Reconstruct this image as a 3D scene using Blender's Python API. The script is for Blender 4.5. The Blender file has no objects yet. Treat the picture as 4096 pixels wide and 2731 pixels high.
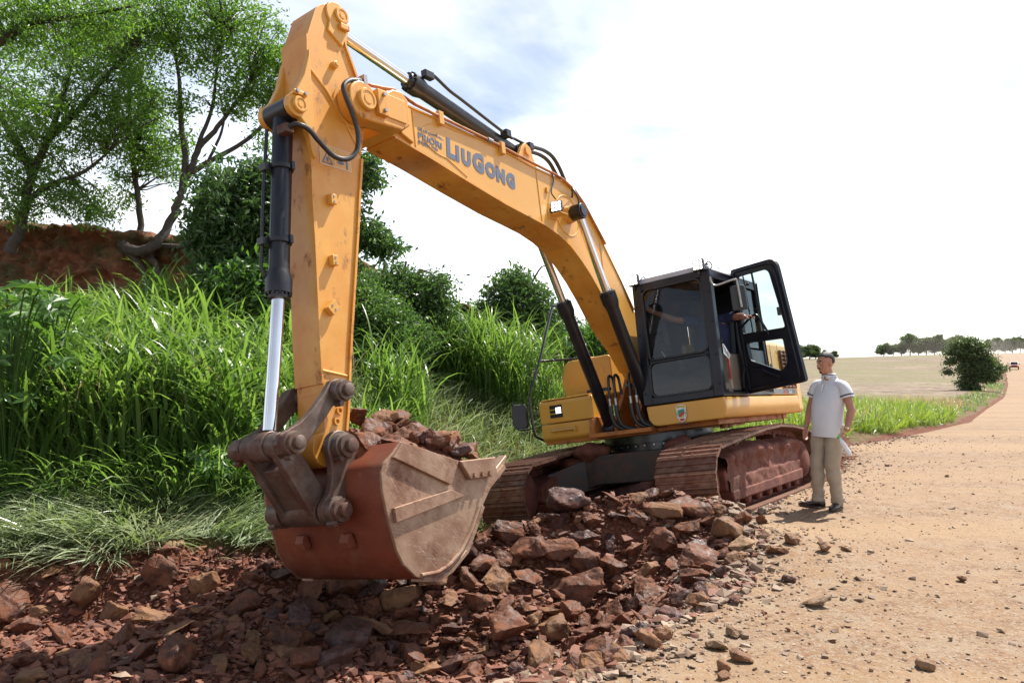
import bpy, bmesh, math, random
import numpy as np
from mathutils import Vector, Matrix
R = math.radians
random.seed(7)
rng = np.random.default_rng(7)
sc = bpy.context.scene
col = sc.collection

# ------------------------------------------------------------------ camera
CAM_H = 1.6
PITCH = R(1.767)
FPX = 3160.16                     # focal length in photo pixels (4096 wide)
cd = bpy.data.cameras.new('camera')
cam = bpy.data.objects.new('camera', cd)
col.objects.link(cam)
cd.sensor_width = 36.0
cd.lens = 27.775
cd.clip_start = 0.05
cd.clip_end = 5000
cam.location = (0, 0, CAM_H)
cam.rotation_euler = (math.pi / 2 + PITCH, 0, 0)
sc.camera = cam

# ------------------------------------------------------------------ light
SUN_EL, SUN_AZ = R(58), R(46)     # azimuth from +Y towards +X
sdir = Vector((math.cos(SUN_EL) * math.sin(SUN_AZ), math.cos(SUN_EL) * math.cos(SUN_AZ), math.sin(SUN_EL)))
sl = bpy.data.lights.new('sun', 'SUN')
sl.energy = 5.0
sl.angle = R(0.53)
sl.color = (1.0, 0.95, 0.87)
so = bpy.data.objects.new('sun', sl)
col.objects.link(so)
so.rotation_euler = sdir.to_track_quat('Z', 'Y').to_euler()
so.location = sdir * 60

w = bpy.data.worlds.new('World')
sc.world = w
w.use_nodes = True
nt = w.node_tree
nt.nodes.clear()
def N(t, **k):
    n = nt.nodes.new(t)
    for a, b in k.items():
        setattr(n, a, b)
    return n
out = N('ShaderNodeOutputWorld')
bg = N('ShaderNodeBackground')
sky = N('ShaderNodeTexSky', sky_type='NISHITA', sun_disc=False)
sky.sun_elevation = SUN_EL
sky.sun_rotation = SUN_AZ
sky.altitude = 400
sky.air_density = 1.0
sky.dust_density = 1.5
sky.ozone_density = 1.0
tc = N('ShaderNodeTexCoord')
L = nt.links.new
sep = N('ShaderNodeSeparateXYZ')
L(tc.outputs['Generated'], sep.inputs[0])
# clouds lie in a layer: project the view direction on it
zc = N('ShaderNodeMath', operation='MAXIMUM'); zc.inputs[1].default_value = 0.0
L(sep.outputs['Z'], zc.inputs[0])
za = N('ShaderNodeMath', operation='ADD'); za.inputs[1].default_value = 0.16
L(zc.outputs[0], za.inputs[0])
dv = N('ShaderNodeVectorMath', operation='DIVIDE')
cmb = N('ShaderNodeCombineXYZ')
for k in 'XYZ': L(za.outputs[0], cmb.inputs[k])
L(tc.outputs['Generated'], dv.inputs[0]); L(cmb.outputs[0], dv.inputs[1])
def cloud(scale, loc, detail, rough, lo, hi, dist=0.2):
    mp = N('ShaderNodeMapping'); mp.inputs['Location'].default_value = loc
    L(dv.outputs[0], mp.inputs['Vector'])
    n = N('ShaderNodeTexNoise'); n.inputs['Scale'].default_value = scale; n.inputs['Detail'].default_value = detail
    n.inputs['Roughness'].default_value = rough; n.inputs['Distortion'].default_value = dist
    L(mp.outputs[0], n.inputs['Vector'])
    r = N('ShaderNodeMapRange'); r.inputs['From Min'].default_value = lo; r.inputs['From Max'].default_value = hi
    r.interpolation_type = 'SMOOTHSTEP'
    L(n.outputs['Fac'], r.inputs['Value'])
    return r.outputs[0]
cirrus = cloud(0.55, (3.1, 1.7, 0), 6, .55, .26, .62, .6)
cumul = cloud(1.1, (5.1, 6.3, 0), 8, .54, .47, .68, .1)
# both thin out towards the zenith, where less of the layer is looked through
hz = N('ShaderNodeMapRange'); hz.inputs['From Min'].default_value = .45; hz.inputs['From Max'].default_value = .80
hz.inputs['To Min'].default_value = 1.0; hz.inputs['To Max'].default_value = .05
L(sep.outputs['Z'], hz.inputs['Value'])
veil = N('ShaderNodeMapRange'); veil.inputs['From Min'].default_value = 0.0; veil.inputs['From Max'].default_value = .42
veil.inputs['To Min'].default_value = .8; veil.inputs['To Max'].default_value = 0.0
L(sep.outputs['Z'], veil.inputs['Value'])
mx1 = N('ShaderNodeMath', operation='MAXIMUM'); L(cirrus, mx1.inputs[0]); L(veil.outputs[0], mx1.inputs[1])
mx2 = N('ShaderNodeMath', operation='MULTIPLY'); L(mx1.outputs[0], mx2.inputs[0]); L(hz.outputs[0], mx2.inputs[1])
cm2 = N('ShaderNodeMath', operation='MULTIPLY'); L(cumul, cm2.inputs[0]); L(hz.outputs[0], cm2.inputs[1])
thin = N('ShaderNodeHueSaturation'); thin.inputs['Saturation'].default_value = .40; thin.inputs['Value'].default_value = 2.05
thick = N('ShaderNodeHueSaturation'); thick.inputs['Saturation'].default_value = .08; thick.inputs['Value'].default_value = 2.1
L(sky.outputs['Color'], thin.inputs['Color']); L(sky.outputs['Color'], thick.inputs['Color'])
m1 = N('ShaderNodeMixRGB'); L(mx2.outputs[0], m1.inputs['Fac']); L(sky.outputs['Color'], m1.inputs['Color1']); L(thin.outputs[0], m1.inputs['Color2'])
m2 = N('ShaderNodeMixRGB'); L(cm2.outputs[0], m2.inputs['Fac']); L(m1.outputs[0], m2.inputs['Color1']); L(thick.outputs[0], m2.inputs['Color2'])
L(m2.outputs[0], bg.inputs['Color'])
bg.inputs['Strength'].default_value = 0.075
L(bg.outputs['Background'], out.inputs['Surface'])

sc.view_settings.view_transform = 'Standard'
sc.view_settings.look = 'None'
sc.view_settings.gamma = 1.0
sc.view_settings.use_curve_mapping = False
sc.view_settings.exposure = 0.85
sc.render.engine = 'CYCLES'

# ------------------------------------------------------------------ helpers
def at(u, v, D):
    """point seen at photo pixel (u, v) at depth D metres"""
    c, s = math.cos(PITCH), math.sin(PITCH)
    a, b = (u - 2048) / FPX, (v - 1365.5) / FPX
    d = Vector((a, b * s + c, -b * c + s))
    k = D / d.y
    return Vector((0, 0, CAM_H)) + d * k

def tag(o, label=None, cat=None, group=None, kind=None):
    if label: o['label'] = label
    if cat: o['category'] = cat
    if group: o['group'] = group
    if kind: o['kind'] = kind
    return o

def empty(name, loc=(0, 0, 0), rz=0.0, parent=None):
    o = bpy.data.objects.new(name, None)
    col.objects.link(o)
    o.location = loc
    o.rotation_euler = (0, 0, rz)
    o.empty_display_size = 0.2
    if parent: o.parent = parent
    return o

def link(name, me, parent=None, mats=None):
    o = bpy.data.objects.new(name, me)
    col.objects.link(o)
    if parent: o.parent = parent
    return o

class MB:
    """collects shapes; build() links them as ONE mesh object"""
    def __init__(s):
        s.v, s.f, s.m = [], [], []
        s.mi = 0
    def add(s, vs, fs):
        b = len(s.v)
        s.v += [tuple(p) for p in vs]
        for f in fs:
            s.f.append(tuple(i + b for i in f)); s.m.append(s.mi)
        return s
    def box(s, x0, x1, y0, y1, z0, z1, M=None):
        vs = [Vector((x, y, z)) for z in (z0, z1) for y in (y0, y1) for x in (x0, x1)]
        if M is not None: vs = [M @ p for p in vs]
        return s.add(vs, [(0, 2, 3, 1), (4, 5, 7, 6), (0, 1, 5, 4), (2, 6, 7, 3), (0, 4, 6, 2), (1, 3, 7, 5)])
    def prism(s, prof, a, b, fn):
        """closed 2D profile swept from a to b; fn(p, q, t) gives the 3D point"""
        n = len(prof)
        ar = sum(prof[i][0] * prof[(i + 1) % n][1] - prof[(i + 1) % n][0] * prof[i][1] for i in range(n))
        if ar < 0: prof = prof[::-1]
        vs = [fn(p, q, a) for p, q in prof] + [fn(p, q, b) for p, q in prof]
        fs = [tuple(range(n - 1, -1, -1)), tuple(range(n, 2 * n))]
        fs += [(i, (i + 1) % n, n + (i + 1) % n, n + i) for i in range(n)]
        return s.add(vs, fs)
    def py(s, prof, y0, y1):
        return s.prism(prof, y0, y1, lambda p, q, t: (p, t, q))
    def px(s, prof, x0, x1):
        return s.prism(prof, x0, x1, lambda p, q, t: (t, p, q))
    def pz(s, prof, z0, z1):
        return s.prism(prof, z0, z1, lambda p, q, t: (p, q, t))
    def cyl(s, p0, p1, r, n=20, r1=None, caps=True):
        return s.lathe(p0, p1, [(0, r), (1, r if r1 is None else r1)], n, caps)
    def lathe(s, p0, p1, prof, n=20, caps=True):
        """prof: (t along axis 0..1, radius)"""
        p0, p1 = Vector(p0), Vector(p1)
        d = (p1 - p0)
        q = d.normalized().to_track_quat('Z', 'Y')
        X, Y = q @ Vector((1, 0, 0)), q @ Vector((0, 1, 0))
        vs, fs = [], []
        for t, r in prof:
            c = p0 + d * t
            for k in range(n):
                a = 2 * math.pi * k / n
                vs.append(c + X * (r * math.cos(a)) + Y * (r * math.sin(a)))
        for j in range(len(prof) - 1):
            for k in range(n):
                k2 = (k + 1) % n
                fs.append((j * n + k, j * n + k2, (j + 1) * n + k2, (j + 1) * n + k))
        if caps:
            fs.append(tuple(range(n - 1, -1, -1)))
            fs.append(tuple(range((len(prof) - 1) * n, len(prof) * n)))
        return s.add(vs, fs)
    def tube(s, pts, r, n=10, rad=None, caps=True):
        pts = [Vector(p) for p in pts]
        m = len(pts)
        vs, fs = [], []
        T = []
        for i in range(m):
            T.append((pts[min(i + 1, m - 1)] - pts[max(i - 1, 0)]).normalized())
        ref = Vector((0, 0, 1)) if abs(T[0].z) < .9 else Vector((1, 0, 0))
        nx = T[0].cross(ref).normalized()
        for i in range(m):
            nx = (nx - T[i] * nx.dot(T[i])).normalized()
            ny = T[i].cross(nx)
            rr = rad[i] if rad else r
            for k in range(n):
                a = 2 * math.pi * k / n
                vs.append(pts[i] + nx * (rr * math.cos(a)) + ny * (rr * math.sin(a)))
        for j in range(m - 1):
            for k in range(n):
                k2 = (k + 1) % n
                fs.append((j * n + k, j * n + k2, (j + 1) * n + k2, (j + 1) * n + k))
        if caps:
            fs.append(tuple(range(n - 1, -1, -1)))
            fs.append(tuple(range((m - 1) * n, m * n)))
        return s.add(vs, fs)
    def ell(s, c, rx, ry, rz, n=16, m=10, M=None):
        vs, fs = [], []
        c = Vector(c)
        for j in range(m + 1):
            th = math.pi * j / m
            for k in range(n):
                a = 2 * math.pi * k / n
                p = Vector((rx * math.sin(th) * math.cos(a), ry * math.sin(th) * math.sin(a), rz * math.cos(th)))
                if M is not None: p = M @ p
                vs.append(c + p)
        for j in range(m):
            for k in range(n):
                k2 = (k + 1) % n
                fs.append((j * n + k, (j + 1) * n + k, (j + 1) * n + k2, j * n + k2))
        return s.add(vs, fs)
    def rings(s, rs, caps=True):
        """list of equal-length rings of points"""
        n = len(rs[0])
        vs = [p for r_ in rs for p in r_]
        fs = []
        for j in range(len(rs) - 1):
            for k in range(n):
                k2 = (k + 1) % n
                fs.append((j * n + k, j * n + k2, (j + 1) * n + k2, (j + 1) * n + k))
        if caps:
            fs.append(tuple(range(n - 1, -1, -1)))
            fs.append(tuple(range((len(rs) - 1) * n, len(rs) * n)))
        return s.add(vs, fs)
    def mesh(s, name, mats, smooth=35):
        me = bpy.data.meshes.new(name)
        me.from_pydata(s.v, [], s.f)
        for m_ in (mats if isinstance(mats, (list, tuple)) else [mats]):
            me.materials.append(m_)
        if any(s.m): me.polygons.foreach_set('material_index', s.m)
        bm = bmesh.new(); bm.from_mesh(me)
        bmesh.ops.remove_doubles(bm, verts=bm.verts, dist=1e-5)
        bmesh.ops.recalc_face_normals(bm, faces=bm.faces)
        bm.to_mesh(me); bm.free()
        if smooth:
            me.shade_smooth()
            me.set_sharp_from_angle(angle=R(smooth))
        return me
    def build(s, name, mats, parent=None, bevel=0.0, smooth=35, seg=2):
        o = link(name, s.mesh(name, mats, smooth), parent)
        if bevel:
            b = o.modifiers.new('bevel', 'BEVEL')
            b.width = bevel; b.segments = seg; b.limit_method = 'ANGLE'; b.angle_limit = R(40)
            b.harden_normals = True
        return o

def arc(cx, cz, r, a0, a1, n):
    return [(cx + r * math.cos(R(a0 + (a1 - a0) * i / n)), cz + r * math.sin(R(a0 + (a1 - a0) * i / n))) for i in range(n + 1)]

def spline(pts, k=6):
    """Catmull-Rom through pts"""
    P = [Vector(p) for p in pts]
    P = [P[0] * 2 - P[1]] + P + [P[-1] * 2 - P[-2]]
    o = []
    for i in range(1, len(P) - 2):
        for j in range(k):
            t = j / k
            o.append(.5 * ((2 * P[i]) + (P[i + 1] - P[i - 1]) * t + (2 * P[i - 1] - 5 * P[i] + 4 * P[i + 1] - P[i + 2]) * t * t + (3 * P[i] - P[i - 1] - 3 * P[i + 1] + P[i + 2]) * t ** 3))
    o.append(P[-2])
    return o

def npmesh(name, V, F, mats, smooth=False, midx=None):
    """fast mesh from numpy: V (n,3), F (m,3|4)"""
    me = bpy.data.meshes.new(name)
    V = np.asarray(V, dtype=np.float32); F = np.asarray(F, dtype=np.int32)
    k = F.shape[1]
    me.vertices.add(len(V)); me.vertices.foreach_set('co', V.ravel())
    me.loops.add(F.size); me.loops.foreach_set('vertex_index', F.ravel())
    me.polygons.add(len(F))
    me.polygons.foreach_set('loop_start', np.arange(0, F.size, k, dtype=np.int32))
    me.polygons.foreach_set('loop_total', np.full(len(F), k, dtype=np.int32))
    for m_ in (mats if isinstance(mats, (list, tuple)) else [mats]): me.materials.append(m_)
    if midx is not None: me.polygons.foreach_set('material_index', np.asarray(midx, dtype=np.int32))
    me.polygons.foreach_set('use_smooth', np.full(len(F), smooth, dtype=bool))
    me.update(calc_edges=True)
    return me

# value noise on numpy arrays
_perm = rng.random((64, 64, 64)).astype(np.float32)
def vnoise(x, y, z=0.0):
    x = np.asarray(x, dtype=np.float64); y = np.asarray(y, dtype=np.float64); z = np.asarray(z, dtype=np.float64) + 0 * x
    xi, yi, zi = np.floor(x).astype(int), np.floor(y).astype(int), np.floor(z).astype(int)
    fx, fy, fz = x - xi, y - yi, z - zi
    fx, fy, fz = [f * f * (3 - 2 * f) for f in (fx, fy, fz)]
    def g(a, b, c): return _perm[(xi + a) & 63, (yi + b) & 63, (zi + c) & 63]
    r = 0
    for a in (0, 1):
        for b in (0, 1):
            for c in (0, 1):
                r = r + g(a, b, c) * (fx if a else 1 - fx) * (fy if b else 1 - fy) * (fz if c else 1 - fz)
    return r * 2 - 1
def fbm(x, y, z=0.0, o=4, g=.5):
    s, a, t = 0, 1.0, 0
    for i in range(o):
        s = s + a * vnoise(x * 2 ** i + 13.7 * i, y * 2 ** i + 7.1 * i, np.asarray(z) * 2 ** i); t += a; a *= g
    return s / t
def sstep(a, b, x):
    t = np.clip((x - a) / (b - a), 0, 1)
    return t * t * (3 - 2 * t)
# ------------------------------------------------------------------ materials
M = {}
def mat(name, c1, c2=None, scale=6.0, rough=(.5, .6), metal=0.0, bump=0.0, bscale=None, dirt=None, dscale=3.0, dpos=(.55, .7), detail=6, coat=0.0, spec=.5, space='Object', objrand=0.0, stretch=(1, 1, 1), dstretch=(1, 1, 1)):
    m = bpy.data.materials.new(name); m.use_nodes = True
    t = m.node_tree; t.nodes.clear(); l = t.links.new
    o = t.nodes.new('ShaderNodeOutputMaterial'); p = t.nodes.new('ShaderNodeBsdfPrincipled')
    l(p.outputs[0], o.inputs[0])
    tcn = t.nodes.new('ShaderNodeTexCoord')
    def noise(sc_, st, det=detail, ro=.6):
        mpn = t.nodes.new('ShaderNodeMapping'); mpn.inputs['Scale'].default_value = st
        l(tcn.outputs[space], mpn.inputs['Vector'])
        nn = t.nodes.new('ShaderNodeTexNoise'); nn.inputs['Scale'].default_value = sc_
        nn.inputs['Detail'].default_value = det; nn.inputs['Roughness'].default_value = ro
        l(mpn.outputs[0], nn.inputs['Vector'])
        return nn
    na = noise(scale, stretch)
    rm = t.nodes.new('ShaderNodeValToRGB')
    rm.color_ramp.elements[0].position = .35; rm.color_ramp.elements[1].position = .65
    rm.color_ramp.elements[0].color = (*c1, 1); rm.color_ramp.elements[1].color = (*(c2 or c1), 1)
    l(na.outputs['Fac'], rm.inputs['Fac'])
    last = rm.outputs['Color']
    rr = t.nodes.new('ShaderNodeMapRange'); rr.inputs['To Min'].default_value = rough[0]; rr.inputs['To Max'].default_value = rough[1]
    rr.inputs['From Min'].default_value = .3; rr.inputs['From Max'].default_value = .7
    l(na.outputs['Fac'], rr.inputs['Value'])
    rlast = rr.outputs[0]
    if dirt:
        nd = noise(dscale, dstretch, 8, .68)
        dr = t.nodes.new('ShaderNodeValToRGB'); dr.color_ramp.elements[0].position = dpos[0]; dr.color_ramp.elements[1].position = dpos[1]
        l(nd.outputs['Fac'], dr.inputs['Fac'])
        mx = t.nodes.new('ShaderNodeMixRGB'); mx.inputs['Color2'].default_value = (*dirt, 1)
        l(dr.outputs['Color'], mx.inputs['Fac']); l(last, mx.inputs['Color1']); last = mx.outputs[0]
        mr = t.nodes.new('ShaderNodeMix'); mr.inputs[3].default_value = .85
        l(dr.outputs['Color'], mr.inputs[0]); l(rlast, mr.inputs[2]); rlast = mr.outputs[0]
    if objrand:
        oi = t.nodes.new('ShaderNodeObjectInfo')
        ma = t.nodes.new('ShaderNodeMapRange'); ma.inputs['To Min'].default_value = 1 - objrand; ma.inputs['To Max'].default_value = 1 + objrand
        l(oi.outputs['Random'], ma.inputs['Value'])
        hs = t.nodes.new('ShaderNodeHueSaturation'); l(ma.outputs[0], hs.inputs['Value']); l(last, hs.inputs['Color']); last = hs.outputs[0]
    l(last, p.inputs['Base Color']); l(rlast, p.inputs['Roughness'])
    p.inputs['Metallic'].default_value = metal
    p.inputs['Specular IOR Level'].default_value = spec
    p.inputs['Coat Weight'].default_value = coat
    p.inputs['Coat Roughness'].default_value = .15
    if bump:
        nb = noise(bscale or scale * 3, (1, 1, 1), 8)
        bp = t.nodes.new('ShaderNodeBump'); bp.inputs['Strength'].default_value = bump; bp.inputs['Distance'].default_value = .02
        l(nb.outputs['Fac'], bp.inputs['Height']); l(bp.outputs[0], p.inputs['Normal'])
    M[name] = m
    return m
YEL = (.67, .34, .06)
mat('yellow_paint', YEL, (.63, .315, .05), 2.5, (.32, .45), dirt=(.20, .075, .03), dscale=9, dpos=(.66, .78), coat=.25, bump=.02, bscale=40)
mat('yellow_worn', YEL, (.60, .235, .025), 2.5, (.36, .5), dirt=(.16, .055, .022), dscale=6.5, dpos=(.57, .70), coat=.15, bump=.04, bscale=40, dstretch=(1, 1, .6))
mat('orange_frame', (.50, .17, .025), (.36, .12, .03), 4, (.45, .6), dirt=(.15, .05, .025), dscale=5, dpos=(.5, .7))
mat('black_paint', (.012, .013, .017), (.02, .018, .02), 5, (.22, .4), dirt=(.10, .05, .03), dscale=5, dpos=(.6, .85), coat=.3)
mat('navy_frame', (.007, .009, .020), (.010, .011, .018), 5, (.3, .45), dirt=(.06, .024, .015), dscale=6, dpos=(.62, .98), coat=.08, spec=.35)
mat('cylinder_black', (.011, .012, .018), (.018, .017, .02), 5, (.28, .42), dirt=(.09, .05, .035), dscale=4, dpos=(.64, .95))
mat('chrome', (.75, .76, .78), (.66, .66, .68), 3, (.10, .18), metal=1.0)
mat('bolt_steel', (.42, .41, .40), (.30, .27, .25), 20, (.3, .45), metal=.9)
mat('rubber', (.016, .016, .018), (.03, .028, .026), 30, (.35, .5), bump=.05, bscale=150)
mat('roof_grey', (.52, .54, .60), (.45, .47, .52), 4, (.3, .4), coat=.2)
mat('dark_steel', (.035, .028, .025), (.06, .035, .025), 6, (.4, .6), dirt=(.12, .05, .03), dscale=6, dpos=(.5, .75), bump=.05)
mat('link_steel', (.085, .055, .042), (.16, .12, .095), 7, (.35, .55), metal=.35, dirt=(.11, .04, .022), dscale=5, dpos=(.45, .7), bump=.06, bscale=40)
mat('bucket_shell', (.24, .064, .030), (.16, .043, .022), 4, (.42, .6), metal=.1, dirt=(.24, .09, .045), dscale=3, dpos=(.5, .75), bump=.05, bscale=50)
mat('bucket_side', (.36, .235, .155), (.23, .12, .072), 5, (.36, .55), metal=.25, dirt=(.15, .055, .03), dscale=3, dpos=(.52, .68), stretch=(1, 1, 1), bump=.06, bscale=60)
mat('track_steel', (.24, .13, .085), (.13, .06, .038), 12, (.38, .6), metal=.35, dirt=(.16, .055, .03), dscale=5, dpos=(.46, .68), bump=.08, bscale=50, objrand=.15)
mat('track_mud', (.17, .05, .028), (.10, .028, .017), 6, (.75, .9), dirt=(.25, .10, .065), dscale=4, dpos=(.52, .72), bump=.5, bscale=18)
mat('glass_rubber', (.012, .012, .014), None, 5, (.4, .5))
mat('seat_fabric', (.05, .05, .055), (.035, .035, .04), 30, (.8, .9))
mat('beige_plastic', (.34, .28, .22), (.30, .25, .20), 8, (.5, .6))
mat('red_plastic', (.55, .02, .015), None, 8, (.35, .4))
mat('decal_blue', (.10, .125, .185), (.12, .14, .20), 8, (.4, .5))
mat('decal_grey', (.16, .17, .18), (.13, .14, .15), 8, (.4, .5))
mat('decal_white', (.74, .74, .74), None, 8, (.4, .5))
mat('decal_green', (.03, .28, .16), None, 8, (.4, .5))
mat('decal_red', (.5, .03, .025), None, 8, (.4, .5))
mat('decal_gold', (.65, .48, .12), (.4, .35, .1), 30, (.4, .5))
mat('louver_brown', (.20, .075, .03), (.14, .05, .02), 8, (.5, .6))
mat('navy_shirt', (.022, .034, .10), (.03, .044, .12), 14, (.8, .9), bump=.1, bscale=20)
mat('jeans', (.035, .06, .12), None, 14, (.8, .9))
mat('polo', (.64, .66, .70), (.60, .62, .66), 9, (.75, .85), bump=.10, bscale=9, spec=.3)
mat('stripe_black', (.015, .016, .025), None, 9, (.7, .8))
mat('trouser', (.40, .335, .26), (.33, .275, .21), 7, (.7, .8), bump=.16, bscale=9)
mat('shoe', (.018, .010, .008), (.03, .015, .011), 9, (.2, .3), coat=.4)
mat('hair', (.010, .008, .008), (.022, .018, .017), 90, (.5, .6), bump=.3, bscale=160)
mat('beard', (.03, .018, .014), None, 90, (.6, .7))
mat('eye_white', (.6, .56, .52), None, 9, (.2, .3))
mat('gold', (.62, .46, .2), None, 9, (.2, .3), metal=1)
mat('plastic_clear', (.72, .76, .80), (.62, .66, .72), 20, (.15, .25))
mat('plastic_green', (.10, .5, .06), None, 9, (.3, .4))
def skin(name, c):
    m = mat(name, c, tuple(x * .85 for x in c), 9, (.42, .52), spec=.4)
    p = [n for n in m.node_tree.nodes if n.type == 'BSDF_PRINCIPLED'][0]
    p.inputs['Subsurface Weight'].default_value = .12
    p.inputs['Subsurface Radius'].default_value = (.02, .008, .005)
    p.inputs['Subsurface Scale'].default_value = .5
skin('skin', (.44, .215, .14))
skin('skin_operator', (.44, .21, .14))

def glass(name, tint, ior=1.5, refl=1.0):
    m = bpy.data.materials.new(name); m.use_nodes = True
    t = m.node_tree; t.nodes.clear(); l = t.links.new
    o = t.nodes.new('ShaderNodeOutputMaterial')
    tr = t.nodes.new('ShaderNodeBsdfTransparent'); tr.inputs[0].default_value = (*tint, 1)
    gl = t.nodes.new('ShaderNodeBsdfGlossy'); gl.inputs['Roughness'].default_value = .015
    gl.inputs['Color'].default_value = (.95, .97, 1, 1)
    fr = t.nodes.new('ShaderNodeFresnel'); fr.inputs['IOR'].default_value = ior
    nz = t.nodes.new('ShaderNodeTexNoise'); nz.inputs['Scale'].default_value = 5; nz.inputs['Detail'].default_value = 5
    df = t.nodes.new('ShaderNodeBsdfDiffuse'); df.inputs[0].default_value = (.30, .22, .17, 1)   # film of dust
    dm = t.nodes.new('ShaderNodeMapRange'); dm.inputs['From Min'].default_value = .45; dm.inputs['From Max'].default_value = .9; dm.inputs['To Max'].default_value = .12
    l(nz.outputs['Fac'], dm.inputs['Value'])
    mx = t.nodes.new('ShaderNodeMixShader'); m2 = t.nodes.new('ShaderNodeMixShader')
    mu = t.nodes.new('ShaderNodeMath'); mu.operation = 'MULTIPLY'; mu.inputs[1].default_value = refl; mu.use_clamp = True
    l(fr.outputs[0], mu.inputs[0]); l(mu.outputs[0], mx.inputs[0]); l(tr.outputs[0], mx.inputs[1]); l(gl.outputs[0], mx.inputs[2])
    l(dm.outputs[0], m2.inputs[0]); l(mx.outputs[0], m2.inputs[1]); l(df.outputs[0], m2.inputs[2])
    l(m2.outputs[0], o.inputs[0])
    M[name] = m
glass('windshield_glass', (.58, .63, .63), 1.45, 1.0)
glass('lower_glass', (.05, .055, .06), 1.45, 1.0)
glass('door_glass', (.60, .72, .72), 1.5)
glass('truck_glass', (.1, .1, .12), 1.6)

def emit(name, c, s):
    m = bpy.data.materials.new(name); m.use_nodes = True
    t = m.node_tree; p = t.nodes['Principled BSDF']
    p.inputs['Base Color'].default_value = (.8, .8, .8, 1)
    p.inputs['Emission Color'].default_value = (*c, 1); p.inputs['Emission Strength'].default_value = s
    M[name] = m
emit('led_lit', (1, .97, .9), 2.2)

def leafmat(name, c1, c2, trans=.45, rough=.35, spec=.5):
    """two-sided leaf: colour varies from leaf to leaf, part of the light goes through"""
    m = bpy.data.materials.new(name); m.use_nodes = True
    t = m.node_tree; t.nodes.clear(); l = t.links.new
    o = t.nodes.new('ShaderNodeOutputMaterial'); p = t.nodes.new('ShaderNodeBsdfPrincipled')
    tl = t.nodes.new('ShaderNodeBsdfTranslucent'); mx = t.nodes.new('ShaderNodeMixShader')
    ge = t.nodes.new('ShaderNodeNewGeometry')
    rm = t.nodes.new('ShaderNodeValToRGB')
    rm.color_ramp.elements[0].color = (*c1, 1); rm.color_ramp.elements[1].color = (*c2, 1)
    l(ge.outputs['Random Per Island'], rm.inputs['Fac'])
    l(rm.outputs[0], p.inputs['Base Color'])
    hs = t.nodes.new('ShaderNodeHueSaturation'); hs.inputs['Hue'].default_value = .487; hs.inputs['Saturation'].default_value = 1.15; hs.inputs['Value'].default_value = 1.7
    l(rm.outputs[0], hs.inputs['Color']); l(hs.outputs[0], tl.inputs[0])
    p.inputs['Roughness'].default_value = rough; p.inputs['Specular IOR Level'].default_value = spec
    mx.inputs[0].default_value = trans
    l(p.outputs[0], mx.inputs[1]); l(tl.outputs[0], mx.inputs[2]); l(mx.outputs[0], o.inputs[0])
    M[name] = m
leafmat('leaf_tree', (.062, .14, .026), (.135, .25, .052), .58, .42)
leafmat('leaf_tree_far', (.05, .085, .03), (.10, .14, .055), .4, .5)
leafmat('leaf_dark', (.036, .082, .024), (.085, .155, .045), .42, .32)
leafmat('leaf_bush', (.052, .115, .03), (.12, .215, .06), .45, .34)
leafmat('leaf_broad', (.05, .11, .025), (.09, .19, .04), .42, .38)
leafmat('blade_tall', (.07, .145, .03), (.175, .28, .075), .46, .34)
leafmat('blade_short', (.09, .155, .045), (.21, .27, .10), .38, .36)
leafmat('blade_pale', (.17, .235, .12), (.40, .45, .27), .3, .32)
leafmat('blade_verge', (.12, .20, .03), (.24, .32, .08), .45, .4)
leafmat('blade_straw', (.34, .26, .13), (.50, .40, .22), .3, .5)
mat('bark', (.10, .075, .055), (.17, .14, .11), 14, (.8, .9), bump=.4, bscale=40)
mat('bark_dark', (.045, .035, .028), (.08, .065, .05), 14, (.8, .9), bump=.4, bscale=40)
mat('dead_wood', (.22, .17, .13), (.13, .10, .08), 10, (.8, .9), bump=.3, bscale=30)

# ground: three soils
def rockmat(name, base, dark, dust, dlo, dhi, rough):
    m = mat(name, base, dark, 5, rough, bump=.45, bscale=14, objrand=.32, spec=.3)
    t = m.node_tree; l = t.links.new
    p = [n for n in t.nodes if n.type == 'BSDF_PRINCIPLED'][0]
    src = p.inputs['Base Color'].links[0].from_socket; rs = p.inputs['Roughness'].links[0].from_socket
    tcn = t.nodes.new('ShaderNodeTexCoord')
    nn = t.nodes.new('ShaderNodeTexNoise'); nn.inputs['Scale'].default_value = 3.2; nn.inputs['Detail'].default_value = 9; nn.inputs['Roughness'].default_value = .7
    l(tcn.outputs['Object'], nn.inputs['Vector'])
    dr = t.nodes.new('ShaderNodeValToRGB'); dr.color_ramp.elements[0].position = dlo; dr.color_ramp.elements[1].position = dhi
    l(nn.outputs['Fac'], dr.inputs['Fac'])
    mx = t.nodes.new('ShaderNodeMixRGB'); mx.inputs['Color2'].default_value = (*dust, 1)
    l(dr.outputs[0], mx.inputs[0]); l(src, mx.inputs[1]); l(mx.outputs[0], p.inputs['Base Color'])
    mr = t.nodes.new('ShaderNodeMix'); mr.inputs[3].default_value = .9
    l(dr.outputs[0], mr.inputs[0]); l(rs, mr.inputs[2]); l(mr.outputs[0], p.inputs['Roughness'])
rockmat('rock_red', (.105, .043, .024), (.048, .020, .012), (.175, .066, .032), .42, .60, (.40, .62))
rockmat('rock_wet', (.10, .052, .042), (.045, .024, .02), (.12, .044, .026), .48, .68, (.28, .5))
rockmat('rock_dusty', (.165, .080, .040), (.105, .048, .025), (.235, .118, .055), .4, .62, (.45, .7))
rockmat('rock_tan', (.24, .15, .09), (.16, .095, .055), (.27, .165, .09), .4, .65, (.5, .75))
mat('pebble_road', (.44, .31, .19), (.30, .19, .11), .9, (.7, .9), space='Generated')

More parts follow.
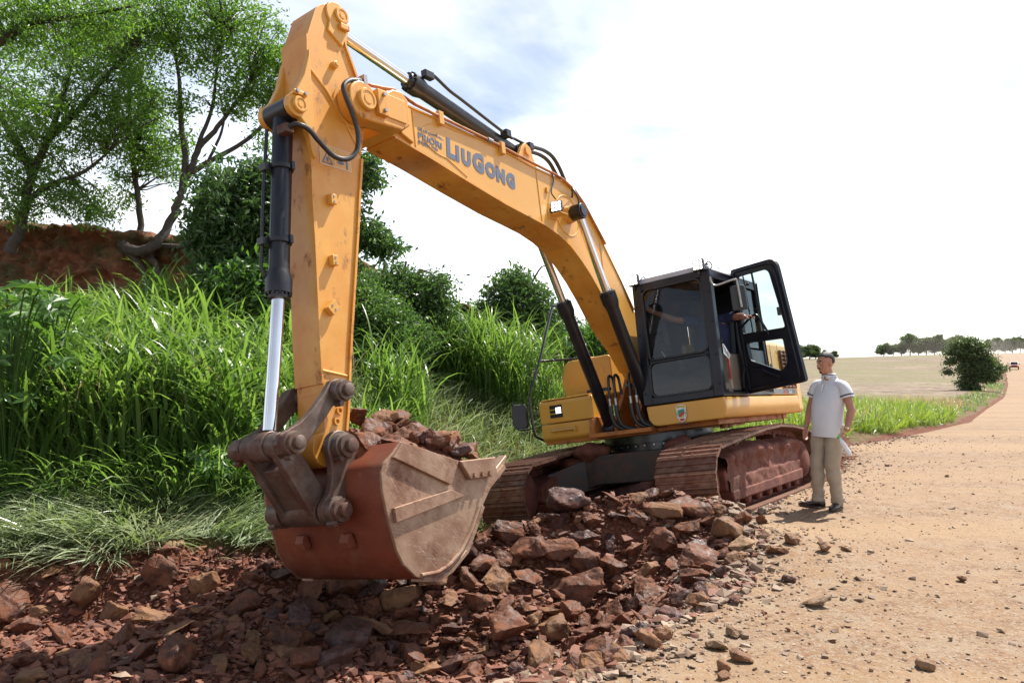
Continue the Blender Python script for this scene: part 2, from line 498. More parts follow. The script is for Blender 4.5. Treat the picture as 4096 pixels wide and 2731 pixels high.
def scratches(m, colr, scale=3.0, angs=(35, -20, 62), lo=.60, amt=.75):
    """thin straight scrape marks in several directions"""
    t = m.node_tree; l = t.links.new
    p = [n for n in t.nodes if n.type == 'BSDF_PRINCIPLED'][0]
    last = p.inputs['Base Color'].links[0].from_socket
    tcn = t.nodes.new('ShaderNodeTexCoord')
    for i, a in enumerate(angs):
        mr = t.nodes.new('ShaderNodeMapping'); mr.inputs['Rotation'].default_value = (0, R(a), 0); mr.inputs['Location'].default_value = (i * 3.1, 0, i * 1.7)
        l(tcn.outputs['Object'], mr.inputs[0])
        ms = t.nodes.new('ShaderNodeMapping'); ms.inputs['Scale'].default_value = (1.6, 3, 42)
        l(mr.outputs[0], ms.inputs[0])
        nn = t.nodes.new('ShaderNodeTexNoise'); nn.inputs['Scale'].default_value = scale; nn.inputs['Detail'].default_value = 4; nn.inputs['Roughness'].default_value = .7
        l(ms.outputs[0], nn.inputs['Vector'])
        r_ = t.nodes.new('ShaderNodeMapRange'); r_.inputs['From Min'].default_value = lo; r_.inputs['From Max'].default_value = lo + .06; r_.inputs['To Max'].default_value = amt
        l(nn.outputs['Fac'], r_.inputs['Value'])
        mx = t.nodes.new('ShaderNodeMixRGB'); mx.inputs[2].default_value = (*colr, 1); l(r_.outputs[0], mx.inputs[0]); l(last, mx.inputs[1]); last = mx.outputs[0]
    l(last, p.inputs['Base Color'])
scratches(M['bucket_side'], (.54, .42, .32), 3.2, (28, 46, 12, 60), .615, .6)
scratches(M['bucket_side'], (.13, .055, .03), 1.6, (38, 20), .64, .6)
scratches(M['bucket_shell'], (.30, .13, .075), 2.4, (80, 100, 60), .645, .55)
scratches(M['link_steel'], (.30, .25, .21), 3.0, (40, -30), .64, .5)
# pose of the excavator on its slope
EX_A = Matrix(((-0.59000, 0.80010, -0.10820), (-0.80700, -0.58040, 0.10890), (0.02440, 0.15160, 0.98810)))
EX_T = Vector((2.1142, 10.7601, -0.3133))
# orthonormalise
ez = Vector((EX_A[0][2], EX_A[1][2], EX_A[2][2])).normalized()
ex_ = Vector((EX_A[0][0], EX_A[1][0], EX_A[2][0])); ex_ = (ex_ - ez * ex_.dot(ez)).normalized()
ey = ez.cross(ex_)
EXM = Matrix((ex_, ey, ez)).transposed()
# ------------------------------------------------------------------ terrain
PY = np.array([-20, 15, 25, 40, 70, 100, 150, 178, 220, 300, 360, 500, 900, 2000.])
PZ = np.array([0, 0, -.15, -.6, -.95, -.75, .2, .62, 1.95, 5.9, 7.0, 6.0, -6, -60])
def road_prof(y): 
    y = np.asarray(y, float)
    s = 0
    for o in (-1.0, -.5, 0, .5, 1.0): s = s + np.interp(y * (1 + .10 * o), PY, PZ)
    return s / 5
# left border of the road / pit edge as x(y)
XE = np.array([(-3.2, -2), (-1.6, 1), (-.9, 2), (-.3, 3), (.39, 4.1), (1.0, 5), (1.6, 5.7), (2.15, 7), (2.2, 8), (4.75, 11.7), (5.9, 14), (6.9, 16.2), (8.4, 17.6), (10.9, 20.5), (14.3, 24.7), (24, 40), (37.3, 60), (61.5, 98), (89.4, 143), (157, 255), (188, 310), (250, 420), (600, 1200)])
def xe(y): return np.interp(y, XE[:, 1], XE[:, 0])
# toe of the bank
TOE = np.array([(-40, -4), (-14, 4.7), (-8, 6.1), (-4.6, 6.75), (-2.3, 7.15), (-1.65, 8.0), (-.95, 9.6), (-.05, 10.9), (1.6, 13.3), (3.0, 14.7), (5.2, 15.7), (6.8, 16.3), (8.3, 17.7), (10.8, 20.6), (14.2, 24.8), (23.9, 40), (37.2, 60), (61.4, 98), (89.3, 143), (157, 255), (188, 310), (250, 420), (600, 1200)])
def toe(x, y):
    """signed distance beyond the toe (positive on the bank) and toe parameter (its y)"""
    best = np.full(np.shape(x), 1e9); ty = np.zeros(np.shape(x)); sg = np.ones(np.shape(x))
    for i in range(len(TOE) - 1):
        a, b = TOE[i], TOE[i + 1]; d = b - a; L2 = d @ d
        t = np.clip(((x - a[0]) * d[0] + (y - a[1]) * d[1]) / L2, 0, 1)
        px, py_ = a[0] + t * d[0], a[1] + t * d[1]
        dd = np.hypot(x - px, y - py_)
        cr = d[0] * (y - a[1]) - d[1] * (x - a[0])
        m = dd < best
        best = np.where(m, dd, best); ty = np.where(m, py_, ty); sg = np.where(m, np.sign(cr), sg)
    return best * sg, ty
NM = EXM.col[2]
def mplane(x, y): return EX_T.z - (NM.x * (x - EX_T.x) + NM.y * (y - EX_T.y)) / NM.z
def ground(x, y, detail=True):
    x = np.asarray(x, float); y = np.asarray(y, float)
    b, ty = toe(x, y)
    e = xe(y) - x                                   # >0: left of the road border
    base = road_prof(y)
    # pit dug in front of the machine, machine standing on its own slope
    pit = -(.56 - .14 * sstep(-1.2, -2.6, x)) * sstep(-.05, 1.5, e)
    pl = np.minimum(mplane(x, y), 0.0)
    mz = sstep(7.3, 8.3, y + .25 * np.clip(e, 0, 3))
    exc_ = pit * (1 - mz) + pl * mz
    exc_ = np.where(y > 14, np.maximum(exc_, -.35 * sstep(0, 2, e)), exc_)
    # spoil heap before the tracks
    exc_ = exc_ + .50 * np.exp(-(((x - 1.15) * .55 + (y - 7.55) * .2) ** 2 / .35 + ((y - 7.55) - (x - 1.15) * .25) ** 2 / .30))
    exc_ = exc_ + .30 * np.exp(-((x - .1) ** 2 / .9 + (y - 6.9) ** 2 / .5))
    exc_ = exc_ + .16 * np.exp(-((x - 2.25) ** 2 / .25 + (y - 7.1) ** 2 / .5))
    low = np.where(e > 0, exc_, .10 * np.exp(-((x - 2.35) ** 2 / .2 + (y - 7.0) ** 2 / .5)))
    base = base + np.clip(.030 * (x - .585 * y), -7, 5) * sstep(110, 300, y)
    z = base + low * (y < 40)
    # bank
    cap = np.interp(ty, [4, 6.5, 7.2, 8.5, 10.5, 13.3, 14.7, 15.7, 17, 21, 60], [1.9, 1.75, 1.75, 1.9, 2.15, 1.9, 1.05, .55, .42, .34, .30])
    Lb = np.interp(ty, [4, 8, 10, 13, 15, 17, 400], [4.6, 4.6, 3.2, 3.0, 2.2, 1.0, 1.0])
    shp = 1 - np.exp(-(np.clip(b, 0, None) / Lb) ** 1.3)
    sc0 = np.interp(ty, [4, 7.2, 8.3, 9.5, 11, 14, 16], [-.04, -.02, -.25, -.55, -.62, -.3, 0.0])
    bank = base + sc0 + (cap - sc0) * shp
    k = sstep(-.18 - .35 * sstep(9.0, 7.0, y) * (1 + fbm(x * 1.2, y * 1.2, 6.6, 3)), .12, b)
    z = z * (1 - k) + bank * k
    if detail:
        near = np.clip(1.6 - np.hypot(x, y - 6) / 14, 0, 1)
        pitm = (e > 0) * (b < .4) * 1.0
        soft = sstep(0, .6, e) * sstep(.5, .0, b)
        z = z + near * soft * (.16 * fbm(x * 1.6, y * 1.6, 3.3, 4) + .085 * fbm(x * 5, y * 5, 1.2, 4, .6))
        road = (e <= 0) * (b < 0)
        z = z + road * near * (.012 * fbm(x * 1.1, y * 1.1, 5.5, 3) + .010 * fbm(x * 7, y * 7, 8.8, 3))
        # ragged lip of the scarp
        lip = np.exp(-((b - .1) / .35) ** 2) * (ty < 8.6)
        z = z + lip * (.26 * fbm(x * 2.3, y * 2.3, 9.1, 4, .6))
        z = z + (b > .3) * .06 * fbm(x * .9, y * .9, 2.2, 3)
    return z
def gz(x, y): return float(ground(np.array([x], float), np.array([y], float))[0])

def axis(a, b, step, lo, hi, g=1.16):
    c = list(np.arange(a, b + 1e-6, step))
    s, p = step, a
    L_ = []
    while p > lo:
        s *= g; p -= s; L_.append(p)
    s, p = step, b; H_ = []
    while p < hi:
        s *= g; p += s; H_.append(p)
    return np.array(L_[::-1] + c + H_)
gx = axis(-6.5, 6.5, .055, -900, 900, 1.13)
gy = axis(3.0, 10.0, .055, -30, 1900, 1.09)
GX, GY = np.meshgrid(gx, gy)
GX = GX + xe(GY) * sstep(9.5, 15.5, GY)      # far rows follow the road border
GZ = ground(GX, GY)
nx_, ny_ = len(gx), len(gy)
idx = np.arange(nx_ * ny_).reshape(ny_, nx_)
Fq = np.stack([idx[:-1, :-1], idx[:-1, 1:], idx[1:, 1:], idx[1:, :-1]], -1).reshape(-1, 4)
cxm = (GX[:-1, :-1] + GX[1:, 1:]) / 2; cym = (GY[:-1, :-1] + GY[1:, 1:]) / 2
bb, tyy = toe(cxm, cym); ee = xe(cym) - cxm
wid = np.interp(cym, [0, 60, 120, 400], [60, 40, 22, 22])
isroad = ((ee <= 0) & (bb < .14 * fbm(cxm * 2.1, cym * 2.1, 7.0, 3)) & (-ee < wid)).ravel()
jag = .8 * fbm(cxm * .8, cym * .8, 4, 3)
isfield = ((bb > np.interp(tyy, [0, 14, 17, 21, 60], [40, 12, 3.4, 2.2, 2.4]) + jag * 1.5) & (tyy > 13)).ravel() | ((ee <= 0) & (bb < 0) & (-ee >= wid)).ravel()
V = np.stack([GX, GY, GZ], -1).reshape(-1, 3)

def soil(name, cols, scales, bump, rough=.9, straw=None, speck=None):
    m = bpy.data.materials.new(name); m.use_nodes = True
    t = m.node_tree; t.nodes.clear(); l = t.links.new
    o = t.nodes.new('ShaderNodeOutputMaterial'); p = t.nodes.new('ShaderNodeBsdfPrincipled'); l(p.outputs[0], o.inputs[0])
    tcn = t.nodes.new('ShaderNodeTexCoord')
    last = None
    for i, (c, s_) in enumerate(zip(cols, scales)):
        if i == 0:
            rgb = t.nodes.new('ShaderNodeRGB'); rgb.outputs[0].default_value = (*c, 1); last = rgb.outputs[0]; continue
        nn = t.nodes.new('ShaderNodeTexNoise'); nn.inputs['Scale'].default_value = s_; nn.inputs['Detail'].default_value = 10; nn.inputs['Roughness'].default_value = .68
        if straw and i >= straw:
            mpn = t.nodes.new('ShaderNodeMapping'); mpn.inputs['Rotation'].default_value = (0, 0, R(-58)); mpn.inputs['Scale'].default_value = (.12, 1, 1)
            l(tcn.outputs['Object'], mpn.inputs[0]); l(mpn.outputs[0], nn.inputs['Vector'])
        else: l(tcn.outputs['Object'], nn.inputs['Vector'])
        r_ = t.nodes.new('ShaderNodeValToRGB'); r_.color_ramp.elements[0].position = .45; r_.color_ramp.elements[1].position = .62
        l(nn.outputs['Fac'], r_.inputs['Fac'])
        mx = t.nodes.new('ShaderNodeMixRGB'); mx.inputs[2].default_value = (*c, 1); l(r_.outputs[0], mx.inputs[0]); l(last, mx.inputs[1]); last = mx.outputs[0]
    if speck:
        for vs_, cc, th_ in speck:
            vo = t.nodes.new('ShaderNodeTexVoronoi'); vo.inputs['Scale'].default_value = vs_; l(tcn.outputs['Object'], vo.inputs['Vector'])
            hv = t.nodes.new('ShaderNodeSeparateColor'); l(vo.outputs['Color'], hv.inputs[0])
            g1 = t.nodes.new('ShaderNodeMath'); g1.operation = 'GREATER_THAN'; g1.inputs[1].default_value = th_; l(hv.outputs[0], g1.inputs[0])
            g2 = t.nodes.new('ShaderNodeMath'); g2.operation = 'LESS_THAN'; g2.inputs[1].default_value = .36; l(vo.outputs['Distance'], g2.inputs[0])
            g3 = t.nodes.new('ShaderNodeMath'); g3.operation = 'MULTIPLY'; l(g1.outputs[0], g3.inputs[0]); l(g2.outputs[0], g3.inputs[1])
            mx = t.nodes.new('ShaderNodeMixRGB'); mx.inputs[2].default_value = (*cc, 1); l(g3.outputs[0], mx.inputs[0]); l(last, mx.inputs[1]); last = mx.outputs[0]
    l(last, p.inputs['Base Color']); p.inputs['Roughness'].default_value = rough; p.inputs['Specular IOR Level'].default_value = .25
    h = None
    for s_, a in bump:
        nn = t.nodes.new('ShaderNodeTexNoise'); nn.inputs['Scale'].default_value = s_; nn.inputs['Detail'].default_value = 8; nn.inputs['Roughness'].default_value = .65
        l(tcn.outputs['Object'], nn.inputs['Vector'])
        mu = t.nodes.new('ShaderNodeMath'); mu.operation = 'MULTIPLY'; mu.inputs[1].default_value = a; l(nn.outputs['Fac'], mu.inputs[0])
        if h is None: h = mu.outputs[0]
        else:
            ad = t.nodes.new('ShaderNodeMath'); l(h, ad.inputs[0]); l(mu.outputs[0], ad.inputs[1]); h = ad.outputs[0]
    bp = t.nodes.new('ShaderNodeBump'); bp.inputs['Strength'].default_value = 1; bp.inputs['Distance'].default_value = 1
    l(h, bp.inputs['Height']); l(bp.outputs[0], p.inputs['Normal'])
    M[name] = m
soil('road_dirt', [(.27, .165, .088), (.225, .127, .062), (.27, .195, .13), (.175, .092, .048), (.285, .215, .15), (.30, .20, .115)], [0, .9, 2.7, 4.5, 26, .35], [(9, .018), (45, .010), (140, .004)], speck=[(28, (.16, .095, .06), .90), (55, (.33, .265, .205), .80), (60, (.15, .095, .06), .87)], straw=5)
soil('red_soil', [(.155, .050, .026), (.11, .034, .018), (.20, .075, .038), (.09, .028, .016)], [0, 1.7, 4.5, 16], [(6, .05), (22, .03), (70, .01)])
soil('bank_soil', [(.13, .07, .03), (.07, .075, .02), (.16, .11, .05)], [0, 2, 7], [(8, .04), (40, .02)])
soil('stubble', [(.165, .112, .076), (.085, .050, .036), (.27, .21, .145), (.085, .050, .036), (.27, .21, .15), (.15, .14, .06)], [0, .045, .13, .42, 1.3, .022], [(1.2, .1), (8, .04)], straw=9)
def split(mask, name, mt, smooth=True):
    f = Fq[mask]; u, inv = np.unique(f, return_inverse=True)
    o = link(name, npmesh(name, V[u], inv.reshape(-1, 4), mt, smooth)); o['kind'] = 'structure'
    return o
split(isroad, 'dirt_road', M['road_dirt'])
split(isfield & ~isroad, 'field', M['stubble'])
rest = ~isroad & ~(isfield & ~isroad)
isbank = (bb > .16 + .22 * fbm(cxm * 1.7, cym * 1.7, 2.0, 3)).ravel()
split(rest & ~isbank, 'ground', M['red_soil'])
split(rest & isbank, 'bank', M['bank_soil'])

# eroded red cut behind the grass on the left
nu, nv = 200, 90
U, Vv = np.meshgrid(np.linspace(0, 1, nu), np.linspace(0, 1, nv))
wx = -14 + U * 13.2; wyc = 14.2 + 1.6 * U + .6 * np.sin(U * 9)
top = 4.75 - 1.05 * U ** 1.2 + .15 * fbm(U * 14, U * 0, 2, 3) + .1 * fbm(U * 50, U * 0, 4, 3)
top = np.where(U > .80, top - (U - .8) * 5, top)
hz = 1.2 + (top - 1.2) * Vv
gul = fbm(wx * 1.5, hz * .35, 1.0, 4)
lumps = fbm(wx * 4, hz * 4, 6.0, 5, .65)
wy = wyc + .9 * Vv + .45 * gul + .42 * lumps - .25 * np.exp(-((Vv - .97) / .05) ** 2)
wall = np.stack([wx, wy, hz], -1)
tp = wall[-1:].copy(); rows = [wall]
for k in range(1, 14):
    r_ = tp.copy(); r_[..., 1] += k * .9; r_[..., 2] += -.03 * k + .12 * fbm(r_[..., 0] * 2, r_[..., 1] * 2, 1, 3); rows.append(r_)
wall = np.concatenate(rows, 0)
n0, n1 = wall.shape[:2]
ii = np.arange(n0 * n1).reshape(n0, n1)
fw_ = np.stack([ii[:-1, :-1], ii[:-1, 1:], ii[1:, 1:], ii[1:, :-1]], -1).reshape(-1, 4)
soil('cut_soil', [(.23, .085, .04), (.15, .05, .026), (.29, .13, .065), (.12, .10, .045)], [0, 1.3, 4, 2.2], [(7, .06), (25, .03), (80, .01)])
tag(link('cut_bank', npmesh('cut_bank', wall.reshape(-1, 3), fw_, M['cut_soil'], True)), kind='structure')
# ------------------------------------------------------------------ excavator (own frame: x forward, y left, z up)
exc = bpy.data.objects.new('excavator', None); col.objects.link(exc)
exc.matrix_world = Matrix.Translation(EX_T) @ EXM.to_4x4()
tag(exc, 'yellow crawler excavator with its cab door open and bucket full of rocks', 'excavator')
def ew(p): return EX_T + EXM @ Vector(p)

# ---- undercarriage
PSI = R(2.13)
def tr(p):
    x, y, z = p
    return (x * math.cos(PSI) - y * math.sin(PSI), x * math.sin(PSI) + y * math.cos(PSI), z)
GA, SW = 1.194, .68
loop = arc(1.80, .405, .405, -90, 78, 12) + [(1.5, .835), (.9, .885), (.2, .935), (-.5, .955), (-1.1, .925), (-1.5, .885)] + arc(-1.80, .425, .425, 100, 270, 12) + [(-1.2, 0), (-.6, 0), (0, 0), (.6, 0), (1.2, 0)]
LP = [Vector((a, b)) for a, b in loop]; LP.append(LP[0])
cum = [0]
for i in range(len(LP) - 1): cum.append(cum[-1] + (LP[i + 1] - LP[i]).length)
def lp(s):
    s = s % cum[-1]
    for i in range(len(LP) - 1):
        if s <= cum[i + 1]:
            t = (s - cum[i]) / (cum[i + 1] - cum[i] + 1e-9)
            return LP[i].lerp(LP[i + 1], t), (LP[i + 1] - LP[i]).normalized()
NSH = 50
pitch = cum[-1] / NSH
hp = pitch * .5
# shoe: local u along travel, v outward, w across
sp = [(-hp, -.032), (hp * .97, -.032), (hp * .97, -.012), (hp * .80, -.010), (hp * .74, .0), (hp * .62, 0), (hp * .55, -.012), (.014, -.012), (.008, .0), (-.012, .0), (-.018, -.012), (-hp * .62, -.012), (-hp * .68, .0), (-hp * .84, 0), (-hp * .90, -.012), (-hp, -.014)]
sp = [(a, b * 1.35) for a, b in sp]
mb = MB(); mb.prism(sp, -SW / 2, SW / 2, lambda p, q, t: (p, t, q))
for sx in (-.12, .12):
    for sy in (-.03, .03):
        mb.cyl((sx * .5, sy * 2, -.02), (sx * .5, sy * 2, .006), .011, 6)
shoe_me = mb.mesh('track_shoe', M['track_steel'], 30)
for side in (1, -1):
    yc = GA * side
    mb = MB()
    n = 100
    ring_o, ring_i = [], []
    for i in range(n):
        p, tg = lp(cum[-1] * i / n)
        nr = Vector((tg.y, -tg.x))
        ring_o.append(p - nr * .044); ring_i.append(p - nr * .125)
    for ya, yb in ((-.11, -.05), (.05, .11)):
        vs, fs = [], []
        for i in range(n):
            k = 1.0 if (i % 2) else .8
            oi = ring_o[i].lerp(ring_i[i], k)
            for (q, yy) in ((ring_o[i], ya), (ring_o[i], yb), (oi, yb), (oi, ya)):
                vs.append(tr((q.x, yc + yy, q.y)))
        for i in range(n):
            j = (i + 1) % n
            for a in range(4):
                b = (a + 1) % 4
                fs.append((i * 4 + a, i * 4 + b, j * 4 + b, j * 4 + a))
        mb.add(vs, fs)
    track = mb.build('track', M['track_mud'], exc)
    for i in range(NSH):
        p, tg = lp(pitch * (i + .5))
        nr = Vector((tg.y, -tg.x))
        o = link('track_shoe', shoe_me, track)
        c, s_ = math.cos(PSI), math.sin(PSI)
        X = Vector((tg.x * c, tg.x * s_, tg.y)); Z = Vector((nr.x * c, nr.x * s_, nr.y)); Y = Z.cross(X)
        mm = Matrix((X, Y, Z)).transposed().to_4x4(); mm.translation = tr((p.x, yc, p.y))
        o.matrix_local = mm
    # frame between the chains, caked with mud on the outside
    mb = MB()
    prof = [(-1.55, .26), (1.40, .22), (1.55, .30), (1.55, .50), (1.3, .58), (.6, .66), (-.4, .70), (-1.3, .66), (-1.55, .55)]
    prof3 = lambda y0, y1: mb.prism(prof, y0, y1, lambda p, q, t: tr((p, t, q)))
    prof3(yc - .21, yc + .21)
    mb.prism([(-1.5, .16), (1.45, .16), (1.5, .27), (-1.55, .30)], yc - .25, yc + .25, lambda p, q, t: tr((p, t, q)))
    fr = mb.build('track_frame', M['track_mud'], exc, bevel=.02)
    for i, (cx_, r_, nm) in enumerate([(1.80, .30, 'idler'), (-1.80, .315, 'sprocket')]):
        cz_ = .405 if i == 0 else .425
        mb = MB()
        mb.lathe(tr((cx_, yc - .17, cz_)), tr((cx_, yc + .17, cz_)), [(0, .12), (.05, .2), (.12, r_ - .05), (.2, r_), (.35, r_), (.38, r_ - .03), (.62, r_ - .03), (.65, r_), (.8, r_), (.88, r_ - .05), (.95, .2), (1, .12)], 28)
        if i == 1:
            for k in range(21):
                a = 2 * math.pi * k / 21
                mb.box(-.03, .03, -.035, .035, 0, .04, Matrix.Translation(Vector(tr((cx_, yc, cz_)))) @ Matrix.Rotation(PSI, 4, 'Z') @ Matrix.Rotation(a, 4, 'Y') @ Matrix.Translation((0, 0, r_ - .02)))
            mb.lathe(tr((cx_, yc + .10 * side, cz_)), tr((cx_, yc + .27 * side, cz_)), [(0, .26), (.6, .26), (.8, .22), (1, .12)], 24)
        mb.build(nm, M['track_mud'], fr)
    for k in range(7):
        xx = -1.30 + k * .43
        mb = MB(); mb.lathe(tr((xx, yc - .22, .165)), tr((xx, yc + .22, .165)), [(0, .07), (.06, .09), (.2, .09), (.25, .075), (.75, .075), (.8, .09), (.94, .09), (1, .07)], 16)
        mb.build('bottom_roller', M['track_mud'], fr)
    for xx in (-.85, .75):
        mb = MB(); mb.cyl(tr((xx, yc - .12, .80 if xx < 0 else .76)), tr((xx, yc + .12, .80 if xx < 0 else .76)), .06, 14)
        mb.build('carrier_roller', M['track_mud'], fr)
    # mud caked on the outer face of the frame
    nu, nv = 90, 26
    gu, gv = np.meshgrid(np.linspace(-1.52, 1.50, nu), np.linspace(0, 1, nv))
    topz = .80 - .10 * np.clip(np.abs(gu + .3) - .8, 0, 1) + .05 * fbm(gu * 3, gu * 0 + side, 2.0, 3)
    gzz = .25 + (topz - .25) * gv
    out_ = .205 + .055 * fbm(gu * 3.2, gzz * 3.2, 5.0 + side, 4, .6) + .03 * fbm(gu * 14, gzz * 14, 1.0, 3) + .09 * np.exp(-((gv - .78) / .16) ** 2) * (.6 + .8 * fbm(gu * 2.2, gzz, 7.0, 2))
    out_ = np.where(gv < .33, out_ * .4 + .15, out_)
    out_ = out_ * sstep(1.0, .86, gv) * .6 + out_ * .4
    c_, s_ = math.cos(PSI), math.sin(PSI)
    gyy = yc + side * out_
    vv = np.stack([gu * c_ - gyy * s_, gu * s_ + gyy * c_, gzz], -1).reshape(-1, 3)
    ii = np.arange(nu * nv).reshape(nv, nu)
    link('mud_cake', npmesh('mud_cake', vv, np.stack([ii[:-1, :-1], ii[:-1, 1:], ii[1:, 1:], ii[1:, :-1]], -1).reshape(-1, 4), M['track_mud'], True), fr)
mb = MB()
mb.pz([(.75, -.55), (.75, .55), (.55, .8), (-.55, .8), (-.75, .55), (-.75, -.55), (-.55, -.8), (.55, -.8)], .42, .80)
for s_ in (1, -1):
    for fx in (1, -1):
        ya, yb = .5 * s_, 1.08 * s_
        mb.add([tr((fx * a, b, c)) for a, b, c in ((.15, ya, .40), (.72, ya, .40), (.72, ya, .82), (.15, ya, .82), (.55, yb, .24), (1.25, yb, .24), (1.25, yb, .62), (.55, yb, .62))],
               [(0, 3, 2, 1), (4, 5, 6, 7), (0, 1, 5, 4), (1, 2, 6, 5), (2, 3, 7, 6), (3, 0, 4, 7)])
mb.px([(-1.0, .50), (-1.0, .62), (-.45, .80), (.45, .80), (1.0, .62), (1.0, .35), (.5, .42), (-.5, .42), (-1.0, .30)], .70, .92)
carb = mb.build('car_body', M['dark_steel'], exc, bevel=.015)
for c_, rr in (((.80, -.62, .84), .2), ((.75, -.9, .72), .16), ((.9, .7, .84), .13)):
    mb = MB(); mb.ell(c_, rr * 1.2, rr * 1.3, rr * .62, 18, 12)
    lump = mb.mesh('mud_lump', M['track_mud'])
    for v in lump.vertices:
        q = v.co; v.co = q + v.normal * (.07 * float(fbm(q.x * 8, q.y * 8, q.z * 8)))
    link('mud_lump', lump, carb)

# ---- upper structure
mb = MB()
mb.cyl((0, 0, .80), (0, 0, .90), .66, 48); mb.cyl((0, 0, .90), (0, 0, 1.0), .74, 48)
slew = mb.build('slew_ring', M['black_paint'], exc)
for zc, rr, nb in ((.865, .675, 36),):
    for k in range(nb):
        a = 2 * math.pi * k / nb
        if -1.9 < a - (2 * math.pi if a > math.pi else 0) < 2.2:
            mb = MB(); mb.cyl((rr * math.cos(a) * .98, rr * math.sin(a) * .98, zc), ((rr + .03) * math.cos(a), (rr + .03) * math.sin(a), zc), .012, 6)
            mb.build('bolt', M['bolt_steel'], slew)
mb = MB()
mb.box(-2.4, .84, -1.28, .36, 1.0, 1.08)
mb.box(.70, 1.02, -.50, .40, 1.03, 1.085)
mb.box(-1.85, .8, .37, 1.2, 1.02, 1.085)
for yy in (-.44, -.165, .165):
    mb.py([(-.6, 1.05), (.86, 1.05), (.90, 1.20), (.62, 1.50), (.30, 1.95), (.10, 2.02), (-.1, 1.9), (-.6, 1.4)] if abs(yy) < .3 else [(.5, 1.05), (.98, 1.05), (1.0, 1.16), (.9, 1.3), (.6, 1.3)], yy - .025, yy + .025)
mb.box(-1.8, -.2, -.46, .34, 1.08, 1.5)
uf = mb.build('upper_frame', M['orange_frame'], exc, bevel=.008)
mb = MB()
mb.px([(.365, 1.335), (1.385, 1.335), (1.40, 1.22), (1.375, 1.12), (1.34, 1.085), (.50, 1.08), (.43, 1.10), (.38, 1.17)], -1.90, 1.0)
sk = mb.build('side_skirt', M['yellow_paint'], exc, bevel=.018, seg=3)
# rear body
mb = MB()
mb.px([(.40, 1.345), (1.375, 1.345), (1.375, 1.92), (1.33, 2.06), (1.2, 2.14), (.40, 2.17)], -1.90, -.84)
eh = mb.build('engine_housing', M['yellow_paint'], exc, bevel=.02, seg=3)
mb = MB(); mb.box(-1.9, -.4, -1.3, .395, 1.5, 2.2); mb.box(-1.6, -.6, -.7, .3, 2.2, 2.36)
mb.build('engine_hood', M['yellow_paint'], exc, bevel=.04, seg=3)
mb = MB(); mb.box(-1.86, -1.34, 1.372, 1.382, 1.44, 1.98)
gr = mb.build('grille', M['louver_brown'], exc)
for i in range(9):
    mb = MB(); zz = 1.465 + i * .058
    mb.px([(1.380, zz), (1.402, zz - .012), (1.404, zz - .004), (1.382, zz + .020)], -1.85, -1.35)
    mb.build('louver', M['louver_brown'], gr)
for k in range(4):
    mb = MB(); mb.box(-1.86 + k * .168, -1.845 + k * .168, 1.382, 1.408, 1.44, 1.98); mb.build('grille_bar', M['louver_brown'], gr)
mb = MB(); mb.box(-1.885, -.86, 1.376, 1.381, 1.36, 1.43); mb.build('side_decal', M['decal_grey'], exc)
for i, xx in enumerate((-.98, -1.30)):
    mb = MB(); mb.box(xx - .006, xx + .006, 1.376, 1.379, 1.36, 2.05); mb.build('panel_seam', M['glass_rubber'], eh)
mb = MB(); mb.cyl((-.93, 1.374, 1.75), (-.93, 1.385, 1.75), .035, 16); mb.build('door_latch', M['glass_rubber'], eh)
prof = [(-1.93, -1.37), (-1.93, 1.37)] + [(-2.05 - .72 * math.sin(R(a)), 1.37 * math.cos(R(a)) ** .6 if a < 90 else 0) for a in (0, 15, 30, 45, 60, 75, 90)] + [(-2.05 - .72 * math.sin(R(a)), -1.37 * math.cos(R(a)) ** .6) for a in (75, 60, 45, 30, 15, 0)]
mb = MB(); mb.pz(prof, 1.09, 2.05)
mb.build('counterweight', M['yellow_paint'], exc, bevel=.06, seg=3)
mb = MB(); mb.tube([(-1.62, 1.2, 1.1), (-1.63, 1.21, 1.0), (-1.60, 1.2, .93)], .012, 8); mb.build('drain_hose', M['orange_frame'], exc)
for xx in (.0, .15):
    mb = MB(); mb.cyl((xx, 1.0, 1.02), (xx, 1.0, .97), .05, 12); mb.build('frame_plug', M['orange_frame'], uf)

# right hand boxes
mb = MB()
mb.py([(.50, 1.29), (.90, 1.29), (.905, 1.57), (.88, 1.60), (.50, 1.60)], -1.31, -.46)
tb = mb.build('tool_box', M['yellow_paint'], exc, bevel=.02, seg=3)
mb = MB(); mb.box(.42, .89, -1.27, -.5, 1.605, 1.62); mb.build('lid', M['yellow_paint'], tb, bevel=.005)
mb = MB(); mb.box(.902, .908, -1.13, -.93, 1.36, 1.53); lo = mb.build('lamp_recess', M['glass_rubber'], tb)
for zz in (1.415, 1.47):
    mb = MB(); mb.box(.903, .912, -1.135, -.925, zz - .006, zz + .006); mb.build('lamp_guard', M['yellow_paint'], tb)
def led(parent, c, u, v, nrm, sz, nx=3, ny=3, body='black_paint', depth=.05):
    """square work lamp: housing + lit LED dots. u, v half axes"""
    c, u, v, nrm = Vector(c), Vector(u).normalized(), Vector(v).normalized(), Vector(nrm).normalized()
    F = Matrix((u, v, nrm)).transposed().to_4x4(); F.translation = c
    m_ = MB(); m_.box(-sz, sz, -sz, sz, -depth, 0, F)
    h = m_.build('work_light', M[body], parent, bevel=sz * .18, seg=3)
    m_ = MB(); m_.box(-sz * .88, sz * .88, -sz * .88, sz * .88, .0005, .003, F)
    m_.build('lens', M['bolt_steel'], h)
    for i in range(nx):
        for j in range(ny):
            m_ = MB()
            a, b = (i - (nx - 1) / 2) * sz * .56, (j - (ny - 1) / 2) * sz * .56
            m_.cyl(F @ Vector((a, b, .003)), F @ Vector((a, b, .007)), sz * .25, 10)
            m_.build('led_lit', M['led_lit'], h)
    return h
